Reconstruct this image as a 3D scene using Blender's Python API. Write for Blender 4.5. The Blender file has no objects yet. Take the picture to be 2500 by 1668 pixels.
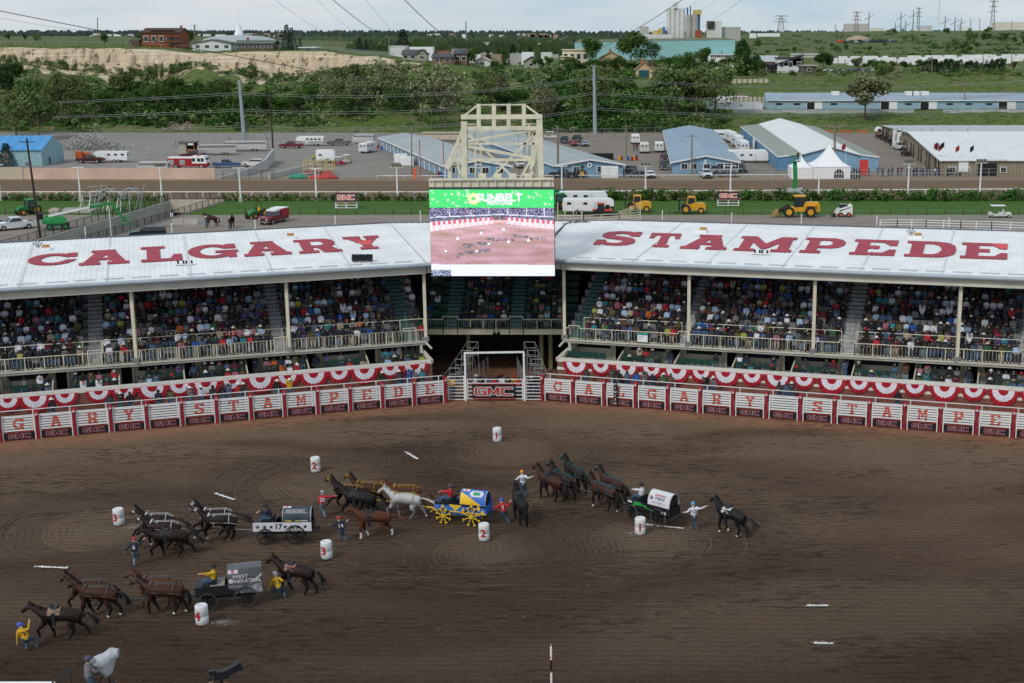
import bpy,bmesh,math,random
from math import sin,cos,tan,pi,radians,atan,atan2,sqrt,floor
from mathutils import Vector,Matrix,noise
from mathutils.geometry import tessellate_polygon
S=bpy.context.scene
C=S.collection
R=random.Random(7)
# ---------------------------------------------------------------- camera, world, sun, exposure
FPX,PITCH,CAMH,PX0,PY0=3300.0,radians(12.75),28.0,1520.0,834.0
cd=bpy.data.cameras.new('camera');cam=bpy.data.objects.new('camera',cd);C.objects.link(cam)
cam.location=(0,0,CAMH);cam.rotation_euler=(radians(90)-PITCH,0,0)
cd.sensor_width=36;cd.lens=FPX/2500*36;cd.shift_x=-(PX0-1250)/2500
cd.clip_start=1;cd.clip_end=9000
S.camera=cam
W=bpy.data.worlds.new('World');S.world=W;W.use_nodes=True
wn,wl=W.node_tree.nodes,W.node_tree.links
bg=wn['Background'];bg.inputs[1].default_value=0.092
sky=wn.new('ShaderNodeTexSky');sky.sky_type='NISHITA';sky.sun_disc=False
sky.sun_elevation=radians(40);sky.sun_rotation=radians(215);sky.air_density=1.0;sky.dust_density=2.0
tc=wn.new('ShaderNodeTexCoord');mp=wn.new('ShaderNodeMapping');mp.inputs['Scale'].default_value=(2.2,2.2,14)
nz=wn.new('ShaderNodeTexNoise');nz.inputs['Scale'].default_value=1.5;nz.inputs['Detail'].default_value=7;nz.inputs['Roughness'].default_value=.55
rp=wn.new('ShaderNodeValToRGB');rp.color_ramp.elements[0].position=.38;rp.color_ramp.elements[1].position=.62
rp.color_ramp.elements[0].color=(4.5,5.9,6.9,1);rp.color_ramp.elements[1].color=(7.0,7.3,7.6,1)
mx=wn.new('ShaderNodeMix');mx.data_type='RGBA';mx.clamp_factor=True;mx.inputs[0].default_value=.86
wl.new(tc.outputs['Generated'],mp.inputs[0]);wl.new(mp.outputs[0],nz.inputs[0]);wl.new(nz.outputs[0],rp.inputs[0])
wl.new(sky.outputs[0],mx.inputs[6]);wl.new(rp.outputs[0],mx.inputs[7]);wl.new(mx.outputs[2],bg.inputs[0])
sd=bpy.data.lights.new('sun','SUN');sun=bpy.data.objects.new('sun',sd);C.objects.link(sun)
sd.energy=1.5;sd.angle=radians(10);sd.color=(1,.95,.86)
# sun behind the camera, to the left, 40 degrees up
sun.rotation_euler=Vector((-.5,-.75,.84)).to_track_quat('Z','Y').to_euler()
S.view_settings.view_transform='Standard';S.view_settings.look='None';S.view_settings.gamma=1
S.view_settings.exposure=0.28;S.view_settings.use_curve_mapping=False
S.render.engine='CYCLES';S.cycles.max_bounces=5;S.cycles.diffuse_bounces=3;S.cycles.transparent_max_bounces=8
# ---------------------------------------------------------------- helpers
FW,DN,RT=Vector((0,cos(PITCH),-sin(PITCH))),Vector((0,-sin(PITCH),-cos(PITCH))),Vector((1,0,0))
CP=Vector((0,0,CAMH))
def ray(px,py):return FW+RT*((px-PX0)/FPX)+DN*((py-PY0)/FPX)
def G(px,py,z=0.0):
 d=ray(px,py);return CP+d*((z-CAMH)/d.z)
def Q(px,py,Y):
 d=ray(px,py);return CP+d*(Y/d.y)
def zz(py,Y):return CAMH-Y*tan(PITCH+atan((py-PY0)/FPX))
def gy(py):return G(PX0,py).y
def V(*a):return Vector(a)
MATS={}
def mat(name,col,rough=.8,metal=0.,var=.12,scale=1.5,bump=0.,bscale=None,emit=0.,spec=.3,objrand=0.):
 if name in MATS:return MATS[name]
 m=bpy.data.materials.new(name);m.use_nodes=True;MATS[name]=m
 n,l=m.node_tree.nodes,m.node_tree.links;b=n['Principled BSDF']
 b.inputs['Roughness'].default_value=rough;b.inputs['Metallic'].default_value=metal
 b.inputs['Specular IOR Level'].default_value=spec
 c4=(*col,1)
 b.inputs['Base Color'].default_value=c4
 if var or bump:
  t=n.new('ShaderNodeTexCoord');x=n.new('ShaderNodeTexNoise');x.inputs['Scale'].default_value=scale;x.inputs['Detail'].default_value=5
  l.new(t.outputs['Object'],x.inputs['Vector'])
  mr=n.new('ShaderNodeMapRange');mr.inputs[1].default_value=.3;mr.inputs[2].default_value=.7
  mr.inputs[3].default_value=1-var;mr.inputs[4].default_value=1+var;l.new(x.outputs[0],mr.inputs[0])
  hs=n.new('ShaderNodeHueSaturation');hs.inputs['Color'].default_value=c4;src=mr.outputs[0]
  if objrand:
   oi=n.new('ShaderNodeObjectInfo');m2=n.new('ShaderNodeMapRange');m2.inputs[3].default_value=1-objrand;m2.inputs[4].default_value=1+objrand
   l.new(oi.outputs['Random'],m2.inputs[0]);mu=n.new('ShaderNodeMath');mu.operation='MULTIPLY'
   l.new(mr.outputs[0],mu.inputs[0]);l.new(m2.outputs[0],mu.inputs[1]);src=mu.outputs[0]
  l.new(src,hs.inputs['Value']);l.new(hs.outputs[0],b.inputs['Base Color'])
  if bump:
   y=n.new('ShaderNodeTexNoise');y.inputs['Scale'].default_value=bscale or scale*6;y.inputs['Detail'].default_value=4
   l.new(t.outputs['Object'],y.inputs['Vector']);bp=n.new('ShaderNodeBump');bp.inputs['Strength'].default_value=bump
   bp.inputs['Distance'].default_value=.1;l.new(y.outputs[0],bp.inputs['Height']);l.new(bp.outputs[0],b.inputs['Normal'])
 if emit:
  b.inputs['Emission Color'].default_value=c4;b.inputs['Emission Strength'].default_value=emit
 return m
_pc={}
def paint(col,rough=.45,metal=0.,var=.05):
 k='paint_%02x%02x%02x_%d' % (int(col[0]*255),int(col[1]*255),int(col[2]*255),int(rough*10))
 return mat(k,col,rough,metal,var,3)
class MB:
 def __init__(s):s.v,s.f,s.m,s.T=[],[],[],None
 def add(s,vs,fs,mi=0):
  o=len(s.v)
  if s.T is not None:vs=[s.T @ Vector(p)for p in vs]
  s.v += [tuple(p)for p in vs];s.f += [tuple(i+o for i in f)for f in fs];s.m += [mi]*len(fs);return s
 def quad(s,a,b,c,d,mi=0):return s.add([a,b,c,d],[(0,1,2,3)],mi)
 def box(s,x0,y0,z0,x1,y1,z1,mi=0):
  return s.add([(x0,y0,z0),(x1,y0,z0),(x1,y1,z0),(x0,y1,z0),(x0,y0,z1),(x1,y0,z1),(x1,y1,z1),(x0,y1,z1)],
   [(0,3,2,1),(4,5,6,7),(0,1,5,4),(1,2,6,5),(2,3,7,6),(3,0,4,7)],mi)
 def cbox(s,c,d,mi=0,rz=0,ry=0):
  M=Matrix.Translation(c)@ Matrix.Rotation(rz,4,'Z')@ Matrix.Rotation(ry,4,'Y')
  x,y,z=d[0]/2,d[1]/2,d[2]/2
  vs=[M @ V(a,b,e)for e in (-z,z)for a,b in ((-x,-y),(x,-y),(x,y),(-x,y))]
  return s.add(vs,[(0,3,2,1),(4,5,6,7),(0,1,5,4),(1,2,6,5),(2,3,7,6),(3,0,4,7)],mi)
 def beam(s,a,b,w,h=None,mi=0):
  a,b=Vector(a),Vector(b);h=h or w;d=(b-a)
  if d.length<1e-6:return s
  d.normalize();up=V(0,0,1)if abs(d.z)<.95 else V(0,1,0)
  x=d.cross(up).normalized()*(w/2);y=x.cross(d).normalized()*(h/2)
  vs=[a-x-y,a+x-y,a+x+y,a-x+y,b-x-y,b+x-y,b+x+y,b-x+y]
  return s.add(vs,[(0,3,2,1),(4,5,6,7),(0,1,5,4),(1,2,6,5),(2,3,7,6),(3,0,4,7)],mi)
 def tube(s,a,b,r0,r1=None,n=6,mi=0,caps=True):
  a,b=Vector(a),Vector(b);r1=r0 if r1 is None else r1;d=b-a
  if d.length<1e-6:return s
  d.normalize();up=V(0,0,1)if abs(d.z)<.95 else V(1,0,0)
  x=d.cross(up).normalized();y=d.cross(x).normalized()
  vs=[a+(x*cos(2*pi*i/n)+y*sin(2*pi*i/n))*r0 for i in range(n)]+[b+(x*cos(2*pi*i/n)+y*sin(2*pi*i/n))*r1 for i in range(n)]
  fs=[(i,(i+1)%n,n+(i+1)%n,n+i)for i in range(n)]
  if caps:fs += [tuple(range(n-1,-1,-1)),tuple(range(n,2*n))]
  return s.add(vs,fs,mi)
 def path(s,pts,r,n=5,mi=0):
  for a,b in zip(pts,pts[1:]):s.tube(a,b,r,r,n,mi)
  return s
 def prism(s,pts,d,mi=0):   # pts: planar loop of 3D points, d: extrusion vector
  d=Vector(d);n=len(pts);a=[Vector(p)for p in pts];b=[p+d for p in a]
  return s.add(a+b,[tuple(range(n-1,-1,-1)),tuple(range(n,2*n))]+[(i,(i+1)%n,n+(i+1)%n,n+i)for i in range(n)],mi)
 def lathe(s,prof,n=16,mi=0,c=(0,0,0)):  # prof [(r,z)]
  vs=[];fs=[];c=Vector(c)
  for r,z in prof:vs += [c+V(r*cos(2*pi*i/n),r*sin(2*pi*i/n),z)for i in range(n)]
  for k in range(len(prof)-1):fs += [(k*n+i,k*n+(i+1)%n,(k+1)*n+(i+1)%n,(k+1)*n+i)for i in range(n)]
  fs.append(tuple(range(n-1,-1,-1)));fs.append(tuple(range((len(prof)-1)*n,len(prof)*n)))
  return s.add(vs,fs,mi)
 def ball(s,c,r,mi=0,n=8,m=5,sq=(1,1,1)):
  c=Vector(c);vs=[c+V(0,0,-r*sq[2])];fs=[]
  for k in range(1,m):
   t=-pi/2+pi*k/m
   vs += [c+V(r*cos(t)*cos(2*pi*i/n)*sq[0],r*cos(t)*sin(2*pi*i/n)*sq[1],r*sin(t)*sq[2])for i in range(n)]
  vs.append(c+V(0,0,r*sq[2]));L=len(vs)-1
  fs += [(0,1+(i+1)%n,1+i)for i in range(n)]
  for k in range(m-2):fs += [(1+k*n+i,1+k*n+(i+1)%n,1+(k+1)*n+(i+1)%n,1+(k+1)*n+i)for i in range(n)]
  fs += [(1+(m-2)*n+i,1+(m-2)*n+(i+1)%n,L)for i in range(n)]
  return s.add(vs,fs,mi)
 def wheel(s,c,r,w,mi=0,mh=1,n=14,axis='Y'):
  c=Vector(c);a=V(0,1,0)if axis == 'Y' else V(1,0,0)
  s.tube(c-a*w/2,c+a*w/2,r,r,n,mi);s.tube(c-a*(w/2+.01),c+a*(w/2+.01),r*.55,r*.55,n,mh);return s
 def grid(s,fn,nu,nv,mi=0):
  vs=[fn(i/nu,j/nv)for j in range(nv+1)for i in range(nu+1)]
  return s.add(vs,[(j*(nu+1)+i,j*(nu+1)+i+1,(j+1)*(nu+1)+i+1,(j+1)*(nu+1)+i)for j in range(nv)for i in range(nu)],mi)
 def join(s,o,M=None,moff=0):
  T=s.T;s.T=M;k=len(s.m);s.add(o.v,o.f,0);s.T=T
  for i,x in enumerate(o.m):s.m[k+i]=x+moff
  return s
 def mesh(s,name,mats=(),smooth=False):
  me=bpy.data.meshes.new(name);me.from_pydata(s.v,[],s.f)
  for x in mats:me.materials.append(x)
  if len(mats)>1:me.polygons.foreach_set('material_index',s.m)
  if smooth:me.polygons.foreach_set('use_smooth',[True]*len(me.polygons))
  me.update();return me
def tag(o,label=None,cat=None,group=None,kind=None):
 if label:o['label']=label
 if cat:o['category']=cat
 if group:o['group']=group
 if kind:o['kind']=kind
 return o
def link(name,data,parent=None,loc=None,rz=None):
 o=bpy.data.objects.new(name,data);C.objects.link(o)
 if parent is not None:o.parent=parent
 if loc is not None:o.location=loc
 if rz is not None:o.rotation_euler=(0,0,rz)
 return o
def ob(name,mb,mats,parent=None,smooth=False,loc=None,rz=None):
 if not isinstance(mats,(list,tuple)):mats=[mats]
 return link(name,mb.mesh(name,mats,smooth),parent,loc,rz)
def thing(name,label,cat,loc=(0,0,0),rz=0,group=None):
 return tag(link(name,None,None,loc,rz),label,cat,group)
def struct(name,mb,m,smooth=False):return tag(ob(name,mb,m,None,smooth),kind='structure')
KIDS={}
def kids(o):return o.children
def dup(root,loc,rz,label=None,group=None,slots=None):
 r=root.copy();C.objects.link(r);r.location=loc;r.rotation_euler=(0,0,rz)
 if label:r['label']=label
 if group:r['group']=group
 for ch in list(root.children):
  c=ch.copy();C.objects.link(c);c.parent=r
  for g in ch.children:
   d=g.copy();C.objects.link(d);d.parent=c
 return r
_dg=None
def evaluated(o):
 dg=bpy.context.evaluated_depsgraph_get();dg.update()
 me=bpy.data.meshes.new_from_object(o.evaluated_get(dg));return me
_tm={}
def text_mb(txt,size=1.0,off=0.0,sx=1.0,align='CENTER'):
 k=(txt,off,align)
 if k not in _tm:
  c=bpy.data.curves.new('t','FONT');c.body=txt;c.size=1;c.offset=off;c.align_x=align;c.align_y='CENTER';c.resolution_u=3
  o=bpy.data.objects.new('t',c);C.objects.link(o);me=evaluated(o)
  _tm[k]=([v.co.copy()for v in me.vertices],[tuple(p.vertices)for p in me.polygons])
  bpy.data.objects.remove(o);bpy.data.meshes.remove(me);bpy.data.curves.remove(c)
 vs,fs=_tm[k];return [V(v.x*size*sx,v.y*size,0)for v in vs],fs
def put_text(mb,txt,M,size,off=0.,sx=1.,mi=0,align='CENTER'):
 vs,fs=text_mb(txt,size,off,sx,align);T=mb.T;mb.T=M if T is None else T @ M;mb.add(vs,fs,mi);mb.T=T
def frame(o,x,y):   # matrix with x and y axes
 x=Vector(x).normalized();y=Vector(y).normalized();z=x.cross(y)
 return Matrix(((x.x,y.x,z.x,o[0]),(x.y,y.y,z.y,o[1]),(x.z,y.z,z.z,o[2]),(0,0,0,1)))
# ---------------------------------------------------------------- letter outlines (unit box, loops: outer then holes)
def arc(cx,cy,rx,ry,a0,a1,n=14):
 return [(cx+rx*cos(radians(a0+(a1-a0)*i/n)),cy+ry*sin(radians(a0+(a1-a0)*i/n)))for i in range(n+1)]
SLAB={
'A':[[(0,0),(.42,0),(.42,.16),(.34,.16),(.39,.3),(.62,.3),(.66,.16),(.56,.16),(.56,0),(1,0),(1,.16),(.93,.16),(.72,.86),(.72,1),(.22,1),(.22,.86),(.31,.86),(.08,.16),(0,.16)],[(.43,.45),(.58,.45),(.52,.68)]],
'C':[[(1,.98),(.8,.98),(.79,.93)]+arc(.5,.5,.5,.5,55,325,22)+[(1,.4),(.78,.4)]+arc(.52,.5,.26,.32,-35,-325,18)+[(.76,.64),(1,.64)]],
'G':[[(1,.98),(.8,.98),(.79,.93)]+arc(.5,.5,.5,.5,55,298,20)+[(.8,.1),(.8,0),(.97,0),(.97,.36),(1.03,.36),(1.03,.52),(.56,.52),(.56,.36),(.7,.36),(.7,.27)]+arc(.5,.5,.26,.33,-48,-322,18)+[(.75,.66),(1,.66)]],
'L':[[(0,0),(1,0),(1,.42),(.8,.42),(.72,.16),(.47,.16),(.47,.86),(.6,.86),(.6,1),(0,1),(0,.86),(.14,.86),(.14,.16),(0,.16)]],
'R':[[(0,0),(.46,0),(.46,.15),(.36,.15),(.36,.38),(.46,.38),(.58,.0),(1,0),(1,.15),(.92,.15),(.8,.44),(.92,.56),(.95,.72),(.9,.88),(.78,.98),(.65,1),(0,1),(0,.86),(.11,.86),(.11,.15),(0,.15)],[(.36,.52),(.58,.52),(.66,.6),(.66,.76),(.58,.84),(.36,.84)]],
'Y':[[(.28,0),(.76,0),(.76,.15),(.65,.15),(.65,.42),(.93,.85),(1,.85),(1,1),(.58,1),(.58,.85),(.66,.85),(.54,.62),(.4,.85),(.48,.85),(.48,1),(0,1),(0,.85),(.1,.85),(.39,.42),(.39,.15),(.28,.15)]],
'S':[[(1,.99),(.84,.99),(.82,.94),(.66,1),(.4,1),(.15,.93),(.04,.8),(.05,.62),(.18,.49),(.48,.41),(.65,.36),(.68,.27),(.6,.18),(.45,.15),(.3,.19),(.22,.35),(0,.35),(0,.01),(.16,.01),(.18,.07),(.35,0),(.62,0),(.86,.07),(.98,.22),(.96,.41),(.84,.54),(.6,.61),(.4,.65),(.33,.72),(.37,.81),(.5,.85),(.68,.81),(.78,.67),(1,.67)]],
'T':[[(.24,0),(.76,0),(.76,.15),(.64,.15),(.64,.84),(.82,.84),(.85,.62),(1,.62),(1,1),(0,1),(0,.62),(.15,.62),(.18,.84),(.36,.84),(.36,.15),(.24,.15)]],
'M':[[(0,0),(.36,0),(.36,.15),(.26,.15),(.26,.6),(.46,.16),(.54,.16),(.74,.6),(.74,.15),(.64,.15),(.64,0),(1,0),(1,.15),(.94,.15),(.94,.85),(1,.85),(1,1),(.72,1),(.5,.52),(.28,1),(0,1),(0,.85),(.07,.85),(.07,.15),(0,.15)]],
'P':[[(0,0),(.48,0),(.48,.15),(.37,.15),(.37,.34),(.7,.34),(.89,.42),(.98,.58),(.98,.76),(.89,.92),(.7,1),(0,1),(0,.86),(.11,.86),(.11,.15),(0,.15)],[(.37,.5),(.6,.5),(.68,.58),(.68,.76),(.6,.84),(.37,.84)]],
'E':[[(0,0),(1,0),(1,.38),(.86,.38),(.72,.16),(.38,.16),(.38,.41),(.62,.41),(.62,.6),(.38,.6),(.38,.84),(.7,.84),(.84,.64),(1,.64),(1,1),(0,1),(0,.86),(.11,.86),(.11,.14),(0,.14)]],
'D':[[(0,0),(.62,0),(.84,.07),(.97,.24),(1,.5),(.97,.76),(.84,.93),(.62,1),(0,1),(0,.86),(.1,.86),(.1,.14),(0,.14)],[(.36,.17),(.54,.17),(.66,.26),(.72,.5),(.66,.74),(.54,.84),(.36,.84)]],
'I':[[(.2,0),(.8,0),(.8,.15),(.65,.15),(.65,.85),(.8,.85),(.8,1),(.2,1),(.2,.85),(.35,.85),(.35,.15),(.2,.15)]],
}
GMC=[(0,[(.15,0),(1,0),(1,.6),(.5,.6),(.5,.42),(.72,.42),(.72,.22),(.3,.22),(.26,.27),(.26,.73),(.3,.78),(1,.78),(1,1),(.15,1),(0,.85),(0,.15)]),
       (1.08,[(0,0),(.24,0),(.24,.58),(.42,.12),(.62,.12),(.8,.58),(.8,0),(1.04,0),(1.04,1),(.76,1),(.52,.42),(.28,1),(0,1)]),
       (2.2,[(.15,0),(1,0),(1,.22),(.3,.22),(.26,.27),(.26,.73),(.3,.78),(1,.78),(1,1),(.15,1),(0,.85),(0,.15)])]
def offset_loop(L,d):
 n=len(L);out=[]
 ar=sum(L[i][0]*L[(i+1)%n][1]-L[(i+1)%n][0]*L[i][1]for i in range(n));sg=1 if ar>0 else-1
 for i in range(n):
  p,q,r=Vector(L[i-1]),Vector(L[i]),Vector(L[(i+1)%n]);a=(q-p).normalized();b=(r-q).normalized()
  na,nb=V(a.y,-a.x),V(b.y,-b.x);out.append(tuple(q+(na+nb)/max(1+na.dot(nb),.45)*d*sg))
 return out
def poly(mb,loops,fn,thick=None,mi=0):   # fn(u,v) -> Vector ; thick: vector to extrude
 L3=[[V(x,y,0)for x,y in L]for L in loops];tri=tessellate_polygon(L3);flat=[p for L in loops for p in L]
 vs=[Vector(fn(*p))for p in flat]
 def nrm(t):return (vs[t[1]]-vs[t[0]]).cross(vs[t[2]]-vs[t[0]])
 if thick is None:return mb.add(vs,tri,mi)
 th=Vector(thick);n=len(vs);tri2=[]
 for t in tri:tri2.append(t if nrm(t).dot(th)>0 else (t[0],t[2],t[1]))
 fs=[tuple(i+n for i in t)for t in tri2];o=0
 for L in loops:
  k=len(L);fs += [(o+i,o+(i+1)%k,n+o+(i+1)%k,n+o+i)for i in range(k)];o += k
 return mb.add(vs+[p+th for p in vs],fs,mi)
def gmc(mb,M,w,h,mi_out,mi_in,dz=.006,d=.055):
 s=w/3.2;T=mb.T;mb.T=M if T is None else T @ M
 for ox,L in GMC:
  mb2=offset_loop(L,d);poly(mb,[mb2],lambda u,v:V((u+ox)*s-w/2,v*h-h/2,dz),None,mi_out)
  poly(mb,[offset_loop(L,-d*.5)],lambda u,v:V((u+ox)*s-w/2,v*h-h/2,dz*2),None,mi_in)
 mb.T=T
# ---------------------------------------------------------------- shared materials
M_white=mat('white_paint',(.74,.75,.77),.55,var=.06,scale=2)
M_cream=mat('cream_painted_steel',(.60,.56,.44),.6,var=.1,scale=1.2)
M_red=mat('red_paint',(.27,.014,.022),.5,var=.15,scale=2)
M_black=mat('black_board',(.012,.012,.016),.5,var=.2)
M_conc=mat('concrete',(.36,.35,.31),.9,var=.16,scale=.6,bump=.3)
M_steel=mat('galvanised_steel',(.42,.44,.45),.45,.6,.12,3)
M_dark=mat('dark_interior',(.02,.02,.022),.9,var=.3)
M_rub=mat('tyre_rubber',(.025,.024,.023),.85,var=.2)
M_glass=mat('dark_glass',(.02,.028,.035),.12,var=.05,spec=.6)
M_wood=mat('weathered_pole_wood',(.20,.165,.12),.9,var=.25,scale=3)
M_blackm=mat('black_metal',(.02,.02,.02),.5,var=.2)
M_yel=mat('machine_yellow',(.62,.31,.02),.45,var=.1)
M_grn=mat('machine_green',(.02,.22,.06),.45,var=.12)
M_chrome=mat('rim_metal',(.5,.5,.52),.35,.7,.1)
# ================================================================ node maths for the big ground materials
class NT:
 def __init__(s,name,rough=.95):
  s.m=bpy.data.materials.new(name);s.m.use_nodes=True;MATS[name]=s.m
  s.n,s.l=s.m.node_tree.nodes,s.m.node_tree.links;s.b=s.n['Principled BSDF'];s.b.inputs['Roughness'].default_value=rough
  s.b.inputs['Specular IOR Level'].default_value=.15
  g=s.n.new('ShaderNodeNewGeometry');s.P=g.outputs['Position']
  sp=s.n.new('ShaderNodeSeparateXYZ');s.l.new(s.P,sp.inputs[0]);s.x,s.y,s.z=sp.outputs
 def i(s,sock,v):
  if v is None:return
  if hasattr(v,'is_linked'):s.l.new(v,sock)
  else:sock.default_value=v
 def M(s,op,a,b=None,c=None,clamp=False):
  k=s.n.new('ShaderNodeMath');k.operation=op;k.use_clamp=clamp;s.i(k.inputs[0],a);s.i(k.inputs[1],b);s.i(k.inputs[2],c);return k.outputs[0]
 def noise(s,sc,det=4,vec=None,dist=0.,ro=.5):
  k=s.n.new('ShaderNodeTexNoise');k.inputs['Detail'].default_value=det;k.inputs['Distortion'].default_value=dist;k.inputs['Roughness'].default_value=ro
  k.inputs['Scale'].default_value=1
  mp=s.n.new('ShaderNodeMapping');mp.inputs['Scale'].default_value=sc if isinstance(sc,tuple)else (sc,)*3
  s.l.new(vec or s.P,mp.inputs[0]);s.l.new(mp.outputs[0],k.inputs[0]);return k.outputs[0]
 def ramp(s,v,a,b,lo=0.,hi=1.):
  k=s.n.new('ShaderNodeMapRange');k.interpolation_type='SMOOTHSTEP';s.i(k.inputs[0],v);k.inputs[1].default_value=a;k.inputs[2].default_value=b
  k.inputs[3].default_value=lo;k.inputs[4].default_value=hi;return k.outputs[0]
 def mix(s,f,a,b):
  k=s.n.new('ShaderNodeMix');k.data_type='RGBA';s.i(k.inputs[0],f)
  for sock,v in ((k.inputs[6],a),(k.inputs[7],b)):
   if isinstance(v,tuple):sock.default_value=(*v,1)
   else:s.l.new(v,sock)
  return k.outputs[2]
 def val(s,col,v):
  k=s.n.new('ShaderNodeHueSaturation');s.l.new(v,k.inputs['Value'])
  if isinstance(col,tuple):k.inputs['Color'].default_value=(*col,1)
  else:s.l.new(col,k.inputs['Color'])
  return k.outputs[0]
 def attr(s,name):
  k=s.n.new('ShaderNodeAttribute');k.attribute_name=name;return k
 def done(s,col,h=None,strength=.5,dist=.1):
  s.l.new(col,s.b.inputs['Base Color'])
  if h is not None:
   k=s.n.new('ShaderNodeBump');k.inputs['Strength'].default_value=strength;k.inputs['Distance'].default_value=dist
   s.l.new(h,k.inputs['Height']);s.l.new(k.outputs[0],s.b.inputs['Normal'])
  return s.m
# wings of the stand: A end (outer) and B end (at the centre) of the chute line on the ground
LA,LB,RA,RB=G(0,1080),G(1087,983.5),G(2500,1071),G(1322,978)
def wing(A,B):
 d=(A-B).to_2d();d.normalize();n=V(-d.y,d.x)
 if n.y<0:n=-n
 return B.to_2d(),d,n
WL,WR=wing(LA,LB),wing(RA,RB)
def WP(w,s,off,z):p=w[0]+w[1]*s+w[2]*off;return V(p.x,p.y,z)
def Ws(w,px,py,off):    # distance along the wing, and height, of a pixel on the plane set back by off
 d=ray(px,py);k=(w[2].dot(w[0])+off)/w[2].dot(V(d.x,d.y));p=CP+d*k
 return w[1].dot(V(p.x,p.y)-w[0]),p.z
# ---- arena dirt
t=NT('arena_dirt')
wx=t.noise((.045,.13,1),3,dist=.6);fine=t.noise((1.6,5.2,1),7,ro=.72);grit=t.noise(9,3)
hx=t.n.new('ShaderNodeTexWave');hx.wave_type='BANDS';hx.bands_direction='Y';hx.inputs['Scale'].default_value=.62;hx.inputs['Distortion'].default_value=2.2;hx.inputs['Detail'].default_value=3;hx.inputs['Detail Scale'].default_value=.5
mpw=t.n.new('ShaderNodeMapping');mpw.inputs['Scale'].default_value=(.22,1,1);mpw.inputs['Rotation'].default_value=(0,0,.04);t.l.new(t.P,mpw.inputs[0]);t.l.new(mpw.outputs[0],hx.inputs[0])
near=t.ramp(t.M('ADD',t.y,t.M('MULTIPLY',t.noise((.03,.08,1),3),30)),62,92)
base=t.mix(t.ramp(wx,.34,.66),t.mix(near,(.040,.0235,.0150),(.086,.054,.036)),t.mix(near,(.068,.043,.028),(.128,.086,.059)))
lin=hx.outputs['Color'];h=t.M('MULTIPLY',lin,.22)
light=None;ringh=None
for (px,py,r1,r2)in ((1236,1103,3.2,4.9),(795,1182,4.0,5.6),(255,1290,3.4,5.2),(1580,1322,3.6,5.6),(1190,1350,3.0,4.6)):
 c=G(px,py);k=t.n.new('ShaderNodeVectorMath');k.operation='DISTANCE';t.l.new(t.P,k.inputs[0]);k.inputs[1].default_value=c
 nd=t.noise(.25,2);d=t.M('ADD',k.outputs['Value'],t.M('MULTIPLY',nd,.8))
 for rr in (r1,r2):
  a=t.M('ABSOLUTE',t.M('SUBTRACT',d,rr+.4));g=t.M('MULTIPLY',t.ramp(a,.0,.05,1,0),t.ramp(t.noise(.16,2),.42,.6))
  light=g if light is None else t.M('MAXIMUM',light,g)
 inside=t.ramp(d,r1-1.5,r1,1,0)
 base=t.mix(t.M('MULTIPLY',inside,.5),base,(.135,.095,.068))
 moist=t.M('MULTIPLY',t.ramp(d,r1,r1+.8),t.ramp(d,r2+2.2,r2+4.5,1,0));base=t.mix(t.M('MULTIPLY',moist,.35),base,(.040,.026,.018))
 rg=t.M('MULTIPLY',t.M('MULTIPLY',t.M('SINE',t.M('MULTIPLY',d,17.)),t.ramp(t.noise(.22,3),.48,.66)),t.M('MULTIPLY',t.ramp(d,r1-1.8,r1-1.),t.ramp(d,r2+3,r2+5,1,0)))
 ringh=rg if ringh is None else t.M('ADD',ringh,rg)
base=t.mix(t.M('MULTIPLY',light,.5),base,(.24,.175,.125))
red=None
for w in (WL,WR):
 dd=t.M('ADD',t.M('MULTIPLY',t.x,w[2].x),t.M('MULTIPLY',t.y,w[2].y));dd=t.M('SUBTRACT',w[2].dot(w[0]),dd)
 dd=t.M('ADD',dd,t.M('MULTIPLY',t.noise(.35,4),3.2));g=t.ramp(dd,2.0,5.0,1,0)
 side=t.ramp(t.x,-12,-8,1,0)if w is WL else t.ramp(t.x,-12,-8)
 g=t.M('MULTIPLY',g,side);red=g if red is None else t.M('ADD',red,g)
 pale=t.M('MULTIPLY',t.M('MULTIPLY',t.ramp(dd,4,17,1,0),side),t.ramp(wx,.3,.55));base=t.mix(t.M('MULTIPLY',pale,.8),base,(.18,.12,.082))
base=t.mix(t.M('MULTIPLY',red,.85),base,(.28,.14,.085))
churn=t.M('MULTIPLY',t.ramp(t.noise((.8,2.9,1),6,dist=.7,ro=.68),.54,.64),t.ramp(t.noise((.08,.2,1),3),.4,.6))
base=t.mix(t.M('MULTIPLY',churn,.38),base,(.028,.018,.013))
v=t.M('ADD',t.M('MULTIPLY',fine,1.35),.36);v=t.M('MULTIPLY',v,t.M('ADD',t.M('MULTIPLY',lin,.16),.92));v=t.M('MULTIPLY',v,t.M('ADD',t.M('MULTIPLY',ringh,.06),1));v=t.M('MULTIPLY',v,t.M('ADD',t.M('MULTIPLY',grit,1.1),.45))
col=t.val(base,v)
hh=t.M('ADD',t.M('ADD',h,t.M('MULTIPLY',fine,1.0)),t.M('ADD',t.M('MULTIPLY',ringh,.22),t.M('MULTIPLY',churn,-.6)))
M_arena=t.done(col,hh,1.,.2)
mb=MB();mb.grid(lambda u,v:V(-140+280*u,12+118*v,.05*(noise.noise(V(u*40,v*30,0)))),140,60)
struct('arena_ground',mb,M_arena,True)
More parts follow.
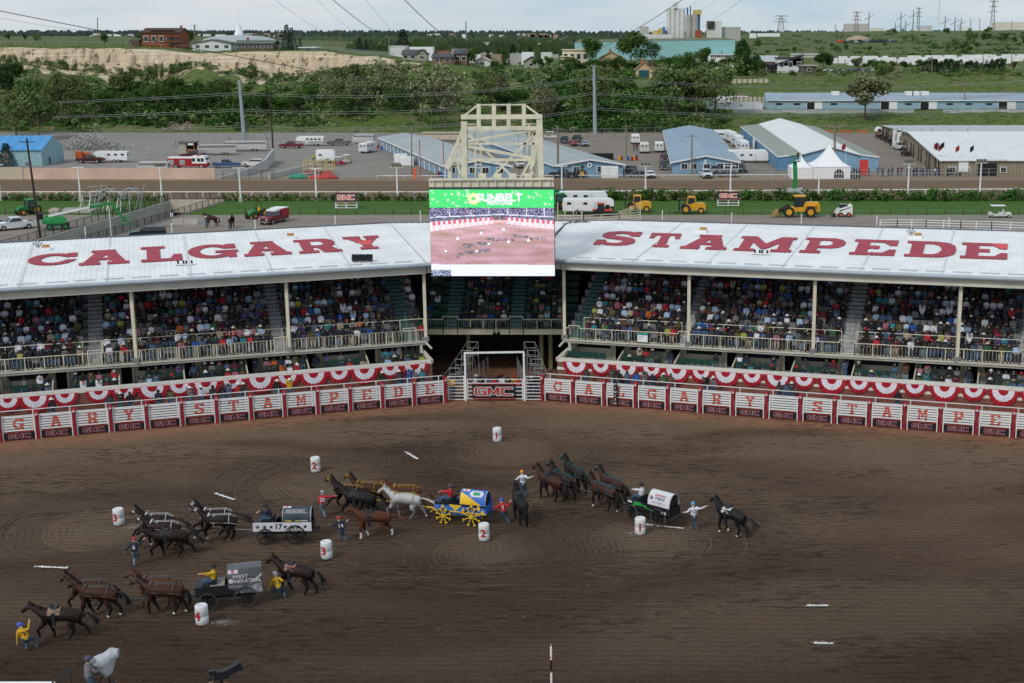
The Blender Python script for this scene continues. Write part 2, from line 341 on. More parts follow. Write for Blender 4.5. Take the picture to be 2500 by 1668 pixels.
# ---- clods and wheel ruts lying on the dirt
def ah(x,y):return .05*noise.noise(V((x+140)/7,(y-12)/118*30,0))
M_clod=mat('dirt_clods',(.085,.056,.038),.95,var=.5,scale=.8);mb=MB();r=random.Random(31)
for i in range(15000):
 y=44+r.random()**1.3*56;x=r.uniform(-.5,.5)*y*.82-.05*y
 if noise.noise(V(x*.12,y*.3,6))<r.uniform(-.35,.35):continue
 s=r.uniform(.025,.075);z=ah(x,y);a=r.uniform(0,6);mb.add([(x+s*cos(a),y+s*sin(a)*.8,z),(x+s*cos(a+2.1),y+s*sin(a+2.1),z),(x+s*1.3*cos(a+4.2),y+s*sin(a+4.2),z),(x,y,z+s*r.uniform(.5,1))],[(0,1,3),(1,2,3),(2,0,3)])
tag(ob('dirt_clods',mb,M_clod),'loose clods thrown up over the arena dirt',None,None,'stuff')
mb=MB()
def rut(pts):
 for a,b in zip(pts,pts[1:]):
  if r.random()<.16:continue
  d=(b-a).normalized();q=V(-d.y,d.x,0)*r.uniform(.015,.04);a,b=V(a.x,a.y,ah(a.x,a.y)+.004),V(b.x,b.y,ah(b.x,b.y)+.004);mb.add([a-q,b-q,b+q,a+q,(a+q*.2)+V(0,0,.035),(b+q*.2)+V(0,0,.035)],[(0,1,5,4),(4,5,2,3)])
for (px,py,r1,r2)in ((1236,1103,3.2,4.9),(795,1182,4.0,5.6),(255,1290,3.4,5.2),(1580,1322,3.6,5.6)):
 c=G(px,py)
 for k in range(5):
  q=r1+k*.62+r.uniform(-.2,.2);a0=r.uniform(0,6.3);n=int(r.uniform(16,46));ex=r.uniform(.9,1.25);rut([V(c.x+q*ex*cos(a0+.085*j),c.y+q*sin(a0+.085*j)+.25*k,0)for j in range(n)])
for k in range(8):
 p=G(r.uniform(700,2400),r.uniform(1150,1480));a=r.uniform(-.25,.25)+pi*(k % 2);cv=r.uniform(-.04,.04);L=[p]
 for j in range(40):L.append(L[-1]+V(cos(a),sin(a),0)*.55);a += cv
 rut(L);rut([q+V(0,1.25,0)for q in L])
tag(ob('wheel_ruts',mb,mat('rut_soil',(.068,.043,.029),.95,var=.5,scale=.5)),'ridges of soil along wheel ruts curving round the barrels',None,None,'stuff')
# ---- lime marks
M_lime=mat('lime_powder',(.78,.78,.76),.95,var=.3,scale=6)
for pts in (((990,1103),(1020,1121)),((525,1204),(572,1220)),((86,1383),(165,1386)),((1970,1478),(2022,1478)),((1988,1569),(2034,1571)),((1575,1280),(1668,1290))):
 a,b=G(*pts[0],.07),G(*pts[1],.07);mb=MB();n=40;d=(b-a)/n;q=V(-d.y,d.x,0).normalized()
 for i in range(n):
  wdt=.035+.075*R.random();o=q*R.uniform(-.03,.03);p=a+d*i+o
  mb.quad(p-q*wdt,p+d*1.05-q*wdt,p+d*1.05+q*wdt,p+q*wdt)
 for i in range(50):
  p=a.lerp(b,R.random())+V(R.gauss(0,.12),R.gauss(0,.1),0);r=R.uniform(.008,.02);mb.quad(p-V(r,r,0),p+V(r,-r,0),p+V(r,r,0),p+V(-r,r,0))
 struct('chalk_line',mb,M_lime)
mb=MB()
for (px,py,nn,sx)in ((540,1520,330,1.0),(320,1288,150,.7),(1540,1302,120,.4),(1222,1082,60,.4)):
 c=G(px,py,.075)
 for i in range(nn):
  p=c+V(R.gauss(0,sx*.4),R.gauss(0,.2),0);r=R.uniform(.004,.010);mb.quad(p-V(r,r,0),p+V(r,-r,0),p+V(r,r,0),p+V(-r,r,0))
tag(ob('spilled_lime',mb,M_lime),kind='stuff')
# ---- yard behind the stand, with the sunken ramp cut out
M_gravel=NT('gravel_yard');t=M_gravel
c0=t.mix(t.noise((.05,.2,1),4),(.17,.145,.125),(.27,.24,.215));c0=t.mix(t.ramp(t.noise((.12,.8,1),4,dist=1),.55,.75),c0,(.13,.11,.095))
M_gravel=t.done(t.val(c0,t.M('ADD',t.M('MULTIPLY',t.noise(4,5),.8),.6)),t.noise(8,3),.3)
t=NT('infield_grass');c0=t.mix(t.noise((.15,.4,1),4),(.035,.09,.014),(.075,.15,.028));c0=t.mix(t.ramp(t.noise((.4,.9,1),5),.6,.75),c0,(.10,.125,.035))
M_grass=t.done(t.val(c0,t.M('ADD',t.M('MULTIPLY',t.noise((3,7,3),5,ro=.7),1.3),.35)),t.noise(7,4),.9,.2)
t=NT('race_track_dirt')
yw=t.n.new('ShaderNodeTexWave');yw.wave_type='BANDS';yw.bands_direction='Y';yw.inputs['Scale'].default_value=.22;yw.inputs['Distortion'].default_value=3;yw.inputs['Detail'].default_value=3;yw.inputs['Detail Scale'].default_value=.4
mpw=t.n.new('ShaderNodeMapping');mpw.inputs['Scale'].default_value=(.03,1,1);t.l.new(t.P,mpw.inputs[0]);t.l.new(mpw.outputs[0],yw.inputs[0])
c0=t.mix(yw.outputs['Color'],(.115,.075,.047),(.185,.13,.086));c0=t.mix(t.ramp(t.y,gy(444),gy(437)),c0,(.25,.19,.13))
c0=t.mix(t.ramp(t.noise((.03,.9,1),4),.5,.7),c0,(.10,.063,.040))
M_track=t.done(t.val(c0,t.M('ADD',t.M('MULTIPLY',t.noise((1.2,5,1),5),.7),.65)),t.noise((2,6,2),4),.5)
t=NT('parking_asphalt');c0=t.mix(t.noise((.02,.05,1),5,dist=1.),(.19,.18,.175),(.265,.245,.225));c0=t.mix(t.ramp(t.x,-90,-20),c0,t.mix(t.noise((.03,.06,1),4),(.24,.205,.175),(.17,.15,.13)))
c0=t.mix(t.ramp(t.noise((.06,.25,1),6,dist=2.5),.58,.66),c0,(.125,.115,.105))
M_asph=t.done(t.val(c0,t.M('ADD',t.M('MULTIPLY',t.noise(1.5,5),.5),.75)),t.noise(5,3),.15)
TA,TB,TC,TD=G(90,588),G(413,493),G(546,493),G(236,588)   # trench corners: left wall near/far, right wall far/near
YP=TB.y
def xl(Y):return TA.x+(TB.x-TA.x)*(Y-TA.y)/(TB.y-TA.y)
def xr(Y):return TD.x+(TC.x-TD.x)*(Y-TD.y)/(TC.y-TD.y)
XL,XR=-260,240
def strip(name,Y0,Y1,z,m,cut=True):
 mb=MB()
 if cut and Y0<YP:
  Ym=min(Y1,YP);mb.quad(V(XL,Y0,z),V(xl(Y0),Y0,z),V(xl(Ym),Ym,z),V(XL,Ym,z));mb.quad(V(xr(Y0),Y0,z),V(XR,Y0,z),V(XR,Ym,z),V(xr(Ym),Ym,z));Y0=Ym
 if Y0<Y1:mb.quad(V(XL,Y0,z),V(XR,Y0,z),V(XR,Y1,z),V(XL,Y1,z))
 return struct(name,mb,m)
YG0,YG1,YT1=gy(525),gy(489),gy(433.5)
strip('gravel_yard',129,YG0,-.004,M_gravel);strip('infield_grass',YG0,YG1,0,M_grass);strip('race_track',YG1,YT1,-.004,M_track);strip('parking_lot',YT1,404,0,M_asph)
mb=MB();mb.quad(V(XL,129,-6),V(XR,129,-6),V(XR,YP+25,-6),V(XL,YP+25,-6));struct('ramp_floor',mb,mat('ramp_asphalt',(.09,.09,.09),.9))
# ---- hillside, plateau and far country as one loft of profiles (pixel column -> [(Y, z)])
def pr(*a):
 out=[]
 for Y,w in a:out.append((Y,w[0]if isinstance(w,tuple)else zz(w,Y)))
 return out
K={
 -900:pr((404,(0,)),(418,302),(470,205),(500,150),(506,120),(570,108),(720,(23,)),(1300,96),(3200,88)),
 0:    pr((404,(0,)),(418,302),(470,205),(500,150),(506,117),(570,107.5),(720,(23,)),(1300,97),(3200,88)),
 200:  pr((404,(0,)),(418,302),(470,208),(498,172),(506,119),(575,109),(720,(23,)),(1300,97),(3200,88)),
 400:  pr((404,(0,)),(418,302),(468,222),(494,200),(506,124),(575,112),(720,(23,)),(1300,97),(3200,88)),
 330:  pr((404,(0,)),(418,302),(468,222),(495,192),(506,121),(575,110),(720,(23,)),(1300,97),(3200,88)),
 500:  pr((404,(0,)),(418,302),(468,215),(497,160),(506,131),(575,118),(700,(22,)),(1200,99),(3200,88.5)),
 640:  pr((404,(0,)),(418,302),(460,220),(489,198),(503,127),(575,117),(680,(21,)),(1000,108),(3200,89)),
 760:  pr((404,(0,)),(418,302),(460,220),(489,190),(503,126),(565,119),(660,(20,)),(900,114),(3200,90)),
 900:  pr((404,(0,)),(418,302),(462,215),(495,162),(503,137),(540,132),(640,(17.5,)),(900,122),(3200,91)),
 1040:pr((404,(0,)),(418,303),(462,225),(500,172),(508,157),(530,150),(640,(13,)),(900,135),(3200,92)),
 1250:pr((404,(0,)),(418,304),(462,232),(500,180),(512,171),(545,164),(640,(11,)),(900,145),(3200,92.5)),
 1420:pr((404,(0,)),(418,306),(455,250),(495,205),(525,185),(560,172),(700,(14,)),(1000,125),(3200,92)),
 1600:pr((404,(0,)),(418,307),(452,255),(500,215),(540,188),(600,176),(720,(14,)),(1100,112),(3200,90)),
 1760:pr((404,(0,)),(424,290),(438,277),(484,(4.5,)),(545,186),(605,172),(760,152),(1100,113),(1500,84)),
 1950:pr((404,(0,)),(424,288),(438,277),(484,(4.5,)),(545,184),(605,170),(760,150),(1100,112),(1500,78)),
 2200:pr((404,(0,)),(424,286),(438,276),(484,(4.5,)),(545,180),(605,168),(760,148),(1000,108),(1400,76)),
 2500:pr((404,(0,)),(424,284),(438,274),(484,(4.5,)),(545,172),(605,160),(760,142),(1000,100),(1400,74)),
 3400:pr((404,(0,)),(424,284),(438,274),(484,(4.5,)),(545,172),(605,160),(760,142),(1000,100),(1400,74))}
KX=sorted(K)
def prof(px):
 px=min(max(px,KX[0]),KX[-1]-.01);i=max(j for j in range(len(KX))if KX[j]<= px);i=min(i,len(KX)-2);f=(px-KX[i])/(KX[i+1]-KX[i]);f=f*f*(3-2*f)
 return [(a[0]*(1-f)+b[0]*f,a[1]*(1-f)+b[1]*f)for a,b in zip(K[KX[i]],K[KX[i+1]])]
def edgewob(px):return 1.2*noise.noise(V(px*.012,3,0))+.6*noise.noise(V(px*.05,9,0))
SUB=[0,6,22,16,12,10,6,10,14]
def T(px,py):     # point of the hillside seen at a pixel (first hit going away)
 if 1350<px<1790 and 148<py<176:return Q(px,py,585+(176-py))
 P=prof(px);th=tan(PITCH+atan((py-PY0)/FPX))
 for (Y0,z0),(Y1,z1)in zip(P,P[1:]):
  g0,g1=z0-(CAMH-Y0*th),z1-(CAMH-Y1*th)
  if g0<0 <= g1 or abs(g1)<1e-9:
   f=g0/(g0-g1);Y=Y0+(Y1-Y0)*f;p=Q(px,py,Y);p.z=z0+(z1-z0)*f;return p
 return Q(px,py,P[-1][0])
cols=[x for x in range(-900,3401,7)]
vs,fs,za=[],[],[];nr=0
for px in cols:
 P=prof(px);k=0;w=edgewob(px)
 for i in range(len(P)-1):
  n=SUB[i+1]
  for j in range(n+(1 if i == len(P)-2 else 0)):
   f=j/n;Y=P[i][0]*(1-f)+P[i+1][0]*f;z=P[i][1]*(1-f)+P[i+1][1]*f
   left=1 if px<1000 else max(0,1-(px-1000)/80)
   if left and i in (3,):   # fluted cliff face
    fl=noise.noise(V(px*.09,f*1.2,0))+.6*noise.noise(V(px*.27,f*2.,5));Y += left*fl*3.6*min(1,4*f*(1-f)+.2)
   if left and i == 3 :z += w*.5*f
   if left and i == 4 :z += w*.5*(1-f)
   if 1 <= i <= 3 or (px>1700 and i in (3,5,6,7)):z += (.9 if px<1700 else .5)*noise.noise(V(px*.02,Y*.05,2))*(.3 if i == 3 else 1)
   Xw=(px-PX0)/FPX*(Y*cos(PITCH)+(CAMH-z)*sin(PITCH));vs.append((Xw,Y,z));k += 1
   sandy=0.
   if left:
    nn=noise.noise(V(px*.012,i+f,0))*.5+noise.noise(V(px*.04,(i+f)*2.5,4))*.5
    if i == 3:sandy=1 if f>.0 else .7
    if i == 2:sandy=max(0,min(1,(f-.62+.6*nn)*3.5))
    if i == 4:sandy=max(0,1-f*9)
    sandy *= min(1,(1060-px)/60)if px>1000 else 1
   if i == 2 and 395<px<470 and .0<f<.22:sandy=1.2
   za.append((sandy,1. if i >= 6 else 0.,0,1))
 nr=k
for c in range(len(cols)-1):
 for r in range(nr-1):a=c*nr+r;fs.append((a,a+nr,a+nr+1,a+1))
me=bpy.data.meshes.new('hillside');me.from_pydata(vs,[],fs);ca=me.color_attributes.new('zone','FLOAT_COLOR','POINT')
ca.data.foreach_set('color',[x for c in za for x in c]);me.polygons.foreach_set('use_smooth',[True]*len(me.polygons))
t=NT('hillside_soil');zn=t.n.new('ShaderNodeSeparateColor');at=t.attr('zone');t.l.new(at.outputs['Color'],zn.inputs[0])
g0=t.mix(t.noise(.06,5),(.055,.095,.02),(.12,.155,.04));g0=t.mix(t.ramp(t.noise(.13,6,ro=.6),.5,.68),g0,(.135,.13,.06));g0=t.mix(t.ramp(t.noise(.5,5),.5,.7),g0,(.03,.055,.012))
g0=t.mix(t.ramp(t.noise(.09,5,dist=1),.62,.7),g0,(.19,.16,.105))
far=t.mix(t.noise((.012,.02,.01),5),(.06,.09,.035),(.12,.14,.055));g0=t.mix(zn.outputs[1],g0,far)
sn=t.mix(t.noise((.9,.2,.08),5),(.40,.315,.205),(.53,.435,.305));sn=t.mix(t.ramp(t.noise((.55,.25,.04),6,ro=.65),.56,.63),sn,(.13,.095,.06));sn=t.mix(t.ramp(t.noise((.05,.05,1.4),3),.5,.7),sn,(.60,.52,.39))
f=t.ramp(t.M('ADD',zn.outputs[0],t.M('MULTIPLY',t.M('SUBTRACT',t.noise(.25,6),.5),1.1)),.42,.6)
col=t.val(t.mix(f,g0,sn),t.M('ADD',t.M('MULTIPLY',t.noise(1.2,6,ro=.65),.9),.55))
me.materials.append(t.done(col,t.noise((.7,.7,.3),6,ro=.6),.8,.8));tag(link('hillside',me),kind='structure')
# ground beyond everything, out to the horizon
mb=MB();mb.quad(V(-9000,3000,19),V(9000,3000,19),V(9000,8500,19),V(-9000,8500,19));struct('far_ground',mb,mat('far_fields',(.06,.085,.035),.95,scale=.01,var=.2))
# ================================================================ grandstand
stand=thing('grandstand','long covered grandstand with white lettered metal roof, cream posts and packed tiers of seats','grandstand')
NAM={id(WL):'left',id(WR):'right'}
H={}
def hts(w,lst):    # calibrated heights as linear function of s for each named line
 for nm,off,a,b in lst:
  s0,z0=Ws(w,*a,off);s1,z1=Ws(w,*b,off);H[(id(w),nm)]=(off,s0,z0,s1,z1)
hts(WL,(('ledge',2.5,(5,966),(1044,880)),('deck',4,(5,910),(1046,833)),('eave',4,(5,702),(1046,641)),('ridge',20,(5,594),(1046,540))))
hts(WR,(('ledge',2.5,(2500,948),(1375,875)),('deck',4,(2500,892),(1373,828)),('eave',4,(2500,676),(1373,632)),('ridge',20,(2500,566),(1421,536))))
def hz(w,nm,s):off,s0,z0,s1,z1=H[(id(w),nm)];return z0+(z1-z0)*(s-s0)/(s1-s0)
def HP(w,nm,s,doff=0,dz=0):return WP(w,s,H[(id(w),nm)][0]+doff,hz(w,nm,s)+dz)
SE={id(WL):Ws(WL,5,910,4)[0]+9,id(WR):Ws(WR,2500,892,4)[0]+9}       # outer ends
SI={id(WL):Ws(WL,1044,833,4)[0],id(WR):Ws(WR,1375,828,4)[0]}         # inner ends
M_roof=mat('white_metal_roof',(.70,.715,.735),.6,.0,.09,.5,bump=.05,bscale=2)
M_roofd=mat('roof_seam',(.55,.57,.6),.6,var=.2)
M_gut=mat('grey_gutter',(.34,.39,.45),.5,var=.1)
M_beam=mat('cream_fascia',(.50,.48,.42),.6,var=.1,scale=.8)
M_stepc=mat('grey_concrete_steps',(.20,.20,.205),.9,var=.2)
M_green=mat('green_seating',(.03,.085,.065),.6,var=.2)
M_seat=mat('grey_plastic_seat',(.20,.21,.215),.5,var=.15)
M_boxw=mat('cream_box_wall',(.48,.44,.34),.7,var=.1)
M_brick=mat('brick',(.235,.092,.068),.85,var=.3,scale=1.3,objrand=.18)
M_mortar=mat('mortar',(.20,.13,.11),.9,var=.2)
# ---- roof: corrugated panels between seams, slightly rising to the back
def roof_pt(w,s,f,dz=0):     # f 0 eave -> 1 ridge ; oblique like the photograph's panels run straight up the slope
 a=HP(w,'eave',s,-.55,.05);b=HP(w,'ridge',s);p=a.lerp(b,f);p.z += dz;return p
def corr(s):return .018*(abs((s/.38)% 1-.5)<.17)
for w in (WL,WR):
 si=SI[id(w)];se=SE[id(w)];bay=5.9;s=si;k=0
 while s<se:
  s1=min(s+bay,se);mb=MB();n=int((s1-s)/.095)
  def fn(u,v,s=s,s1=s1,w=w):q=s+.03+(s1-s-.06)*u;return roof_pt(w,q,v,corr(q))
  mb.grid(fn,n,3);ob('roof_panel',mb,M_roof,stand)
  mb=MB();mb.beam(roof_pt(w,s1,0,.02),roof_pt(w,s1,1,.02),.14,.05);ob('roof_seam',mb,M_roofd,stand);s=s1
 mb=MB();L=40
 for i in range(L):
  a,b=si+(se-si)*i/L,si+(se-si)*(i+1)/L
  mb.beam(HP(w,'ridge',a,.05,.04),HP(w,'ridge',b,.05,.04),.25,.1,1)
 ob('ridge_cap',mb,[M_roofd,mat('dark_ridge',(.09,.10,.12),.7)],stand)
 mb=MB();mb.tube(HP(w,'eave',si,-.68,-.08),HP(w,'eave',se,-.68,-.08),.17,.17,8);ob('gutter',mb,M_gut,stand)
 mb=MB();mb.beam(HP(w,'eave',si,-.3,-.47),HP(w,'eave',se,-.3,-.47),.16,.62);mb.beam(HP(w,'eave',si,-.3,-.78),HP(w,'eave',se,-.3,-.78),.34,.05);ob('eave_beam',mb,M_beam,stand)
 mb=MB();s=si+1
 while s<se:    # snow stops along the eave
  mb.beam(roof_pt(w,s,.035,.08),roof_pt(w,s+1.4,.035,.08),.05,.06);s += 1.95
 ob('snow_guard',mb,M_gut,stand)
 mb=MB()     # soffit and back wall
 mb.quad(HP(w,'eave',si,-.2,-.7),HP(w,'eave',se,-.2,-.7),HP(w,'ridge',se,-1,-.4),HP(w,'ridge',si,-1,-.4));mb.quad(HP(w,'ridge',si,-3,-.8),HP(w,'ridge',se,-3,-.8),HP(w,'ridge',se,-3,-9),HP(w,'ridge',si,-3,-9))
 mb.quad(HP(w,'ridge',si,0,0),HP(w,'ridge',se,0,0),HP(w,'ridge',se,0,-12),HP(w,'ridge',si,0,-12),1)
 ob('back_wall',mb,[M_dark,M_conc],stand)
# centre roof panel between the wings
eL,eR,rL,rR=HP(WL,'eave',SI[id(WL)],-.55,.05),HP(WR,'eave',SI[id(WR)],-.55,.05),HP(WL,'ridge',SI[id(WL)]),HP(WR,'ridge',SI[id(WR)])
mb=MB()
def fn(u,v):a=eL.lerp(eR,u);b=rL.lerp(rR,u);p=a.lerp(b,v);p.z += corr(a.x);return p
mb.grid(fn,100,3);ob('roof_panel',mb,M_roof,stand)
mb=MB();mb.tube(eL+V(0,-.12,-.1),eR+V(0,-.12,-.1),.17,.17,8);ob('gutter',mb,M_gut,stand)
mb=MB();mb.beam(eL+V(0,.25,-.5),eR+V(0,.25,-.5),.16,.62);ob('eave_beam',mb,M_beam,stand)
mb=MB();mb.beam(rL,rR,.25,.1);ob('ridge_cap',mb,MATS['dark_ridge'],stand)
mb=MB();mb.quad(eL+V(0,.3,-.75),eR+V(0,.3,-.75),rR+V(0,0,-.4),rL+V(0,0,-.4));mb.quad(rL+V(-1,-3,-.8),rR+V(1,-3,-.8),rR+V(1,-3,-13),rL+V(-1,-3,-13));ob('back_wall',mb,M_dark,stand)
# ---- roof letters
M_let=[mat('roof_letter_red',(.32,.022,.045),.55,var=.22,scale=1.2),mat('roof_letter_fresh_red',(.62,.05,.05),.5,var=.08)]
# pixel boxes: (char, bottom-left, bottom-right, top-left)
LET=[(WL,'CALGARY',[('C',(63,655),(186,643),(63,625)),('A',(192,651),(316,643),(194,616)),('L',(345,643),(446,636),(346,606)),('G',(462,634),(583,629),(463,602)),('A',(598,629),(713,621),(600,594)),('R',(733,622),(837,614),(727,588)),('Y',(858,614),(946,605),(841,581))]),
       (WR,'STAMPEDE',[('S',(1447,599),(1545,602),(1463,565)),('T',(1573,604),(1650,606),(1576,570)),('A',(1658,608),(1771,612),(1680,574)),('M',(1789,613),(1930,618),(1806,578)),('P',(1950,618),(2055,622),(1966,582)),('E',(2072,622),(2182,627),(2086,586)),('D',(2206,627),(2332,632),(2214,590)),('E',(2343,631),(2459,636),(2348,594))])]
def roof_sf(w,px,py):
 d=ray(px,py);lo,hi=-.2,1.2       # intersect pixel ray with the roof slope
 for _ in range(40):
  f=(lo+hi)/2;off=H[(id(w),'eave')][0]-.55;off=off+(20-off)*f
  k=(w[2].dot(w[0])+off)/w[2].dot(V(d.x,d.y));p=CP+d*k;s=w[1].dot(V(p.x,p.y)-w[0]);g=p.z-roof_pt(w,s,f).z
  if g>0:lo=f
  else:hi=f
 return s,f
for w,word,L in LET:
 for ch,bl,br,tl in L:
  s0,f0=roof_sf(w,*bl);s1,f1=roof_sf(w,*br);s2,f2=roof_sf(w,*tl)
  F0=(f0+f1)/2;sh=0
  if w is WR and ch in 'STAMPED':sh=s2-s0
  if w is WL and ch in 'RY':sh=0
  if w is WR:sh *= .6
  def fn(u,v):return roof_pt(w,s0+(s1-s0)*u+(sh*v if w is WR else 0),F0+(f2-F0)*v,.05)
  mb=MB();poly(mb,SLAB[ch],fn,V(0,0,.03))
  o=ob('roof_letter',mb,M_let[0],stand)
  if ch == 'Y':
   mb=MB();poly(mb,[[(.2,.62),(.39,.42),(.39,.3),(.65,.3),(.65,.42),(.8,.64),(.66,.64),(.54,.62),(.53,.6),(.38,.62)]],lambda u,v:fn(u,v)+V(0,0,.036));ob('roof_letter_patch',mb,M_let[1],stand)
 if w is WR:mb=MB();poly(mb,[[(.72,.84),(.84,.645),(.995,.645),(.995,.995),(.66,.995),(.66,.845)]],lambda u,v:fn(u,v)+V(0,0,.036));ob('roof_letter_patch',mb,M_let[1],stand)
# ---- posts
for w,bases in ((WL,(333,707,1040)),(WR,(1378,1680,1984,2336))):
 for i,px in enumerate(bases):
  s=Ws(w,px,900-.08*px if w is WL else 800+.034*px,4.1)[0];a=HP(w,'deck',s,.15,0);b=HP(w,'eave',s,.15,-.2)
  mb=MB();mb.beam(a,b,.24,.24);mb.beam(a,a+V(0,0,.35),.5,.5,1);ob('post',mb,[M_cream,M_stepc],stand)
# ---- deck, tiers, box level, brick wall
ROWS=12;RD,RH=.9,.485
AIS={id(WL):[sorted([Ws(WL,a,905-.074*a,4)[0],Ws(WL,b,905-.074*b,4)[0]])for a,b in ((216,253),(671,701),(985,1017))],
       id(WR):[sorted([Ws(WR,a,750+.056*a,4)[0],Ws(WR,b,750+.056*b,4)[0]])for a,b in ((1388,1414),(1655,1677),(2048,2086),(2490,2512))]}
def in_aisle(w,s,m=.0):return any(a-m<s<b+m for a,b in AIS[id(w)])
def tier(w,s,k,doff=0,dz=0):return HP(w,'deck',s,.35+RD*k+doff,.1+RH*k+dz)
for w in (WL,WR):
 si,se=SI[id(w)],SE[id(w)]
 mb=MB()
 for k in range(ROWS):
  a,b=(lambda d,z:tier(w,si,k,d,z)),(lambda d,z:tier(w,se,k,d,z))
  mb.quad(a(0,-RH),b(0,-RH),b(0,0),a(0,0));mb.quad(a(0,0),b(0,0),b(RD,0),a(RD,0))
 ob('seating_tiers',mb,M_stepc,stand)
 for a,b in AIS[id(w)]:
  mb=MB()
  for k in range(ROWS-1):
   for h in (0,1):
    y=.45*h-.012;z=RH*.5*h+.008;zb=z-RH*.5-.004
    mb.add([tier(w,a,k,y,zb),tier(w,b,k,y,zb),tier(w,b,k,y,z),tier(w,a,k,y,z),tier(w,b,k,y+.45,z),tier(w,a,k,y+.45,z)],[(0,1,2,3),(3,2,4,5)])
  green=(w is WL and a<2.2)or (w is WR and a<2.2)
  ob('aisle_steps',mb,mat('green_aisle',(.085,.17,.165),.8)if green else mat('pale_aisle_concrete',(.36,.365,.38),.9,var=.2),stand)
  if not green or True:
   mb=MB();m=(a+b)/2
   for k0,k1 in ((1,4),(5,8),(8.5,11)):mb.path([tier(w,m,k0,0,.95),tier(w,m,k1,0,.95)],.03);mb.tube(tier(w,m,k0,0,0),tier(w,m,k0,0,.95),.025);mb.tube(tier(w,m,k1,0,0),tier(w,m,k1,0,.95),.025)
   ob('aisle_handrail',mb,MATS.get('green_aisle')if green else M_steel,stand)
 mb=MB();mb.add([HP(w,'deck',si,0,0),HP(w,'deck',se,0,0),HP(w,'deck',se,0,-.26),HP(w,'deck',si,0,-.26),HP(w,'deck',si,4,-.26),HP(w,'deck',se,4,-.26),HP(w,'deck',si,.4,.0),HP(w,'deck',se,.4,.0)],[(0,1,2,3),(3,2,5,4),(0,6,7,1)])
 mb.beam(HP(w,'deck',si,.0,-.05),HP(w,'deck',se,.0,-.05),.12,.12);mb.beam(HP(w,'deck',si,.05,-.2),HP(w,'deck',se,.05,-.2),.1,.16)
 ob('deck_slab',mb,M_beam,stand)
 # front rail, second rail
 def rail_run(a,b,base,ht,bal=True):
  mb=MB();n=max(1,round((b-a)/1.32));h=V(0,0,ht)
  mb.tube(base(a)+h,base(b)+h,.035,.035,4)
  if bal:mb.tube(base(a)+V(0,0,.08),base(b)+V(0,0,.08),.025,.025,4)
  for i in range(n+1):q=a+(b-a)*i/n;mb.beam(base(q),base(q)+h,.055)
  if bal:
   m=int((b-a)/.26)
   for i in range(m):q=a+(b-a)*(i+.5)/m;mb.beam(base(q),base(q)+V(0,0,ht),.014)
  return ob('guard_rail',mb,M_cream,stand)
 cuts=[si+.05]+[x for ab in AIS[id(w)]for x in ab]+[se]
 for i in range(len(cuts)-1):
  if cuts[i+1]-cuts[i]<.3:continue
  rail_run(cuts[i],cuts[i+1],lambda q:HP(w,'deck',q,.06,.02),.92 if i % 2 == 0 else 1.12)
  if i % 2 == 0 and cuts[i+1]-cuts[i]>2.5:rail_run(cuts[i],cuts[i+1],lambda q:tier(w,q,1,.05,0),1.0,False)
 # box level
 zf=lambda s:hz(w,'ledge',s)-.95
 mb=MB();mb.quad(WP(w,si,2.6,zf(si)),WP(w,se,2.6,zf(se)),WP(w,se,9,zf(se)),WP(w,si,9,zf(si)));mb.quad(WP(w,si,4.4,zf(si)+.4),WP(w,se,4.4,zf(se)+.4),WP(w,se,5.4,zf(se)+.4),WP(w,si,5.4,zf(si)+.4));mb.quad(WP(w,si,4.4,zf(si)),WP(w,se,4.4,zf(se)),WP(w,se,4.4,zf(se)+.4),WP(w,si,4.4,zf(si)+.4))
 ob('box_floor',mb,M_stepc,stand)
 s=si+.3;n=0;bw=4.6
 while s<se:
  e=min(s+bw-1.0,se);M_=[M_boxw,M_dark,M_glass];mb=MB();o=5.5
  def wq(a,b,z0,z1,off,mi):mb.quad(WP(w,a,off,zf(a)+z0),WP(w,b,off,zf(b)+z0),WP(w,b,off,zf(b)+z1),WP(w,a,off,zf(a)+z1),mi)
  wq(s,e,0,1.25,o,0);wq(s,e,2.15,2.6,o,0);wq(s,s+.35,1.25,2.15,o,0);wq(e-.35,e,1.25,2.15,o,0);wq(s+.35,e-.35,1.25,2.15,o+.12,2);wq(e,e+1.0,0,2.6,o+1.5,1)
  ob('box_wall',mb,M_,stand)
  mb=MB();mb.add([WP(w,s,2.9,zf(s)),WP(w,s,2.9,zf(s)+.95),WP(w,s,o,zf(s)+1.6),WP(w,s,o,zf(s)+2.4),WP(w,s,o+1.5,zf(s)+2.4),WP(w,s,o+1.5,zf(s))],[(0,1,2,3,4,5)])
  ob('box_divider',mb,M_boxw,stand)
  for pa,pb,wd in ((WP(w,s+.01,2.9,zf(s)+.95),WP(w,s+.01,o,zf(s)+1.6),.1),(WP(w,s,o-.1,zf(s)),WP(w,s,o-.1,zf(s)+2.6),.2),(WP(w,e,o-.1,zf(s)),WP(w,e,o-.1,zf(s)+2.6),.18)):mb=MB();mb.beam(pa,pb,wd);ob('box_post',mb,M_boxw,stand)
  s += bw;n += 1
 # ledge and brick wall
 mb=MB();sj=si+.0
 mb.add([HP(w,'ledge',si,0,0),HP(w,'ledge',se,0,0),HP(w,'ledge',se,.35,0),HP(w,'ledge',si,.35,0),HP(w,'ledge',si,0,-.3),HP(w,'ledge',se,0,-.3),HP(w,'ledge',se,.35,-.9),HP(w,'ledge',si,.35,-.9)],[(0,1,2,3),(4,5,1,0),(3,2,6,7)])
 ob('white_ledge',mb,mat('ledge_white',(.62,.61,.57),.6,var=.08),stand)
 mb=MB();mb.quad(HP(w,'ledge',si,.08,-.3),HP(w,'ledge',se,.08,-.3),WP(w,se,2.58,0),WP(w,si,2.58,0));ob('wall_backing',mb,M_mortar,stand)
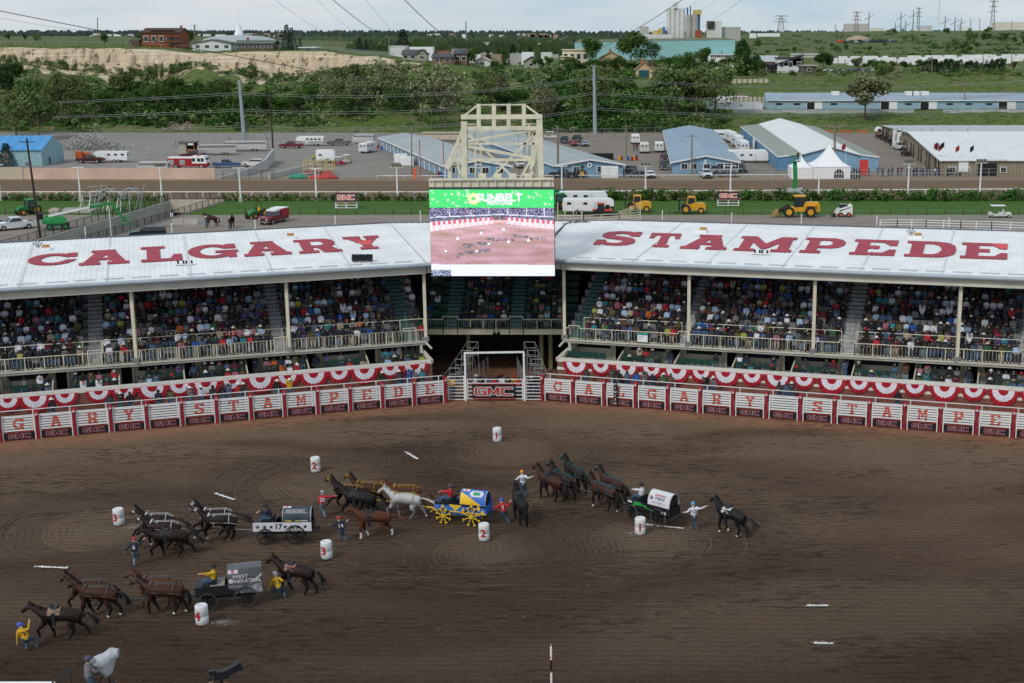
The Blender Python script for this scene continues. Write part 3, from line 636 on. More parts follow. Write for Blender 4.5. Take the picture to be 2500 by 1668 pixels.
 if w is WR:mb=MB();mb.beam(HP(w,'ledge',si,.02,-.83),HP(w,'ledge',se,.02,-.83),.12,.2);ob('pale_band',mb,MATS['ledge_white'],stand)
 bl,bh=.39,.19;courses=12;box={};stuff=MB();cnt=0;me=MB().box(0,0,0,bl-.025,.07,bh-.02).mesh('brick',[M_brick]);ang=atan2(w[1].y,w[1].x)
 if w is WR:pass
 for c in range(courses):
  s=si+(.2 if c % 2 else 0)
  while s<se-.4:
   z=hz(w,'ledge',s)-.34-bh*(c+1)
   if w is WR and abs(z+bh/2-(hz(w,'ledge',s)-.83))<.13:s += bl;continue
   p=WP(w,s,2.5+R.uniform(-.008,.012),z)
   if c<6 and cnt<148 and c >= (3 if w is WR else 1)and s<se-8.5 and R.random()<.4:
    b=link('brick',me,stand);b.location=p;b.rotation_euler=(0,0,ang);cnt += 1
    if w is WL:b.location=WP(w,s+bl-.025,2.5,z);b.rotation_euler=(0,0,ang+pi)
    if w is WL:b.location=WP(w,s,2.5,z);b.rotation_euler=(0,0,ang);b.scale=(1,-1,1)
   else:
    a,b_=WP(w,s,p.z and 2.5,z),WP(w,s+bl-.025,2.5,z);n3=V(w[2].x,w[2].y,0)*.07;u=V(0,0,bh-.02)
    stuff.add([a,b_,b_+u,a+u,a+n3,b_+n3,b_+n3+u,a+n3+u],[(0,1,2,3),(3,2,6,7),(0,3,7,4),(1,5,6,2)])
   s += bl
 tag(ob('brickwork',stuff,M_brick,stand),kind='stuff')
# ---- centre deck
CY=110.;cxl,cxr=Q(1036,800,CY).x,Q(1380,800,CY).x;cz=4.15
mb=MB();mb.box(cxl,CY,cz-.45,Q(1203,800,CY).x,CY+.25,cz);mb.box(Q(1221,800,CY).x,CY,cz-.45,cxr,CY+.25,cz);mb.box(cxl,CY+.25,cz-.3,cxr,CY+2,cz-.02);ob('deck_slab',mb,mat('cream_deck_edge',(.50,.46,.34),.7,var=.2,scale=.6),stand)
def ctier(x,k,do=0,dz=0):return V(x,CY+.3+RD*k+do,cz+.1+RH*k+dz)
mb=MB()
for k in range(ROWS):
 mb.quad(ctier(cxl-1,k,0,-RH),ctier(cxr+1,k,0,-RH),ctier(cxr+1,k),ctier(cxl-1,k));mb.quad(ctier(cxl-1,k),ctier(cxr+1,k),ctier(cxr+1,k,RD),ctier(cxl-1,k,RD))
ob('seating_tiers',mb,M_green,stand)
CAIS=[(Q(a,800,CY).x,Q(b,800,CY).x)for a,b in ((1084,1118),(1243,1276))]
for a,b in CAIS:
 mb=MB()
 for k in range(ROWS-1):
  for h in (0,1):y=.45*h-.012;z=RH*.5*h+.008;zb=z-RH*.5-.004;mb.add([ctier(a,k,y,zb),ctier(b,k,y,zb),ctier(b,k,y,z),ctier(a,k,y,z),ctier(b,k,y+.45,z),ctier(a,k,y+.45,z)],[(0,1,2,3),(3,2,4,5)])
 ob('aisle_steps',mb,MATS['green_aisle'],stand)
for a,b in ((cxl,Q(1082,800,CY).x),(Q(1082,800,CY).x,Q(1117,800,CY).x),(Q(1117,800,CY).x,Q(1243,800,CY).x),(Q(1243,800,CY).x,Q(1277,800,CY).x),(Q(1277,800,CY).x,cxr)):
 mb=MB();ht=1.2 if b-a<1.3 else .95;bs=lambda q:V(q,CY-.02,cz-.1)
 mb.tube(bs(a)+V(0,0,ht),bs(b)+V(0,0,ht),.035);n=max(1,round((b-a)/1.15))
 for i in range(n+1):q=a+(b-a)*i/n;mb.beam(bs(q)-V(0,0,.3),bs(q)+V(0,0,ht),.055)
 m=int((b-a)/.2)
 for i in range(m):q=a+(b-a)*(i+.5)/m;mb.beam(bs(q),bs(q)+V(0,0,ht),.012)
 ob('guard_rail',mb,M_cream,stand)
# passage under the deck: side walls, dark back
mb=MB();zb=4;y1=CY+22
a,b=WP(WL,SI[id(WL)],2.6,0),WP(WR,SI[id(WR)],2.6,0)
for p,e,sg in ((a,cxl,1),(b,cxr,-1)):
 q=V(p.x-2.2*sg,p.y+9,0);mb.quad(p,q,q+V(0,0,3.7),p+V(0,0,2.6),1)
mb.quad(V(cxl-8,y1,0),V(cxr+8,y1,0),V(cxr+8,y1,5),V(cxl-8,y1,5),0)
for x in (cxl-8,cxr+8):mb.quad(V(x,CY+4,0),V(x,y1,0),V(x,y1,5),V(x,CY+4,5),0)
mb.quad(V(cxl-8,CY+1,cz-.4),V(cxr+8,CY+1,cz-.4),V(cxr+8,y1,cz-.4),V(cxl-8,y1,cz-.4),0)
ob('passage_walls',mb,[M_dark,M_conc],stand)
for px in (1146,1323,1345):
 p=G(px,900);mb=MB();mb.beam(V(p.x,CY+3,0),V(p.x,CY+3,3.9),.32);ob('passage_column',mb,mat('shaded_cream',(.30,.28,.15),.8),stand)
# end returns of the two wings
for w,sg in ((WL,1),(WR,-1)):
 si=SI[id(w)];mb=MB();u=3.5
 L=[WP(w,si,2.5,0),WP(w,si,2.5,hz(w,'ledge',si)),WP(w,si,5,hz(w,'ledge',si)),WP(w,si,5,0)];mb.add(L,[(0,1,2,3)])
 mb.beam(HP(w,'ledge',si,0,-.15),WP(w,si+.6,5.5,hz(w,'deck',si)-.6),.25,.3);mb.beam(WP(w,si+.5,4.2,2.6),HP(w,'deck',si+.5,.1,-.2),.2)
 mb.beam(HP(w,'deck',si+.25,-.0,.05),HP(w,'deck',si-.25,-.35,-.55),.16,.12);ob('wing_end',mb,M_beam,stand)
# ---- seats
def seat_mb():
 m=MB();m.box(-.24,-.02,.40,.24,.40,.46);m.add([(-.24,.38,.44),(.24,.38,.44),(.24,.46,.86),(-.24,.46,.86),(-.24,.34,.44),(.24,.34,.44),(.24,.41,.86),(-.24,.41,.86)],[(4,5,6,7),(0,3,2,1),(7,6,2,3),(0,4,7,3),(1,2,6,5)]);m.box(-.03,.1,0,.03,.2,.42);return m
seat_me={0:seat_mb().mesh('seat',[M_seat]),1:seat_mb().mesh('seat',[mat('dark_green_seat',(.02,.07,.055),.5)])}
SPOTS=[]   # (point, rotation, section, row, order, wing)
AISM={id(w):AIS[id(w)]for w in (WL,WR)}
for w in (WL,WR):
 si,se=SI[id(w)]+.4,SE[id(w)]-4;ang=atan2(w[2].y,w[2].x)-pi/2
 for k in range(10):
  s=si+.15*(k % 2)
  while s<se:
   if not in_aisle(w,s,.28):
    sec=sum(1 for a,b in AIS[id(w)]if s>b);SPOTS.append((tier(w,s,k,.16 if k else .22,0),ang,sec,k,s,w))
   s += .51
for k in range(10):
 x=cxl+.35
 while x<cxr-.2:
  if not any(a-.28<x<b+.28 for a,b in CAIS):SPOTS.append((ctier(x,k,.16),0.,sum(1 for a,b in CAIS if x>b),k,x,None))
  x += .52
SPOTS=[p for p in SPOTS if (p[5]is None or R.random()<2)]
# ================================================================ chutes, buntings, centre gate, big screen
ORD=['first','second','third','fourth','fifth','sixth','seventh','eighth','ninth','tenth','eleventh','twelfth','thirteenth','fourteenth','fifteenth','sixteenth','seventeenth','eighteenth','nineteenth','twentieth']+['%dth' % i for i in range(21,200)]
for i in range(21,200):
 if i % 10 in (1,2,3)and i not in (111,112,113):ORD[i-1]='%d%s' % (i,('st','nd','rd')[i % 10-1])
RIGHT={id(WL):-WL[1],id(WR):WR[1]}
def rz_of(w):r=RIGHT[id(w)];return atan2(r.y,r.x)
M_gatew=mat('gate_white_steel',(.70,.71,.73),.5,var=.06)
M_orl=mat('chute_letter_red',(.60,.06,.028),.5,var=.06)
M_pink=mat('logo_outline',(.72,.33,.38),.5,var=.03)
M_redf=mat('logo_red',(.035,.01,.016),.5,var=.03)
def spans(loops,v):
 xs=[]
 for L in loops:
  for (x0,y0),(x1,y1)in zip(L,L[1:]+L[:1]):
   if (y0>v)!= (y1>v):xs.append(x0+(v-y0)/(y1-y0)*(x1-x0))
 xs.sort();return list(zip(xs[::2],xs[1::2]))
RZ=[.76,.95,1.14,1.33,1.52,1.71]
pw=None
cache={}
def chute_parts(letter):
 if 'rail' not in cache:
  cache['rail']=MB().box(-1.02,-.03,-.058,1.02,.03,.058).mesh('rail',[M_gatew])
  cache['upright']=MB().box(-.04,-.05,0,.04,.05,1.82).mesh('upright',[M_gatew])
  m=MB();m.box(-1.02,-.05,.06,1.02,0,.60);cache['board']=m.mesh('sign_board',[M_black])
  m=MB();gmc(m,frame((0,-.055,.345),(1,0,0),(0,0,1)),1.42,.33,0,1,d=.035);m.box(-1.02,-.056,.615,1.02,.005,.63,2);m.box(-1.02,-.056,.05,1.02,.005,.062,2);cache['logo']=m.mesh('board_logo',[M_pink,M_redf,M_orl])
 if letter and letter not in cache:
  m=MB();y=-.034
  for z in RZ[:]:
   for j in range(4):
    za,zb=z-.058+.116*j/4,z-.058+.116*(j+1)/4;v=((za+zb)/2-.80)/.84
    if 0<v<1:
     for a,b in spans(SLAB[letter],v):m.quad((-.36+.72*a,y,za),(-.36+.72*b,y,za),(-.36+.72*b,y,zb),(-.36+.72*a,y,zb))
  cache[letter]=m.mesh('red_letter',[M_orl])
def chute(w,s,letter,label):
 chute_parts(letter);t=thing('chute_gate',label,'chute gate',WP(w,s,0,0),rz_of(w),'white bucking chute gates along the arena')
 for i,z in enumerate(RZ):link('rail',cache['rail'],t).location=(0,0,z)
 for x in (-1.05,1.05):link('upright',cache['upright'],t).location=(x,0,0)
 b=link('sign_board',cache['board'],t);l=link('board_logo',cache['logo'],b)
 if letter:link('red_letter',cache[letter],t)
m=MB();m.box(-.1,-.1,0,.1,.5,1.78);pr_=arc(0,1.78,.3,.3,0,180,8)
m.prism([V(-.12,.15+x,z)for x,z in [(a*1.15,b)for a,b in pr_]],V(.24,0,0));cache['cpost']=m.mesh('chute_post',[M_red])
m=MB();m.prism([V(.07*cos(radians(a)),-.205,1.86+.07*sin(radians(a)))for a in range(0,360,45)],V(0,.02,0));m.box(.128,-.02,.5,.14,.04,1.3);cache['emblem']=m.mesh('white_emblem',[M_gatew])
def chpost(w,s,label):
 t=tag(link('chute_post',cache['cpost'],None,WP(w,s,-.06,0),rz_of(w)),label,'post','red posts between the chute gates');link('white_emblem',cache['emblem'],t)
sL0,sL1=Ws(WL,1088,983,0)[0],Ws(WL,3,1080,0)[0];pL=(sL1-sL0)/13
sR0,sR1=Ws(WR,1325,978,0)[0],Ws(WR,2472,1069,0)[0];pR=(sR1-sR0)/14
LW='EDEPMATS_YRAG__';RW='CALGARY_STAMPE__'
seen={}
for w,s0,p,word,side in ((WL,sL0,pL,LW,'left'),(WR,sR0,pR,RW,'right')):
 for i,ch in enumerate(word):
  L=ch if ch != '_' else None
  lab=('white chute gate with red letter %s, %s from the centre gate, %s wing' % (L,ORD[i],side))if L else ('white railed chute gate without a letter, %s from the centre gate, %s wing' % (ORD[i],side))
  chute(w,s0+p*(i+.5),L,lab)
  chpost(w,s0+p*i,'red round-topped chute post, %s from the centre gate on the %s wing' % (ORD[i],side))
 # catwalk rails and platform behind the chutes
 se=s0+p*len(word);t=thing('catwalk_rail','white tube rail of the catwalk behind the %s chutes' % side,'railing',WP(w,s0,0,0));t.location=(0,0,0)
 for z in (1.55,1.95):
  mb=MB();mb.beam(WP(w,s0,1.0,z),WP(w,se,1.0,z),.05);ob('rail',mb,M_gatew,t)
 for i in range(len(word)+1):mb=MB();mb.beam(WP(w,s0+p*i+.3,1.0,0),WP(w,s0+p*i+.3,1.0,1.95),.06);ob('upright',mb,M_gatew,t)
 mb=MB();a,b,c,d=WP(w,s0,1.05,.75),WP(w,se,1.05,.75),WP(w,se,2.2,.75),WP(w,s0,2.2,.75);mb.prism([a,b,c,d],V(0,0,.06));ob('walkway',mb,M_wood,t)
# finish banner on gate L
p=WP(WR,sR0+pR*2.38,-.3,1.05);t=thing('finish_banner','black upright finish line banner hung on the chute gate with letter L','banner',p,rz_of(WR))
ob('banner',MB().box(-.13,0,-.85,.13,.04,.95),M_black,t)
mb=MB()
for i,ch in enumerate('FINISH'):put_text(mb,ch,frame((0,-.012,.78-.3*i),(1,0,0),(0,0,1)),.26,.01)
ob('lettering',mb,M_white,t)
# ---- buntings
M_bw=mat('bunting_white',(.66,.63,.70),.8,var=.1);M_br=mat('bunting_red',(.36,.012,.026),.8,var=.15)
def bunt_mesh(Wd,D,seed):
 m=MB();n=36;r=random.Random(seed)
 rr=[0,.14,.33,.36,.72,.75,1.0];ring=[]
 for k,q in enumerate(rr):
  row=[]
  for i in range(n+1):
   a=pi+pi*i/n;y=(-.015-.07*q*(i % 2))-.04*q;sag=1+.04*sin(i*1.7+seed)
   row.append(V(Wd/2*q*cos(a)*(1),y,D*q*sin(a)*sag*(1 if q<.9 else 1.02)))
  ring.append(row)
 for k in range(6):
  mi=1 if k<2 else (0 if k<4 else 1)
  for i in range(n):m.add([ring[k][i],ring[k][i+1],ring[k+1][i+1],ring[k+1][i]],[(0,1,2,3)],mi)
 m.box(-Wd/2,-.03,-.02,Wd/2,.0,.03,1);return m.mesh('bunting',[M_bw,M_br],True)
bm_={1:[bunt_mesh(2.2,1.16,1),bunt_mesh(2.15,1.08,5)],0:[bunt_mesh(1.8,.86,2),bunt_mesh(1.78,.92,8)]}
BL=[(1012,1),(952,0),(889,1),(827,0),(765,1),(701,0),(635,1),(567,0),(502,1),(437,0),(371,1),(302,0),(240,0),(158,0),(84,1),(18,0),(-50,1)]
BR=[(1407,1),(1467,0),(1529,1),(1591,0),(1652,1),(1712,0),(1772,1),(1836,0),(1899,1),(1963,0),(2031,1),(2097,0),(2164,1),(2234,0),(2306,1),(2377,0),(2450,1),(2522,0)]
for w,L,side in ((WL,BL,'left'),(WR,BR,'right')):
 for i,(px,big)in enumerate(L):
  y=972-.0865*px if w is WL else 885+.065*(px-1375);s=Ws(w,px,y,2.5)[0]
  tag(link('bunting',bm_[big][i % 2],None,HP(w,'ledge',s,-.03,-.26),rz_of(w)),'%s red and white fan bunting, %s from the centre gate on the %s' % ('large' if big else 'small',ORD[i],side),'bunting','fan buntings hung along the ledge').rotation_euler=(0,R.uniform(-.03,.03),rz_of(w))
a,b=Ws(WR,1555,842,4)[0],Ws(WR,1583,842,4)[0];t=thing('rail_notice','white notice with a teal header hung on the upper deck rail at right','notice',HP(WR,'deck',(a+b)/2,-.05,.15),rz_of(WR));ob('panel',MB().box(-.42,-.03,0,.42,0,.72),M_white,t);ob('header',MB().box(-.42,-.04,.55,.42,-.031,.72),mat('teal_header',(.02,.28,.26),.6),t)
for k in range(3):ob('text_line',MB().box(-.35,-.036,.42-.12*k,.1-.1*k,-.031,.45-.12*k),mat('teal_header',(0,0,0)),t)
# ---- centre gate
gl,gr=G(1137,980),G(1281,977);yc=(gl.y+gr.y)/2;cx=(gl.x+gr.x)/2;hw=(gr.x-gl.x)/2
t=thing('steel_arch','tall white goal-shaped steel frame over the centre arena gate','goal arch',(cx,yc,0))
htp=zz(862,yc);mb=MB();mb.beam((-hw,0,0),(-hw,0,htp+.06),.14);ob('post',mb,M_gatew,t);mb=MB();mb.beam((hw,0,0),(hw,0,htp+.1),.14);ob('post',mb,M_gatew,t);mb=MB();mb.beam((-hw,0,htp),(hw,0,htp+.08),.13);ob('crossbar',mb,M_gatew,t)
def panel(name,label,x0,x1,z0,z1,nr,y,nv=2,rz=0):
 t=thing(name,label,'gate',((x0+x1)/2,y,0),rz);h=(x1-x0)/2
 for i in range(nr+1):z=z0+(z1-z0)*i/nr;ob('rail',MB().beam((-h,0,z),(h,0,z),.055),M_gatew,t)
 for i in range(nv):x=-h+2*h*i/(nv-1);ob('upright',MB().beam((x,0,max(0,z0-.05)),(x,0,z1+.05),.07),M_gatew,t)
 return t
g=panel('arena_gate','white centre gate carrying the black banner with big red letters',gl.x+.15,gr.x-.15,.15,1.72,5,yc+.05,4)
t=thing('gate_banner','black banner with large red and white letters tied to the centre gate','banner',(cx-.1,yc-.06,0))
mb=MB();bw,z0,z1=3.35/2,.22,1.38
mb.grid(lambda u,v:V(-bw+2*bw*u,-.03-.03*sin(u*14)*sin(v*3)-.02*sin(u*31),z0+(z1-z0)*v+.04*sin(pi*u)*(v-.6)),40,4);ob('banner_cloth',mb,M_black,t)
mb=MB();gmc(mb,frame((0,-.10,.8),(1,0,0),(0,0,1)),3.0,.68,0,1,d=.06);ob('lettering',mb,[mat('logo_silver',(.5,.5,.53),.4),mat('logo_bright_red',(.40,.03,.025),.5)],t)
mb=MB();mb.box(-bw,-.09,z0-.03,bw,-.05,z0+.01);mb.box(-bw,-.09,z1-.0,bw,-.05,z1+.04);ob('red_edge',mb,M_orl,t)
panel('side_gate','narrow white railed gate left of the centre gate',G(1093,983).x,gl.x-.12,.1,1.95,7,yc+.05)
panel('side_gate','narrow white railed gate right of the centre gate',gr.x+.12,G(1322,979).x,.1,1.95,7,yc+.05)
# stairs and stock panels inside the passage
def lattice(name,label,pts,w=.05,m=None,cat='scaffold'):
 t=thing(name,label,cat)
 for a,b in pts:ob('tube',MB().tube(a,b,w*.5,w*.5,4),m or M_steel,t)
 return t
for sg,x0,nm in ((1,G(1110,940).x,'left'),(-1,G(1335,930).x,'right')):
 P=[]
 for k in range(5):
  y=yc+1.2+1.3*k;x=x0+sg*.35*k;z=.5+.42*k
  P += [((x-.45,y,0),(x-.45,y,z+1.1)),((x+.45,y,0),(x+.45,y,z+1.1)),((x-.45,y,z+1.1),(x+.45,y,z+1.1)),((x-.45,y,z+.6),(x+.45,y,z+.6)),((x-.45,y,z),(x+.45,y,z))]
  if k:
   for d in (-.45,.45):P.append(((x+d,y,z+1.1),(x-sg*.35+d,y-1.3,z-.42+1.1)));P.append(((x+d,y,0),(x-sg*.35+d,y-1.3,z-.42+1.1)))
 lattice('scaffold_stairs','grey steel scaffold stairs climbing the %s side of the gate passage' % nm,P)
 P=[];xa=cx-sg*(hw*.75);
 for k in range(6):
  z=.3+.3*k;P.append(((xa-sg*.6,yc+.6,z),(xa+sg*.5,yc+7,z)))
 for k in range(6):f=k/5;x=xa-sg*.6+sg*1.1*f;P.append(((x,yc+.6+6.4*f,0),(x,yc+.6+6.4*f,1.9)))
 lattice('stock_panel','slanting grey stock panel fence on the %s of the gate passage' % nm,P,cat='fence')
# ---- big screen and its steel tower
SY=104.2
tl,trr,bl_,br_=Q(1048,463,SY),Q(1352.5,463,SY),Q(1053,674,SY),Q(1354,674,SY)
x0,x1,zt,zb=(tl.x+bl_.x)/2,(trr.x+br_.x)/2,tl.z,bl_.z
scr=thing('video_screen','giant video screen showing the wagon race under a green banner, hung before the stand','screen',((x0+x1)/2,SY,zb))
ww,hh_=(x1-x0),zt-zb
ob('housing',MB().box(-ww/2-.02,.06,-.02,ww/2+.02,.7,hh_+.12),mat('screen_housing',(.05,.055,.06),.6),scr)
NU,NV=200,140;me=bpy.data.meshes.new('display');rr=random.Random(3)
vs=[(-ww/2+ww*i/NU,0,hh_*j/NV)for j in range(NV+1)for i in range(NU+1)]
fs=[(j*(NU+1)+i,j*(NU+1)+i+1,(j+1)*(NU+1)+i+1,(j+1)*(NU+1)+i)for j in range(NV)for i in range(NU)]
dots=[(rr.random(),rr.random()*.19,rr.uniform(.004,.016))for _ in range(60)]
HS=[(.31,.64,.05),(.40,.62,.03),(.30,.655,.02),(.43,.625,.05),(.48,.57,.035),(.52,.585,.02),(.58,.575,.04),(.66,.575,.02),(.70,.53,.03),(.76,.545,.03),(.84,.565,.04),(.91,.57,.02),(.24,.745,.025),(.30,.725,.03),(.36,.72,.05),(.22,.77,.015),(.42,.70,.04),(.47,.70,.015),(.07,.87,.02),(.14,.87,.02),(.27,.865,.03),(.46,.86,.008),(.12,.985,.03)]
BRL=[(.59,.455),(.41,.50),(.22,.565),(.12,.71),(.37,.71),(.47,.625),(.63,.60),(.79,.585)]
def scol(u,v):
 if v<.205:
  c=[.06,.72,.18]
  for a,b,r_ in dots:
   d=sqrt(((u-a)*1.4)**2+(v-b)**2)
   if d<r_*1.5:k=max(0,1-d/(r_*1.5))*.9;c=[q+(.9-q)*k for q in c]
  return c
 k=abs(u-.56);top=.28+.06*k;led=.31+.11*k;ch0=.345+.13*k;ch1=ch0+.035+.05*k
 cen=abs(u-.56)<.055
 if v<top:
  if rr.random()<.45:return [.03,.04,.09]
  if any(abs(u-q)<.006 for q in (.16,.33,.475,.63,.78,.92)):return [.8,.82,.9]
  return rr.choice([[.25,.3,.6],[.6,.65,.85],[.1,.15,.4],[.4,.15,.2],[.02,.02,.05]])
 if v<top+.012:return [.7,.72,.85]
 if cen and v<ch1:return rr.choice([[.05,.04,.06],[.3,.25,.3],[.1,.1,.12]])if v<ch0 else [.8,.45,.5]
 if v<led:return rr.choice([[.08,.08,.15],[.3,.3,.45],[.05,.05,.1]])
 if v<ch0:return [.85,.80,.9]if sin(u*150)>.2 else [.75,.12,.18]
 if v<ch1:return [.9,.62,.68]if int(u*60)% 3 else [.92,.88,.95]
 if v<.86+.01*u:
  for a,b in BRL:
   if abs(u-a)<.009 and abs(v-b)<.013:return [.95,.95,1]
  for a,b,r_ in HS:
   if abs(u-a)<r_ and abs(v-b)<.018 and rr.random()<.62:return rr.choice([[.05,.03,.05],[.1,.06,.07],[.35,.4,.6],[.2,.08,.06],[.05,.2,.2]])
  n1=noise.noise(V(u*5,v*22,1));n2=noise.noise(V(u*40,v*120,3));f=min(1,max(0,(v-.4)/.3))
  c=[.58-.12*f,.37-.10*f,.36-.09*f];g=1+.35*n1+.2*n2;return [q*g for q in c[:2]]+[c[2]*g*(1.1+.25*n1)]
 for a,b,r_ in HS:
  if v>.93 and u<.16:return rr.choice([[.1,.1,.2],[.6,.7,.9],[.05,.05,.1]])
 return [.78,.83,1.]if (v*60)% 1>.2 else [.68,.73,.92]
cols_=[]
for j in range(NV):
 for i in range(NU):cols_ += (scol((i+.5)/NU,1-(j+.5)/NV)+[1])*4
me.from_pydata(vs,[],fs);ca=me.color_attributes.new('img','FLOAT_COLOR','CORNER');ca.data.foreach_set('color',cols_)
mm=bpy.data.materials.new('screen_picture');mm.use_nodes=True;n,l=mm.node_tree.nodes,mm.node_tree.links;b=n['Principled BSDF'];at=n.new('ShaderNodeAttribute');at.attribute_name='img'
b.inputs['Base Color'].default_value=(.02,.02,.02,1);l.new(at.outputs['Color'],b.inputs['Emission Color']);b.inputs['Emission Strength'].default_value=1.0
me.materials.append(mm);dsp=link('display',me,scr)
mb=MB();sc_=ww;put_text(mb,'SUNBELT',frame((.062*ww,-.03,hh_*.905),(1,0,0),(0,0,1)),.085*ww,.02,1.05);put_text(mb,'RENTALS',frame((.065*ww,-.03,hh_*.845),(1,0,0),(0,0,1)),.04*ww,.01,1.25)
ob('screen_lettering',mb,mat('lit_white',(.9,1,.9),emit=1.,var=0),dsp)
mb=MB();c=V(-.145*ww,-.03,hh_*.895);L=[(c.x+.052*ww*(1 if i % 2 else .72)*cos(2*pi*i/22+.2*(i % 2)),c.z+.052*ww*(1 if i % 2 else .72)*sin(2*pi*i/22+.2*(i % 2)))for i in range(22)]
poly(mb,[L,[(c.x+.018*ww*cos(2*pi*i/16),c.z+.018*ww*sin(2*pi*i/16))for i in range(16)]],lambda u,v:V(u,-.03,v));ob('screen_logo',mb,mat('lit_yellow',(1,.85,.3),emit=1.,var=0),dsp)
tw=thing('screen_tower','cream steel lattice tower and girder carrying the giant video screen','steel tower')
M_tw=mat('cream_tower_steel',(.62,.58,.46),.55,var=.14,scale=1.5)
def TQ(p,y):return Q(p[0],p[1],y)
def bar(a,b,y,wd,h=None,y2=None,name='brace'):mb=MB();mb.beam(TQ(a,y),TQ(b,y2 or y),wd,h);ob(name,mb,M_tw,tw)
a,b=Q(1048,449,105.4),Q(1352,447,105.4)
for z,hgt,dp in ((.0,.5,.25),(.33,.12,.6),(-.33,.12,.6)):mb=MB();mb.beam(a+V(0,0,z),b+V(0,0,z),dp,hgt);ob('girder',mb,M_tw,tw)
for i in range(14):q=a.lerp(b,(i+.5)/14);mb=MB();mb.beam(q+V(0,-.32,-.36),q+V(0,-.32,.36),.06,.1);ob('stiffener',mb,M_tw,tw)
for i in range(24):q=a.lerp(b,(i+.5)/24);mb=MB();mb.beam(q+V(0,0,-.38),q+V(R.uniform(-.1,.1),-.4,-.72),.06);ob('hanger',mb,M_tw,tw)
for (p,q,wd)in (((1133,297),(1134,440),.45),((1317,292),(1321,440),.45),((1130,318),(1091,404),.22),((1128,316),(1104,404),.18),((1098,400),(1099,440),.3),((1315,312),(1301,404),.26),((1306,318),(1297,404),.16),((1299,400),(1300,440),.25),((1128,314),(1313,313),.32),((1126,286),(1324,285),.34),
 ((1123,351),(1305,351),.16),((1104,391),(1297,390),.2),((1136,346),(1311,316),.18),((1117,353),(1297,386),.22),((1311,321),(1200,434),.16),((1138,322),(1254,434),.15),((1108,394),(1134,436),.16),((1294,394),(1271,434),.16),((1169,254),(1169,312),.3),((1206,254),(1206,312),.3),((1242,254),(1242,312),.3),((1279,254),(1279,312),.3),
 ((1169,256),(1279,256),.1),((1165,258),(1130,285),.14),((1284,258),(1318,283),.14),((1095,398),(1103,404),.8),((1297,400),(1304,403),.7)):bar(p,q,106.4,wd)
for x,t_,b2 in ((1160,310,440),(1173,305,440),(1280,305,440),(1292,305,440),(1120,340,440),(1308,340,440)):bar((x,t_),(x+1,b2),109.0,.14,name='rear_post')
for (p,q)in (((1134,304),(1164,304)),((1134,330),(1170,345)),((1278,303),(1312,303)),((1138,322),(1160,340)),((1310,330),(1281,350)),((1160,352),(1292,352)),((1160,392),(1292,392))):bar(p,q,109.0,.1,y2=107)
for (x,y)in ((1133,300),(1317,296),(1133,420),(1320,420)):mb=MB();mb.beam(Q(x,y,106.4),Q(x,y,109.0),.16);ob('brace',mb,M_tw,tw)
for x in (1178,1216,1252,1290):bar((x,424),(x,440),106.2,.6,.5,name='winch_box')
for px in (1133,1320):q=Q(px,436,106.5);mb=MB();mb.beam(q,(q.x,q.y,11.0),.4);ob('leg',mb,M_tw,tw)
mb=MB()
for x in (1200,1265,1160,1290):p=Q(x,300,109);mb.tube(p,(p.x,109,14),.015,.015,3)
ob('cable',mb,M_blackm,tw)
# ================================================================ skinned bodies
def skin_mesh(name,nodes,edges,mats,lab,sub=1,root=None,fat=1.22):
 """nodes: name->(pos, rx, ry); edges: list of (a,b); lab(edge)->material index"""
 ks=list(nodes);ix={k:i for i,k in enumerate(ks)};me=bpy.data.meshes.new('sk');me.from_pydata([tuple(nodes[k][0])for k in ks],[(ix[a],ix[b])for a,b in edges],[])
 o=bpy.data.objects.new('sk',me);C.objects.link(o);o.modifiers.new('s','SKIN')
 for k in ks:
  sv=me.skin_vertices[0].data[ix[k]];n=nodes[k];sv.radius=(n[1]*fat,(n[2]if len(n)>2 else n[1])*fat);sv.use_root=(k == (root or ks[0]))
 if sub:mo=o.modifiers.new('b','SUBSURF');mo.levels=sub;mo.render_levels=sub
 r=evaluated(o);bpy.data.objects.remove(o);bpy.data.meshes.remove(me);r.name=name;r.materials.clear()
 for m in mats:r.materials.append(m)
 E_=[(Vector(nodes[a][0]),Vector(nodes[b][0]),lab(a,b),max(.03,(nodes[a][1]+nodes[b][1])/2))for a,b in edges]
 for p in r.polygons:
  c=p.center;best=1e9
  for a,b,m,rad in E_:
   d=b-a;L=d.length_squared;t=max(0,min(1,(c-a).dot(d)/L))if L else 0;q=(c-(a+d*t)).length-rad
   if q<best:best=q;mi=m
  p.material_index=mi;p.use_smooth=True
 return r
def ik(a,b,l1,l2,pole):
 a,b,pole=Vector(a),Vector(b),Vector(pole);d=b-a;L=min(d.length,(l1+l2)*.995)
 if d.length>1e-6:d.normalize()
 b=a+d*L;x=(l1*l1-l2*l2+L*L)/(2*L);h=sqrt(max(0,l1*l1-x*x));n=pole-d*pole.dot(d)
 n=n.normalized()if n.length>1e-6 else V(0,0,1);return a+d*x+n*h,b
M_skin=mat('skin',(.48,.29,.20),.6,var=.05);M_jean=mat('blue_denim',(.045,.085,.14),.9,var=.2);M_jeanl=mat('light_denim',(.12,.19,.26),.9,var=.2);M_boot=mat('boot_leather',(.06,.035,.025),.6);M_shoe=mat('white_shoe',(.55,.53,.5),.6)
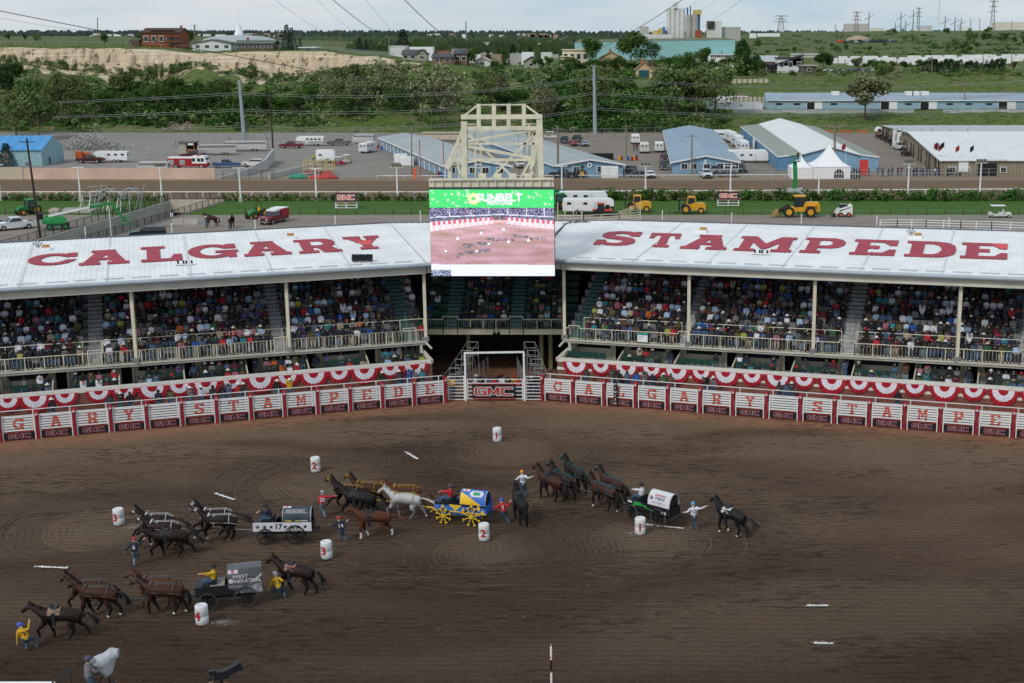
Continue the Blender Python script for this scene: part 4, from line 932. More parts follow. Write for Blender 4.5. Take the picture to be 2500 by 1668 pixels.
def body(name,mats,fat=1.22,pel=(0,0,.95),lean=(0,0,1),hands=((.25,.25,.8),(.25,-.25,.8)),feet=((.05,.1,0),(-.05,-.1,0)),look=(1,0,0),sub=1,knee=(1,0,.2),elbow=(-1,0,-.3),sc=1.):
 """faces +X. mats: shirt, skin, trousers, shoes"""
 pel=Vector(pel);up=Vector(lean).normalized();side=V(0,1,0);fw=side.cross(up).normalized();look=Vector(look).normalized()
 P=lambda u,f=0,s=0:pel+up*u+fw*f+side*s
 N={'pel':(P(0),.135,.15),'waist':(P(.17),.12,.15),'chest':(P(.36),.125,.19),'nb':(P(.49),.075,.085),'neck':(P(.55,.01),.052),'head':(P(.64,.03),.085),'top':(P(.75,.02),.075)}
 E_=[('pel','waist'),('waist','chest'),('chest','nb'),('nb','neck'),('neck','head'),('head','top')]
 for i,sg in enumerate((1,-1)):
  k='LR'[i];sh=P(.44,0,.17*sg);el,ha=ik(sh,hands[i],.30,.27,Vector(elbow)+V(0,.5*sg,0));hd=(ha-el).normalized()
  N['sh'+k]=(sh,.07);N['el'+k]=(el,.048);N['wr'+k]=(ha,.034);N['ha'+k]=(ha+hd*.09,.03,.045)
  E_ += [('chest','sh'+k),('sh'+k,'el'+k),('el'+k,'wr'+k),('wr'+k,'ha'+k)]
  hp=P(-.04,0,.09*sg);f=Vector(feet[i])+V(0,0,.08);kn,an=ik(hp,f,.44,.43,knee)
  toe=V(.17,0,-.04)if not isinstance(feet[i],tuple)or len(feet[i])<4 else V(.1,0,-.12)
  N['hp'+k]=(hp,.10);N['kn'+k]=(kn,.068);N['an'+k]=(an,.045);N['to'+k]=(an+toe,.04)
  E_ += [('pel','hp'+k),('hp'+k,'kn'+k),('kn'+k,'an'+k),('an'+k,'to'+k)]
 if sc != 1:N={k:(v[0]*sc,*[r*sc for r in v[1:]])for k,v in N.items()}
 def lab(a,b):
  k={a[:2],b[:2]}
  if 'wa' in k or ('ch' in k and 'sh' in k)or 'sh' in k or b == 'nb' or (a[:2]== 'el'):return 0
  if 'hp' in k or ('kn' in k and 'an' in k):return 2
  if 'to' in k:return 3
  return 1
 return skin_mesh(name,N,E_,mats,lab,sub,'pel',fat),N
# hat / helmet / hair meshes (origin at head centre, z up, facing +X)
def hat_mb(brim=.2,mi=0):
 m=MB();m.lathe([(.02,.02),(.14,.02),(brim,.035),(brim,.045),(.1,.045),(.095,.13),(.07,.16),(.01,.15)],14,mi)
 m.v=[(x*1.12,y*.95+0*x,z+.28*abs(y)*abs(y)*4*(.15 if abs(y)>.1 else 0))for x,y,z in m.v];return m
def helmet_mb(mi=0):m=MB();m.ball((0,0,.05),.135,mi,10,6,(1.05,.95,.85));m.box(.08,-.08,.0,.19,.08,.02,mi);return m
def hair_mb(mi=0,long=False):
 m=MB();m.ball((-.045,0,.05),.102,mi,8,5,(.95,.98,1))
 if long:m.ball((-.07,0,-.08),.09,mi,6,4,(.6,1,1.6))
 return m
def hand_mb():
 m=MB();m.box(0,-.035,-.014,.075,.035,.014)
 for i,(y,L)in enumerate(((-.027,.06),(-.009,.072),(.009,.068),(.027,.05))):
  m.tube((.072,y,0),(.072+L*.6,y,-.012),.008,.007,5);m.tube((.072+L*.6,y,-.012),(.072+L*.85,y,-.04),.007,.005,5)
 m.tube((.02,.035,0),(.05,.062,-.012),.009,.008,5);m.tube((.05,.062,-.012),(.08,.06,-.025),.008,.006,5);return m
hand_me=hand_mb().mesh('hand',[M_skin])
def finish(o,N,hat=None,hatm=None,hands=True,name='hat'):
 top=N['head'][0];up=(N['top'][0]-N['head'][0]).normalized()
 if hat:
  h=ob(name,hat,hatm,o,True);h.location=top+up*.045;h.rotation_euler=up.to_track_quat('Z','X').to_euler()if abs(up.z)<.98 else (0,0,0)
 f=MB();fx=top+V(.083,0,.0);f.ball(fx+V(.012,0,-.015),.014,0,6,4,(1,.7,1.5))
 for s in (-.03,.03):f.ball(fx+V(-.003,s,.015),.01,1,6,4)
 f.box(fx.x-.01,-.022,fx.z-.05,fx.x+.002,.022,fx.z-.042,2)
 for s in (-1,1):f.ball(top+V(0,s*.088,0),.02,0,6,4,(.8,.4,1.2))
 ob('face',f,[M_skin,M_blackm,mat('lips',(.3,.1,.09),.6)],o)
 if hands:
  for k in 'LR':
   a,b=N['el'+k][0],N['wr'+k][0];d=(b-a).normalized();h=link('hand',hand_me,o);h.location=N['wr'+k][0]+d*.06;h.rotation_euler=d.to_track_quat('X','Z').to_euler()
def figure(name,label,loc,rz,shirt,pants=M_jean,shoes=M_boot,hat=None,hatm=None,group=None,number=None,numm=None,hname='hat',sc=1.,**kw):
 me,N=body('body',[shirt,M_skin,pants,shoes],sc=sc,**kw);t=tag(link(name,me,None,loc,rz),label,'person',group)
 finish(t,N,hat,hatm,True,hname)
 if number:
  c=(N['waist'][0]*.35+N['chest'][0]*.65);up=(N['chest'][0]-N['waist'][0]).normalized();back=-(V(0,1,0).cross(up)).normalized()
  mb=MB();put_text(mb,number,frame(c+back*.185,V(0,-1,0),up),.33,.012,.95);ob('shirt_number',mb,numm or M_white,t)
 return t,N
# ================================================================ horses
def horse_parts(pose,col,legc,mane,sock):
 mats=[col,legc,sock]
 N={'bar':((0,0,1.18),.30,.26),'ch':((.45,0,1.2),.27,.25),'br':((.68,0,1.14),.19,.2),'lo':((-.4,0,1.22),.265,.25),'cr':((-.68,0,1.24),.27,.26),'bt':((-.93,0,1.14),.13,.16)}
 nk=pose.get('neck',((.86,1.50),(1.08,1.78),(1.18,1.93),(1.40,1.80),(1.62,1.58)))
 for k,(x,z),r in zip(('n1','n2','n3','h1','h2'),nk,((.20,.13),(.16,.105),(.125,.095),(.105,.085),(.07,.06))):N[k]=((x,0,z),*r)
 E_=[('bar','ch'),('ch','br'),('bar','lo'),('lo','cr'),('cr','bt'),('ch','n1'),('n1','n2'),('n2','n3'),('n3','h1'),('h1','h2')]
 for i,leg in enumerate(pose['legs']):
  fr=i<2;y=.14 if i % 2 == 0 else-.14;ks=['%s%d' % (q,i)for q in 'abcde']
  rs=((.15,.11),(.09,.08),(.055,),(.042,),(.058,))if fr else ((.20,.13),(.13,.095),(.064,),(.042,),(.058,))
  for k,(x,z),r in zip(ks,leg,rs):N[k]=((x,y if k[0]!= 'a' else y*.8,z),*(r if len(r)>1 else (r[0],r[0])))
  E_ += [('ch' if fr else 'cr',ks[0])]+list(zip(ks,ks[1:]))
 sk=pose.get('socks',())
 def lab(a,b):
  if a[0]in 'cd' and len(a)== 2 and a[1].isdigit():return 2 if (int(a[1])in sk and a[0]== 'd')or (int(a[1])in sk and sock is not legc and a[0]== 'c' and pose.get('high'))else 1
  if a[0]== 'b' and len(a)== 2 and a[1].isdigit():return 1
  return 0
 body_=skin_mesh('horse_body',N,E_,mats,lab,1,'bar',1.38)
 n1,n2,n3=[V(q[0],0,q[1])for q in nk[:3]];m=MB();r=random.Random(5)
 pts=[V(.48,0,1.5),n1+V(-.12,0,.16),n2+V(-.12,0,.11),n3+V(-.06,0,.13),n3+V(.08,0,.11)]
 for a,b in zip(pts,pts[1:]):
  for j in range(5):
   p=a.lerp(b,j/5);q=a.lerp(b,(j+1.3)/5);s=r.choice((-1,1));m.add([p+V(0,-.03,.02),q+V(0,-.03,.02),q+V(-.06,.10*s,-.12),p+V(-.1,.12*s,-.15),p+V(0,.03,.03),q+V(0,.03,.03)],[(0,1,2,3),(4,5,2,3),(0,1,5,4)])
 he=n3+V(.02,0,.08)
 for s in (-1,1):m.tube(he+V(0,.06*s,0),he+V(.03,.075*s,.19),.04,.005,5)
 return body_,m.mesh('mane',[mane]),tail_mesh(pose.get('tail',.25),mane),N
def tail_mesh(k,mane):
 m=MB();p=V(-1.0,0,1.27)
 for j in range(16):
  a=p.copy();dy=R.uniform(-.05,.05);q=a+V(-.14-.2*k,dy,-.05);r_=q+V(-.1-.35*k,dy*2,-.35+.2*k);s=r_+V(-.02-.3*k+R.uniform(-.05,.05),dy*3,-.42+.3*k)
  m.tube(a,q,.035,.04,4);m.tube(q,r_,.04,.03,4);m.tube(r_,s,.03,.008,4)
 return m.mesh('tail',[mane])
LEG={
'walk':[[(.58,.95),(.60,.72),(.66,.46),(.60,.17),(.68,.04)],[(.52,.95),(.48,.72),(.42,.45),(.26,.22),(.25,.09)],[(-.70,.98),(-.48,.78),(-.72,.50),(-.58,.17),(-.50,.04)],[(-.78,.98),(-.66,.80),(-1.0,.50),(-1.05,.17),(-.98,.05)]],
'trot':[[(.60,.95),(.72,.74),(.98,.55),(.88,.30),(.92,.17)],[(.50,.95),(.46,.72),(.40,.46),(.32,.17),(.40,.04)],[(-.68,.98),(-.45,.76),(-.66,.48),(-.44,.18),(-.35,.05)],[(-.78,.98),(-.72,.80),(-1.08,.55),(-1.22,.25),(-1.25,.13)]],
'stand':[[(.56,.95),(.56,.72),(.58,.46),(.57,.15),(.63,.04)],[(.54,.95),(.52,.72),(.52,.46),(.48,.15),(.55,.04)],[(-.72,.98),(-.56,.80),(-.84,.50),(-.78,.16),(-.72,.04)],[(-.72,.98),(-.60,.80),(-.90,.50),(-.88,.16),(-.82,.04)]],
'gallop':[[(.62,.95),(.80,.78),(1.08,.66),(1.22,.38),(1.32,.26)],[(.56,.95),(.60,.72),(.78,.50),(.66,.24),(.66,.12)],[(-.66,.98),(-.44,.76),(-.56,.48),(-.30,.18),(-.20,.05)],[(-.74,.98),(-.56,.78),(-.80,.48),(-.66,.16),(-.58,.04)]]}
def hm(n,c):return mat('coat_'+n,c,.62,var=.25,scale=1.2,spec=.2)
COAT={'bay':(hm('bay',(.046,.017,.010)),hm('bay_points',(.012,.009,.009))),'dark':(hm('dark_bay',(.018,.010,.008)),hm('dark_points',(.010,.008,.008))),'black':(hm('black',(.012,.011,.013)),hm('black_points',(.010,.009,.010))),
 'chestnut':(hm('chestnut',(.085,.028,.013)),hm('chestnut_legs',(.09,.032,.016))),'grey':(hm('grey',(.42,.42,.44)),hm('grey_legs',(.17,.17,.18)))}
M_sock=mat('white_sock',(.62,.60,.57),.8)
M_saddle=mat('saddle_leather',(.018,.02,.026),.5)
def straps(m,N,y_extra=0.,mi=0):
 def hoop(x,z,ry,rz,wd=.045,tilt=0.,n=14):
  L=[V(x+tilt*cos(2*pi*i/n),ry*sin(2*pi*i/n),z+rz*cos(2*pi*i/n))for i in range(n)]
  for a,b in zip(L,L[1:]+L[:1]):m.beam(a,b,wd,.02,mi)
 hoop(.60,1.27,.28,.36,.06,-.14);hoop(.2,1.17,.315,.355,.035);hoop(-.6,1.24,.315,.32,.025)
 for s in (-1,1):m.path([V(.74,.24*s,1.2),V(.28,.33*s,1.18),V(-.62,.33*s,1.15),V(-1.0,.2*s,1.02)],.011,4,mi);m.path([V(.6,.08*s,1.56),V(.28,.09*s,1.53),V(-.62,.1*s,1.55),V(-.95,.06*s,1.40)],.010,4,mi)
def bridle(m,nk,mi=0,blink=True):
 n3,h1,h2=[V(q[0],0,q[1])for q in nk[2:5]]
 for s in (-1,1):
  m.path([n3+V(.0,.125*s,.06),h1+V(-.02,.12*s,.0),h2+V(-.06,.085*s,.02)],.011,4,mi)
  if blink:c=h1+V(-.06,.13*s,.05);m.cbox(c,(.13,.02,.12),mi)
 m.path([h2+V(-.07,-.06,.09),h2+V(-.07,.06,.09)],.014,4,mi);m.path([h2+V(-.08,.06,-.06),h2+V(-.08,-.06,-.06)],.012,4,mi);m.path([n3+V(.06,-.08,.07),n3+V(.06,.08,.07)],.013,4,mi)
def saddle(o,blanket):
 m=MB();m.grid(lambda u,v:V(-.12+.55*u,.345*sin((v-.5)*2.6),1.2+.355*cos((v-.5)*2.6)+.01),4,8,0);ob('blanket',m,blanket,o)
 m=MB();m.grid(lambda u,v:V(.0+.34*u,.30*sin((v-.5)*1.5),1.26+.325*cos((v-.5)*1.5)+.02+.10*abs(u-.45)**1.5*3),6,6);m.ball((.32,0,1.62),.045);m.ball((.0,0,1.6),.12,0,8,4,(.4,1,.6))
 for s in (-1,1):m.box(.08,.335*s-.015,.78,.24,.335*s+.015,1.4);m.tube((.10,.36*s,.78),(.24,.36*s,.78),.03)
 m.box(.1,-.27,.90,.2,.27,.94);ob('saddle',m,M_saddle,o)
NECK={'up':((.78,1.50),(.92,1.74),(.98,1.90),(1.20,1.82),(1.42,1.62)),'mid':((.80,1.46),(.98,1.66),(1.08,1.80),(1.30,1.66),(1.50,1.45)),'low':((.84,1.40),(1.08,1.55),(1.22,1.66),(1.44,1.54),(1.64,1.35)),'arch':((.78,1.50),(.94,1.72),(1.03,1.84),(1.20,1.66),(1.30,1.42))}
HL={}
def horse(key,label,fpx,hpx,coat,gait,neck,tack,strapc=None,tail=.3,socks=(),blanket=None,high=False,group=None):
 pose={'legs':LEG[gait],'neck':NECK[neck],'tail':tail,'socks':socks,'high':high}
 c,lg=COAT[coat];b,mn,tl,N=horse_parts(pose,c,lg,lg if coat != 'grey' else hm('grey_mane',(.36,.35,.33)),M_sock if socks else lg)
 f,h=G(*fpx),G(*hpx);d=(f-h);d.z=0;rz=atan2(d.y,d.x);mid=(f+h)/2;mid += d.normalized()*.05;mid.z=.05
 t=tag(link('horse',b,None,mid,rz),label,'horse',group);link('mane',mn,t);link('tail',tl,t)
 t.scale=(1.05,1.07,1.05);m=MB();bridle(m,NECK[neck],0,tack == 'harness');ob('bridle',m,strapc or M_saddle,t)
 if tack == 'harness':m=MB();straps(m,N);ob('harness',m,[strapc or M_saddle],t)
 else:saddle(t,blanket or mat('dark_blanket',(.04,.03,.03),.9))
 HL[key]=(t,mid,rz,Vector((NECK[neck][4][0],0,NECK[neck][4][1])));return t
S_w=mat('white_harness',(.55,.55,.56),.5);S_t=mat('teal_harness',(.015,.14,.16),.5);S_y=mat('yellow_harness',(.36,.21,.02),.5);S_g=mat('studded_harness',(.10,.10,.105),.4,.3)
HG='horses of the wagon race'
for a in (
 ('w0','dark bay saddled horse at lower left trotting behind the runner in yellow number 19',(120,1564),(187,1562),'dark','trot','low','saddle',None,.5,(),'striped'),
 ('w1','near lead horse of the grey wagon team, red bay, ahead of the barrel marked 4',(205,1508),(281,1509),'bay','walk','arch','harness',S_g,.35,(2,3)),
 ('w2','far lead horse of the grey wagon team at left, mostly behind the near bay',(187,1492),(262,1492),'bay','trot','arch','harness',S_g,.3),
 ('w3','near wheel horse of the grey wagon, bay, tail hanging in front of the wagon',(366,1501),(440,1501),'bay','walk','mid','harness',S_g,.05,(2,3)),
 ('w4','far wheel horse of the grey wagon, lighter chestnut coat',(352,1484),(424,1484),'chestnut','walk','mid','harness',S_g,.1),
 ('w5','bay saddled horse with pinkish blanket behind the grey wagon',(694,1449),(757,1455),'dark','walk','mid','saddle',None,.3,(),'pink'),
 ('s1','near wheel horse of the white star wagon, white studded harness',(510,1325),(568,1323),'dark','gallop','up','harness',S_w,.9,(0,1)),
 ('s2','far wheel horse of the white star wagon hidden behind its near partner',(500,1310),(560,1309),'dark','gallop','up','harness',S_w,.8),
 ('s3','near lead horse of the white star wagon, right of the left barrel marked 3',(370,1341),(432,1341),'dark','gallop','arch','harness',S_w,.8,(0,1)),
 ('s4','far lead horse of the white star wagon, nose nearest the left barrel marked 3',(355,1322),(420,1322),'dark','gallop','arch','harness',S_w,.7),
 ('s5','dark saddled horse held by the runner in navy with a red helmet',(388,1365),(452,1361),'dark','trot','low','saddle',None,.5),
 ('y1','white grey wheel horse of the blue and yellow wagon',(960,1267),(1020,1270),'grey','trot','mid','harness',S_y,.9,(3,)),
 ('y2','chestnut wheel horse behind the white grey one',(958,1249),(1020,1249),'chestnut','trot','mid','harness',S_y,.5,(2,)),
 ('y3','brown lead horse with yellow harness straps in front of the white grey horse',(868,1238),(930,1244),'bay','trot','up','harness',S_y,.6,(3,)),
 ('y4','leftmost bay lead horse of the blue and yellow wagon, reaching left',(824,1246),(886,1250),'dark','gallop','up','harness',S_y,.3),
 ('y5','black saddled horse whose bridle the runner in red number 20 holds',(852,1263),(908,1267),'black','trot','mid','saddle',None,.6),
 ('y6','copper chestnut saddled horse with white socks beside the runner in navy 14',(884,1317),(942,1314),'chestnut','walk','mid','saddle',None,.8,(0,1,3),None,True),
 ('y7','black saddled horse seen from behind next to the runner in red 5',(1262,1264),(1280,1291),'black','walk','up','saddle',None,.1),
 ('d1','bay saddled horse led by the runner in white number 10',(1324,1216),(1366,1229),'bay','walk','up','saddle',None,.2),
 ('d2','near lead horse of the green bolt wagon with teal straps, head turned away',(1352,1208),(1396,1226),'dark','walk','up','harness',S_t,.2),
 ('d3','far lead horse of the green bolt wagon, head highest of its team',(1384,1190),(1424,1209),'dark','walk','up','harness',S_t,.2),
 ('d4','near wheel horse of the green bolt wagon, brown with teal straps',(1452,1238),(1495,1252),'bay','walk','up','harness',S_t,.1,(0,3)),
 ('d5','far wheel horse of the green bolt wagon, red collar',(1472,1220),(1518,1236),'bay','walk','up','harness',S_t,.15),
 ('d6','black saddled horse at far right held by the runner in white number 12',(1764,1302),(1806,1314),'black','walk','up','saddle',None,.6,(0,1,2),'white')):
 a=list(a)+[None]*(13-len(a));bl={'striped':mat('striped_blanket',(.22,.15,.12),.9),'pink':mat('pink_blanket',(.28,.13,.11),.9),'white':mat('white_blanket',(.5,.5,.48),.9),None:None}[a[11]]
 horse(a[0],a[1],a[2],a[3],a[4],a[5],a[6],a[7],a[8],a[9]or 0,a[10]or (),bl,bool(a[12]),HG)
# ================================================================ runners
def runner(label,num,foot,hip_lean,shirt,numc,helm,handsL,handsR,feetp=None,pants=M_jean,face=None,shoes=M_shoe,lean=(.1,0,1),hip=None):
 base=G(*foot);rz=radians(100)if face is None else radians(face);Mi=Matrix.Rotation(-rz,3,'Z')
 def loc(px):return Mi @ (Q(px[0],px[1],base.y)-base)
 hl,hr=loc(handsL),loc(handsR);fp=[Mi @ (G(*q)-base)for q in feetp]if feetp else [V(.25,.1,.0),V(-.35,-.1,.12)]
 hp=loc(hip);hp.x=max(-.15,min(.15,hp.x));
 lv=Mi @ Vector(hip_lean);t,N=figure('person',label,base+V(0,0,.05),rz,shirt,pants,shoes,helmet_mb(),helm,'outriders running beside the wagons',num,numc,'helmet',pel=hp,lean=lv,hands=(hl,hr),feet=[tuple(q)for q in fp]);return t
P_=lambda c,n:mat('cloth_'+n,c,.85,var=.12,scale=6)
Cy,Cr,Cn,Cw=P_((.56,.33,.015),'yellow'),P_((.40,.02,.03),'red'),P_((.018,.022,.045),'navy'),P_((.58,.58,.66),'white')
K_=M_black
hb,hgr,hrd,hor,htl=paint((.06,.10,.45)),paint((.25,.27,.3)),paint((.35,.03,.03)),paint((.65,.25,.03)),paint((.10,.32,.45))
runner('person in yellow shirt number 19 running hard at the lower left, blue and white helmet','19',(74,1590),(-.42,.1,1),Cy,K_,hb,(42,1572),(71,1524),((64,1592),(90,1585)),hip=(64,1562))
runner('person in yellow shirt number 17 stooping beside the bay horse, grey helmet','17',(684,1463),(-.25,.15,1),Cy,K_,hgr,(655,1440),(681,1415),((672,1460),(697,1463)),hip=(680,1436),face=110)
runner('person in navy shirt and red helmet reaching toward the dark saddled horse','6',(329,1385),(-.02,.1,1),Cn,Cw,hrd,(306,1347),(350,1321),((328,1386),(341,1372)),M_jeanl,hip=(329,1350))
runner('person in red shirt number 20 holding the bridle of the black horse','20',(791,1266),(.03,.1,1),Cr,Cw,hgr,(781,1236),(820,1213),((794,1268),(786,1258)),M_jeanl,hip=(787,1233))
runner('person in navy shirt number 14 and red helmet pulling the chestnut horse','14',(842,1326),(-.22,.1,1),Cn,Cw,hrd,(808,1284),(846,1277),((847,1327),(833,1320)),hip=(834,1297),face=105)
runner('person in red shirt number 5 and blue helmet beside the black horse','5',(1240,1282),(-.18,.1,1),Cr,Cw,hb,(1206,1240),(1245,1229),((1245,1283),(1232,1276)),hip=(1229,1252),face=105)
runner('person in white shirt number 10 and orange helmet behind the leading wagon horses','10',(1279,1217),(-.06,.1,1),Cw,K_,hor,(1259,1172),(1298,1166),((1279,1218),(1286,1214)),hip=(1276,1182))
runner('person in white shirt number 12 and teal helmet reaching to the rightmost horse','12',(1699,1298),(-.08,.1,1),Cw,K_,htl,(1671,1253),(1722,1239),((1703,1299),(1691,1294)),hip=(1694,1262))
# ================================================================ wagons
def wagon(label,F,Rr,side,cover,wheelm,spokem,extras,box=False):
 f,r=G(*F),G(*Rr);d=(f-r);d.z=0;d.normalize();rz=atan2(d.y,d.x);mid=(f+r)/2;n=V(-d.y,d.x,0)   # n: local +Y, towards camera
 if n.y>0:n=-n
 base=mid-n*.62;base.z=.05;t=thing('chuckwagon',label,'chuckwagon',base,rz)
 wb=(f-r).length/2
 m=MB()
 for y in (-.5,.5):m.box(-1.75,y-.02,.72,1.45,y+.02,1.22)
 m.box(-1.75,-.5,.7,1.45,.5,.75);m.box(-1.77,-.5,.72,-1.73,.5,1.22);m.box(1.43,-.5,.72,1.47,.5,1.22);m.box(-1.4,-.4,.52,1.2,.4,.7);ob('wagon_box',m,side[0],t)
 m=MB();m.box(.45,-.42,1.25,.85,.42,1.30);m.box(.42,-.42,1.3,.47,.42,1.5);m.box(.3,-.5,1.2,1.45,.5,1.215);ob('seat',m,M_saddle,t)
 for x,rad in ((wb,.45),(-wb,.54)):
  for y in (-.62,.62):
   w=MB();NN=20
   for i in range(NN):
    a0,a1=2*pi*i/NN,2*pi*(i+1)/NN;w.beam((x+rad*cos(a0),y,rad+rad*sin(a0)),(x+rad*cos(a1),y,rad+rad*sin(a1)),.055,.05,0)
   w.tube((x,y-.1,rad),(x,y+.1,rad),.08,.08,10,1)
   sp=8 if extras == 'diamonds' else 12
   for i in range(sp):
    a=2*pi*(i+.5)/sp;w.beam((x,y,rad),(x+rad*cos(a),y,rad+rad*sin(a)),.05 if sp == 8 else .03,.045,1)
    if sp == 8:
     c=V(x+rad*cos(a),y,rad+rad*sin(a));tg=V(-sin(a),0,cos(a));w.beam(c-tg*.09,c+tg*.09,.06,.06,1)
   ob('wheel',w,[wheelm,spokem],t)
  m=MB();m.tube((x,-.62,rad),(x,.62,rad),.04);ob('axle',m,M_blackm,t)
 m=MB();m.tube((1.3,0,.62),(4.1,0,.75),.045,.035);m.tube((1.7,-.55,.6),(1.7,.55,.6),.035);m.tube((3.95,-.5,.78),(3.95,.5,.78),.035);m.tube((4.1,0,.75),(6.2,0,.8),.02);ob('tongue',m,spokem if extras == 'diamonds' else S_g,t)
 m=MB();n_=14
 if not box:
  x0,x1=-1.72,-.15
  L=[V(0,.52*cos(pi*i/n_),1.22+.78*sin(pi*i/n_))for i in range(n_+1)]
  for i in range(n_):m.add([L[i]+V(x0,0,0),L[i]+V(x1,0,0),L[i+1]+V(x1,0,0),L[i+1]+V(x0,0,0)],[(0,1,2,3)])
  cv=ob('canvas_cover',m,cover,t,True);h=MB();h.path([p+V(x0,0,0)for p in L],.025,5);h.path([p+V(x1,0,0)for p in L],.02,5)
  ob('cover_hoop',h,M_steel,t);bk=MB();bk.quad(V(x0+.12,-.5,1.2),V(x0+.12,.5,1.2),V(x0+.12,.35,1.8),V(x0+.12,-.35,1.8));bk.box(-2.05,-.42,.6,-1.76,.42,.68);ob('tailboard',bk,M_dark,t)
 else:
  x0,x1=-1.76,-.1;L=[(.53,1.0),(.53,1.62),(.42,2.0),(-.42,2.0),(-.53,1.62),(-.53,1.0)]
  m.prism([V(x0,y,z)for y,z in L],V(x1-x0,0,0));m.add([(x0,.535,.72),(x0,.535,1.05),(x1,.535,1.05),(x1-.9,.535,.72)],[(0,1,2,3)]);cv=ob('canvas_cover',m,cover,t)
 return t,cv,base,rz
def arcpt(u,ang,x0=-1.72,x1=-.15,r=.53,h=.79):return V(x0+(x1-x0)*(1-u),r*cos(ang),1.22+h*sin(ang))   # u 0 = front edge.. along; text reads left to right on near side
M_sblk,M_swht=mat('wagon_black',(.014,.015,.018),.4),mat('wagon_white',(.58,.58,.62),.5)
# near side is local +Y; seen from there, the front of the wagon is on the left: text x axis = -X
def side_text(o,name,txt,x,z,size,m,y=.526,off=.01,sx=1.):mb=MB();put_text(mb,txt,frame((x,y,z),(-1,0,0),(0,0,1)),size,off,sx);return ob(name,mb,m,o)
def cover_text(o,name,txt,x,ang,size,m,off=.01,sx=1.,lift=.012):
 a=radians(ang);p=V(x,.52*cos(a),1.22+.78*sin(a));tan_=V(0,-.52*sin(a),.78*cos(a)).normalized();nn=V(-1,0,0).cross(tan_);mb=MB();put_text(mb,txt,frame(p+nn*lift,(-1,0,0),tan_),size,off,sx);return ob(name,mb,m,o)
# green bolt wagon
t,cv,b,rz=wagon('black chuckwagon with a green lightning bolt and white cover at the right',(1541,1271),(1606,1289),(M_sblk,),M_swht,mat('worn_wheel_rim',(.07,.065,.058),.8),M_sblk,None);WG={'d':(b,rz)}
m=MB();z0=.75;poly(m,[[(1.0,.86),(.8,1.2),(.28,1.16),(.36,1.08),(-.1,1.06),(-.02,.98),(-.95,.80),(-.3,.86),(-.38,.93),(.1,.92),(.02,.99),(.5,.97)]],lambda u,v:V(u,.525,v));ob('lightning_bolt',m,mat('bolt_green',(.03,.28,.06),.5),t)
cover_text(cv,'lettering','DRIVING',-.98,50,.19,paint((.5,.05,.1)),lift=.03);cover_text(cv,'lettering','FORCE',-1.0,34,.22,paint((.03,.06,.15)),.012,lift=.03);cover_text(cv,'lettering','Fleet Management  Vehicle Rentals  Sales  Leasing',-.95,16,.085,paint((.05,.07,.2)),0,.62,lift=.03)
m=MB();poly(m,[[(-.52,.0),(-.36,.0),(-.3,.09),(-.46,.09)]],lambda u,v:V(u+.02,.44,1.68+v));ob('logo_flash',m,paint((.5,.05,.1)),cv);m=MB();poly(m,[[(-.55,0),(-.33,0),(-.27,.1),(-.49,.1)]],lambda u,v:V(u+.02,.47,1.57+v));ob('logo_flash',m,paint((.03,.06,.25)),cv)
m=MB();m.box(-1.5,.522,.82,-1.15,.53,.95);m.box(1.0,.522,1.03,1.32,.53,1.15);ob('label_plate',m,M_swht,t)
# blue and yellow wagon
M_wb,M_wy=mat('wagon_blue',(.03,.14,.52),.45),mat('wagon_yellow',(.72,.46,.03),.45)
t,cv,b,rz=wagon('blue and yellow chuckwagon with diamonds on its side and a blue cover',(1083,1279),(1151,1286),(M_wb,),M_wb,M_sblk,M_wy,'diamonds');WG['y']=(b,rz)
m=MB();m.box(-1.75,.5,1.10,1.47,.524,1.23);ob('dark_top_board',m,M_sblk,t);m=MB();m.box(-1.75,.5,.70,1.47,.53,.775);m.box(1.47,-.5,.7,1.52,.5,.78);ob('yellow_sill',m,M_wy,t)
m=MB()
for x,z,r_ in ((.95,.98,.17),(-.35,.88,.17),(-.85,1.08,.2),(-1.3,1.06,.2),(-1.55,.84,.17)):poly(m,[[(x-r_*.62,z),(x,z-r_),(x+r_*.62,z),(x,z+r_)]],lambda u,v:V(u,.532,v))
poly(m,[[(.15,.78),(.55,1.16),(-.25,1.16)]],lambda u,v:V(u,.532,v));ob('diamond',m,M_wy,t)
m=MB()
for i in range(5):a0,a1=radians(2+i*11),radians(13+i*11);xx=[-.16-.26*max(0,0),0];m.add([arcpt(0,a0),arcpt(.85-.16*i,a0),arcpt(.85-.16*(i+1),a1),arcpt(0,a1)],[(0,1,2,3)])
m.v=[(x,y*1.01,1.22+(z-1.22)*1.01)for x,y,z in m.v];ob('yellow_panel',m,M_wy,cv)
m=MB();
for i in range(6):a0,a1=radians(38+i*6),radians(44+i*6);e=.08*abs(i-2.5)/2.5;m.add([arcpt(.34+e,a0),arcpt(.92-e,a0),arcpt(.92-e,a1),arcpt(.34+e,a1)],[(0,1,2,3)])
m.v=[(x,y*1.02,1.22+(z-1.22)*1.02)for x,y,z in m.v];ob('white_panel',m,M_swht,cv)
m=MB()
for i in range(3):a0,a1=radians(46+i*6),radians(52+i*6);m.add([arcpt(.5,a0),arcpt(.76,a0),arcpt(.76,a1),arcpt(.5,a1)],[(0,1,2,3)])
m.v=[(x,y*1.03,1.22+(z-1.22)*1.03)for x,y,z in m.v];ob('green_badge',m,paint((.02,.25,.12)),cv)
m=MB()
for i in range(3):a0,a1=radians(66+i*7),radians(73+i*7);m.add([arcpt(.05,a0),arcpt(.32,a0),arcpt(.32,a1),arcpt(.05,a1)],[(0,1,2,3)])
m.v=[(x,y*1.015,1.22+(z-1.22)*1.015)for x,y,z in m.v];ob('white_patch',m,M_swht,cv);cover_text(cv,'lettering','S',-.42,78,.3,paint((.45,.03,.08)),.02,lift=.03)
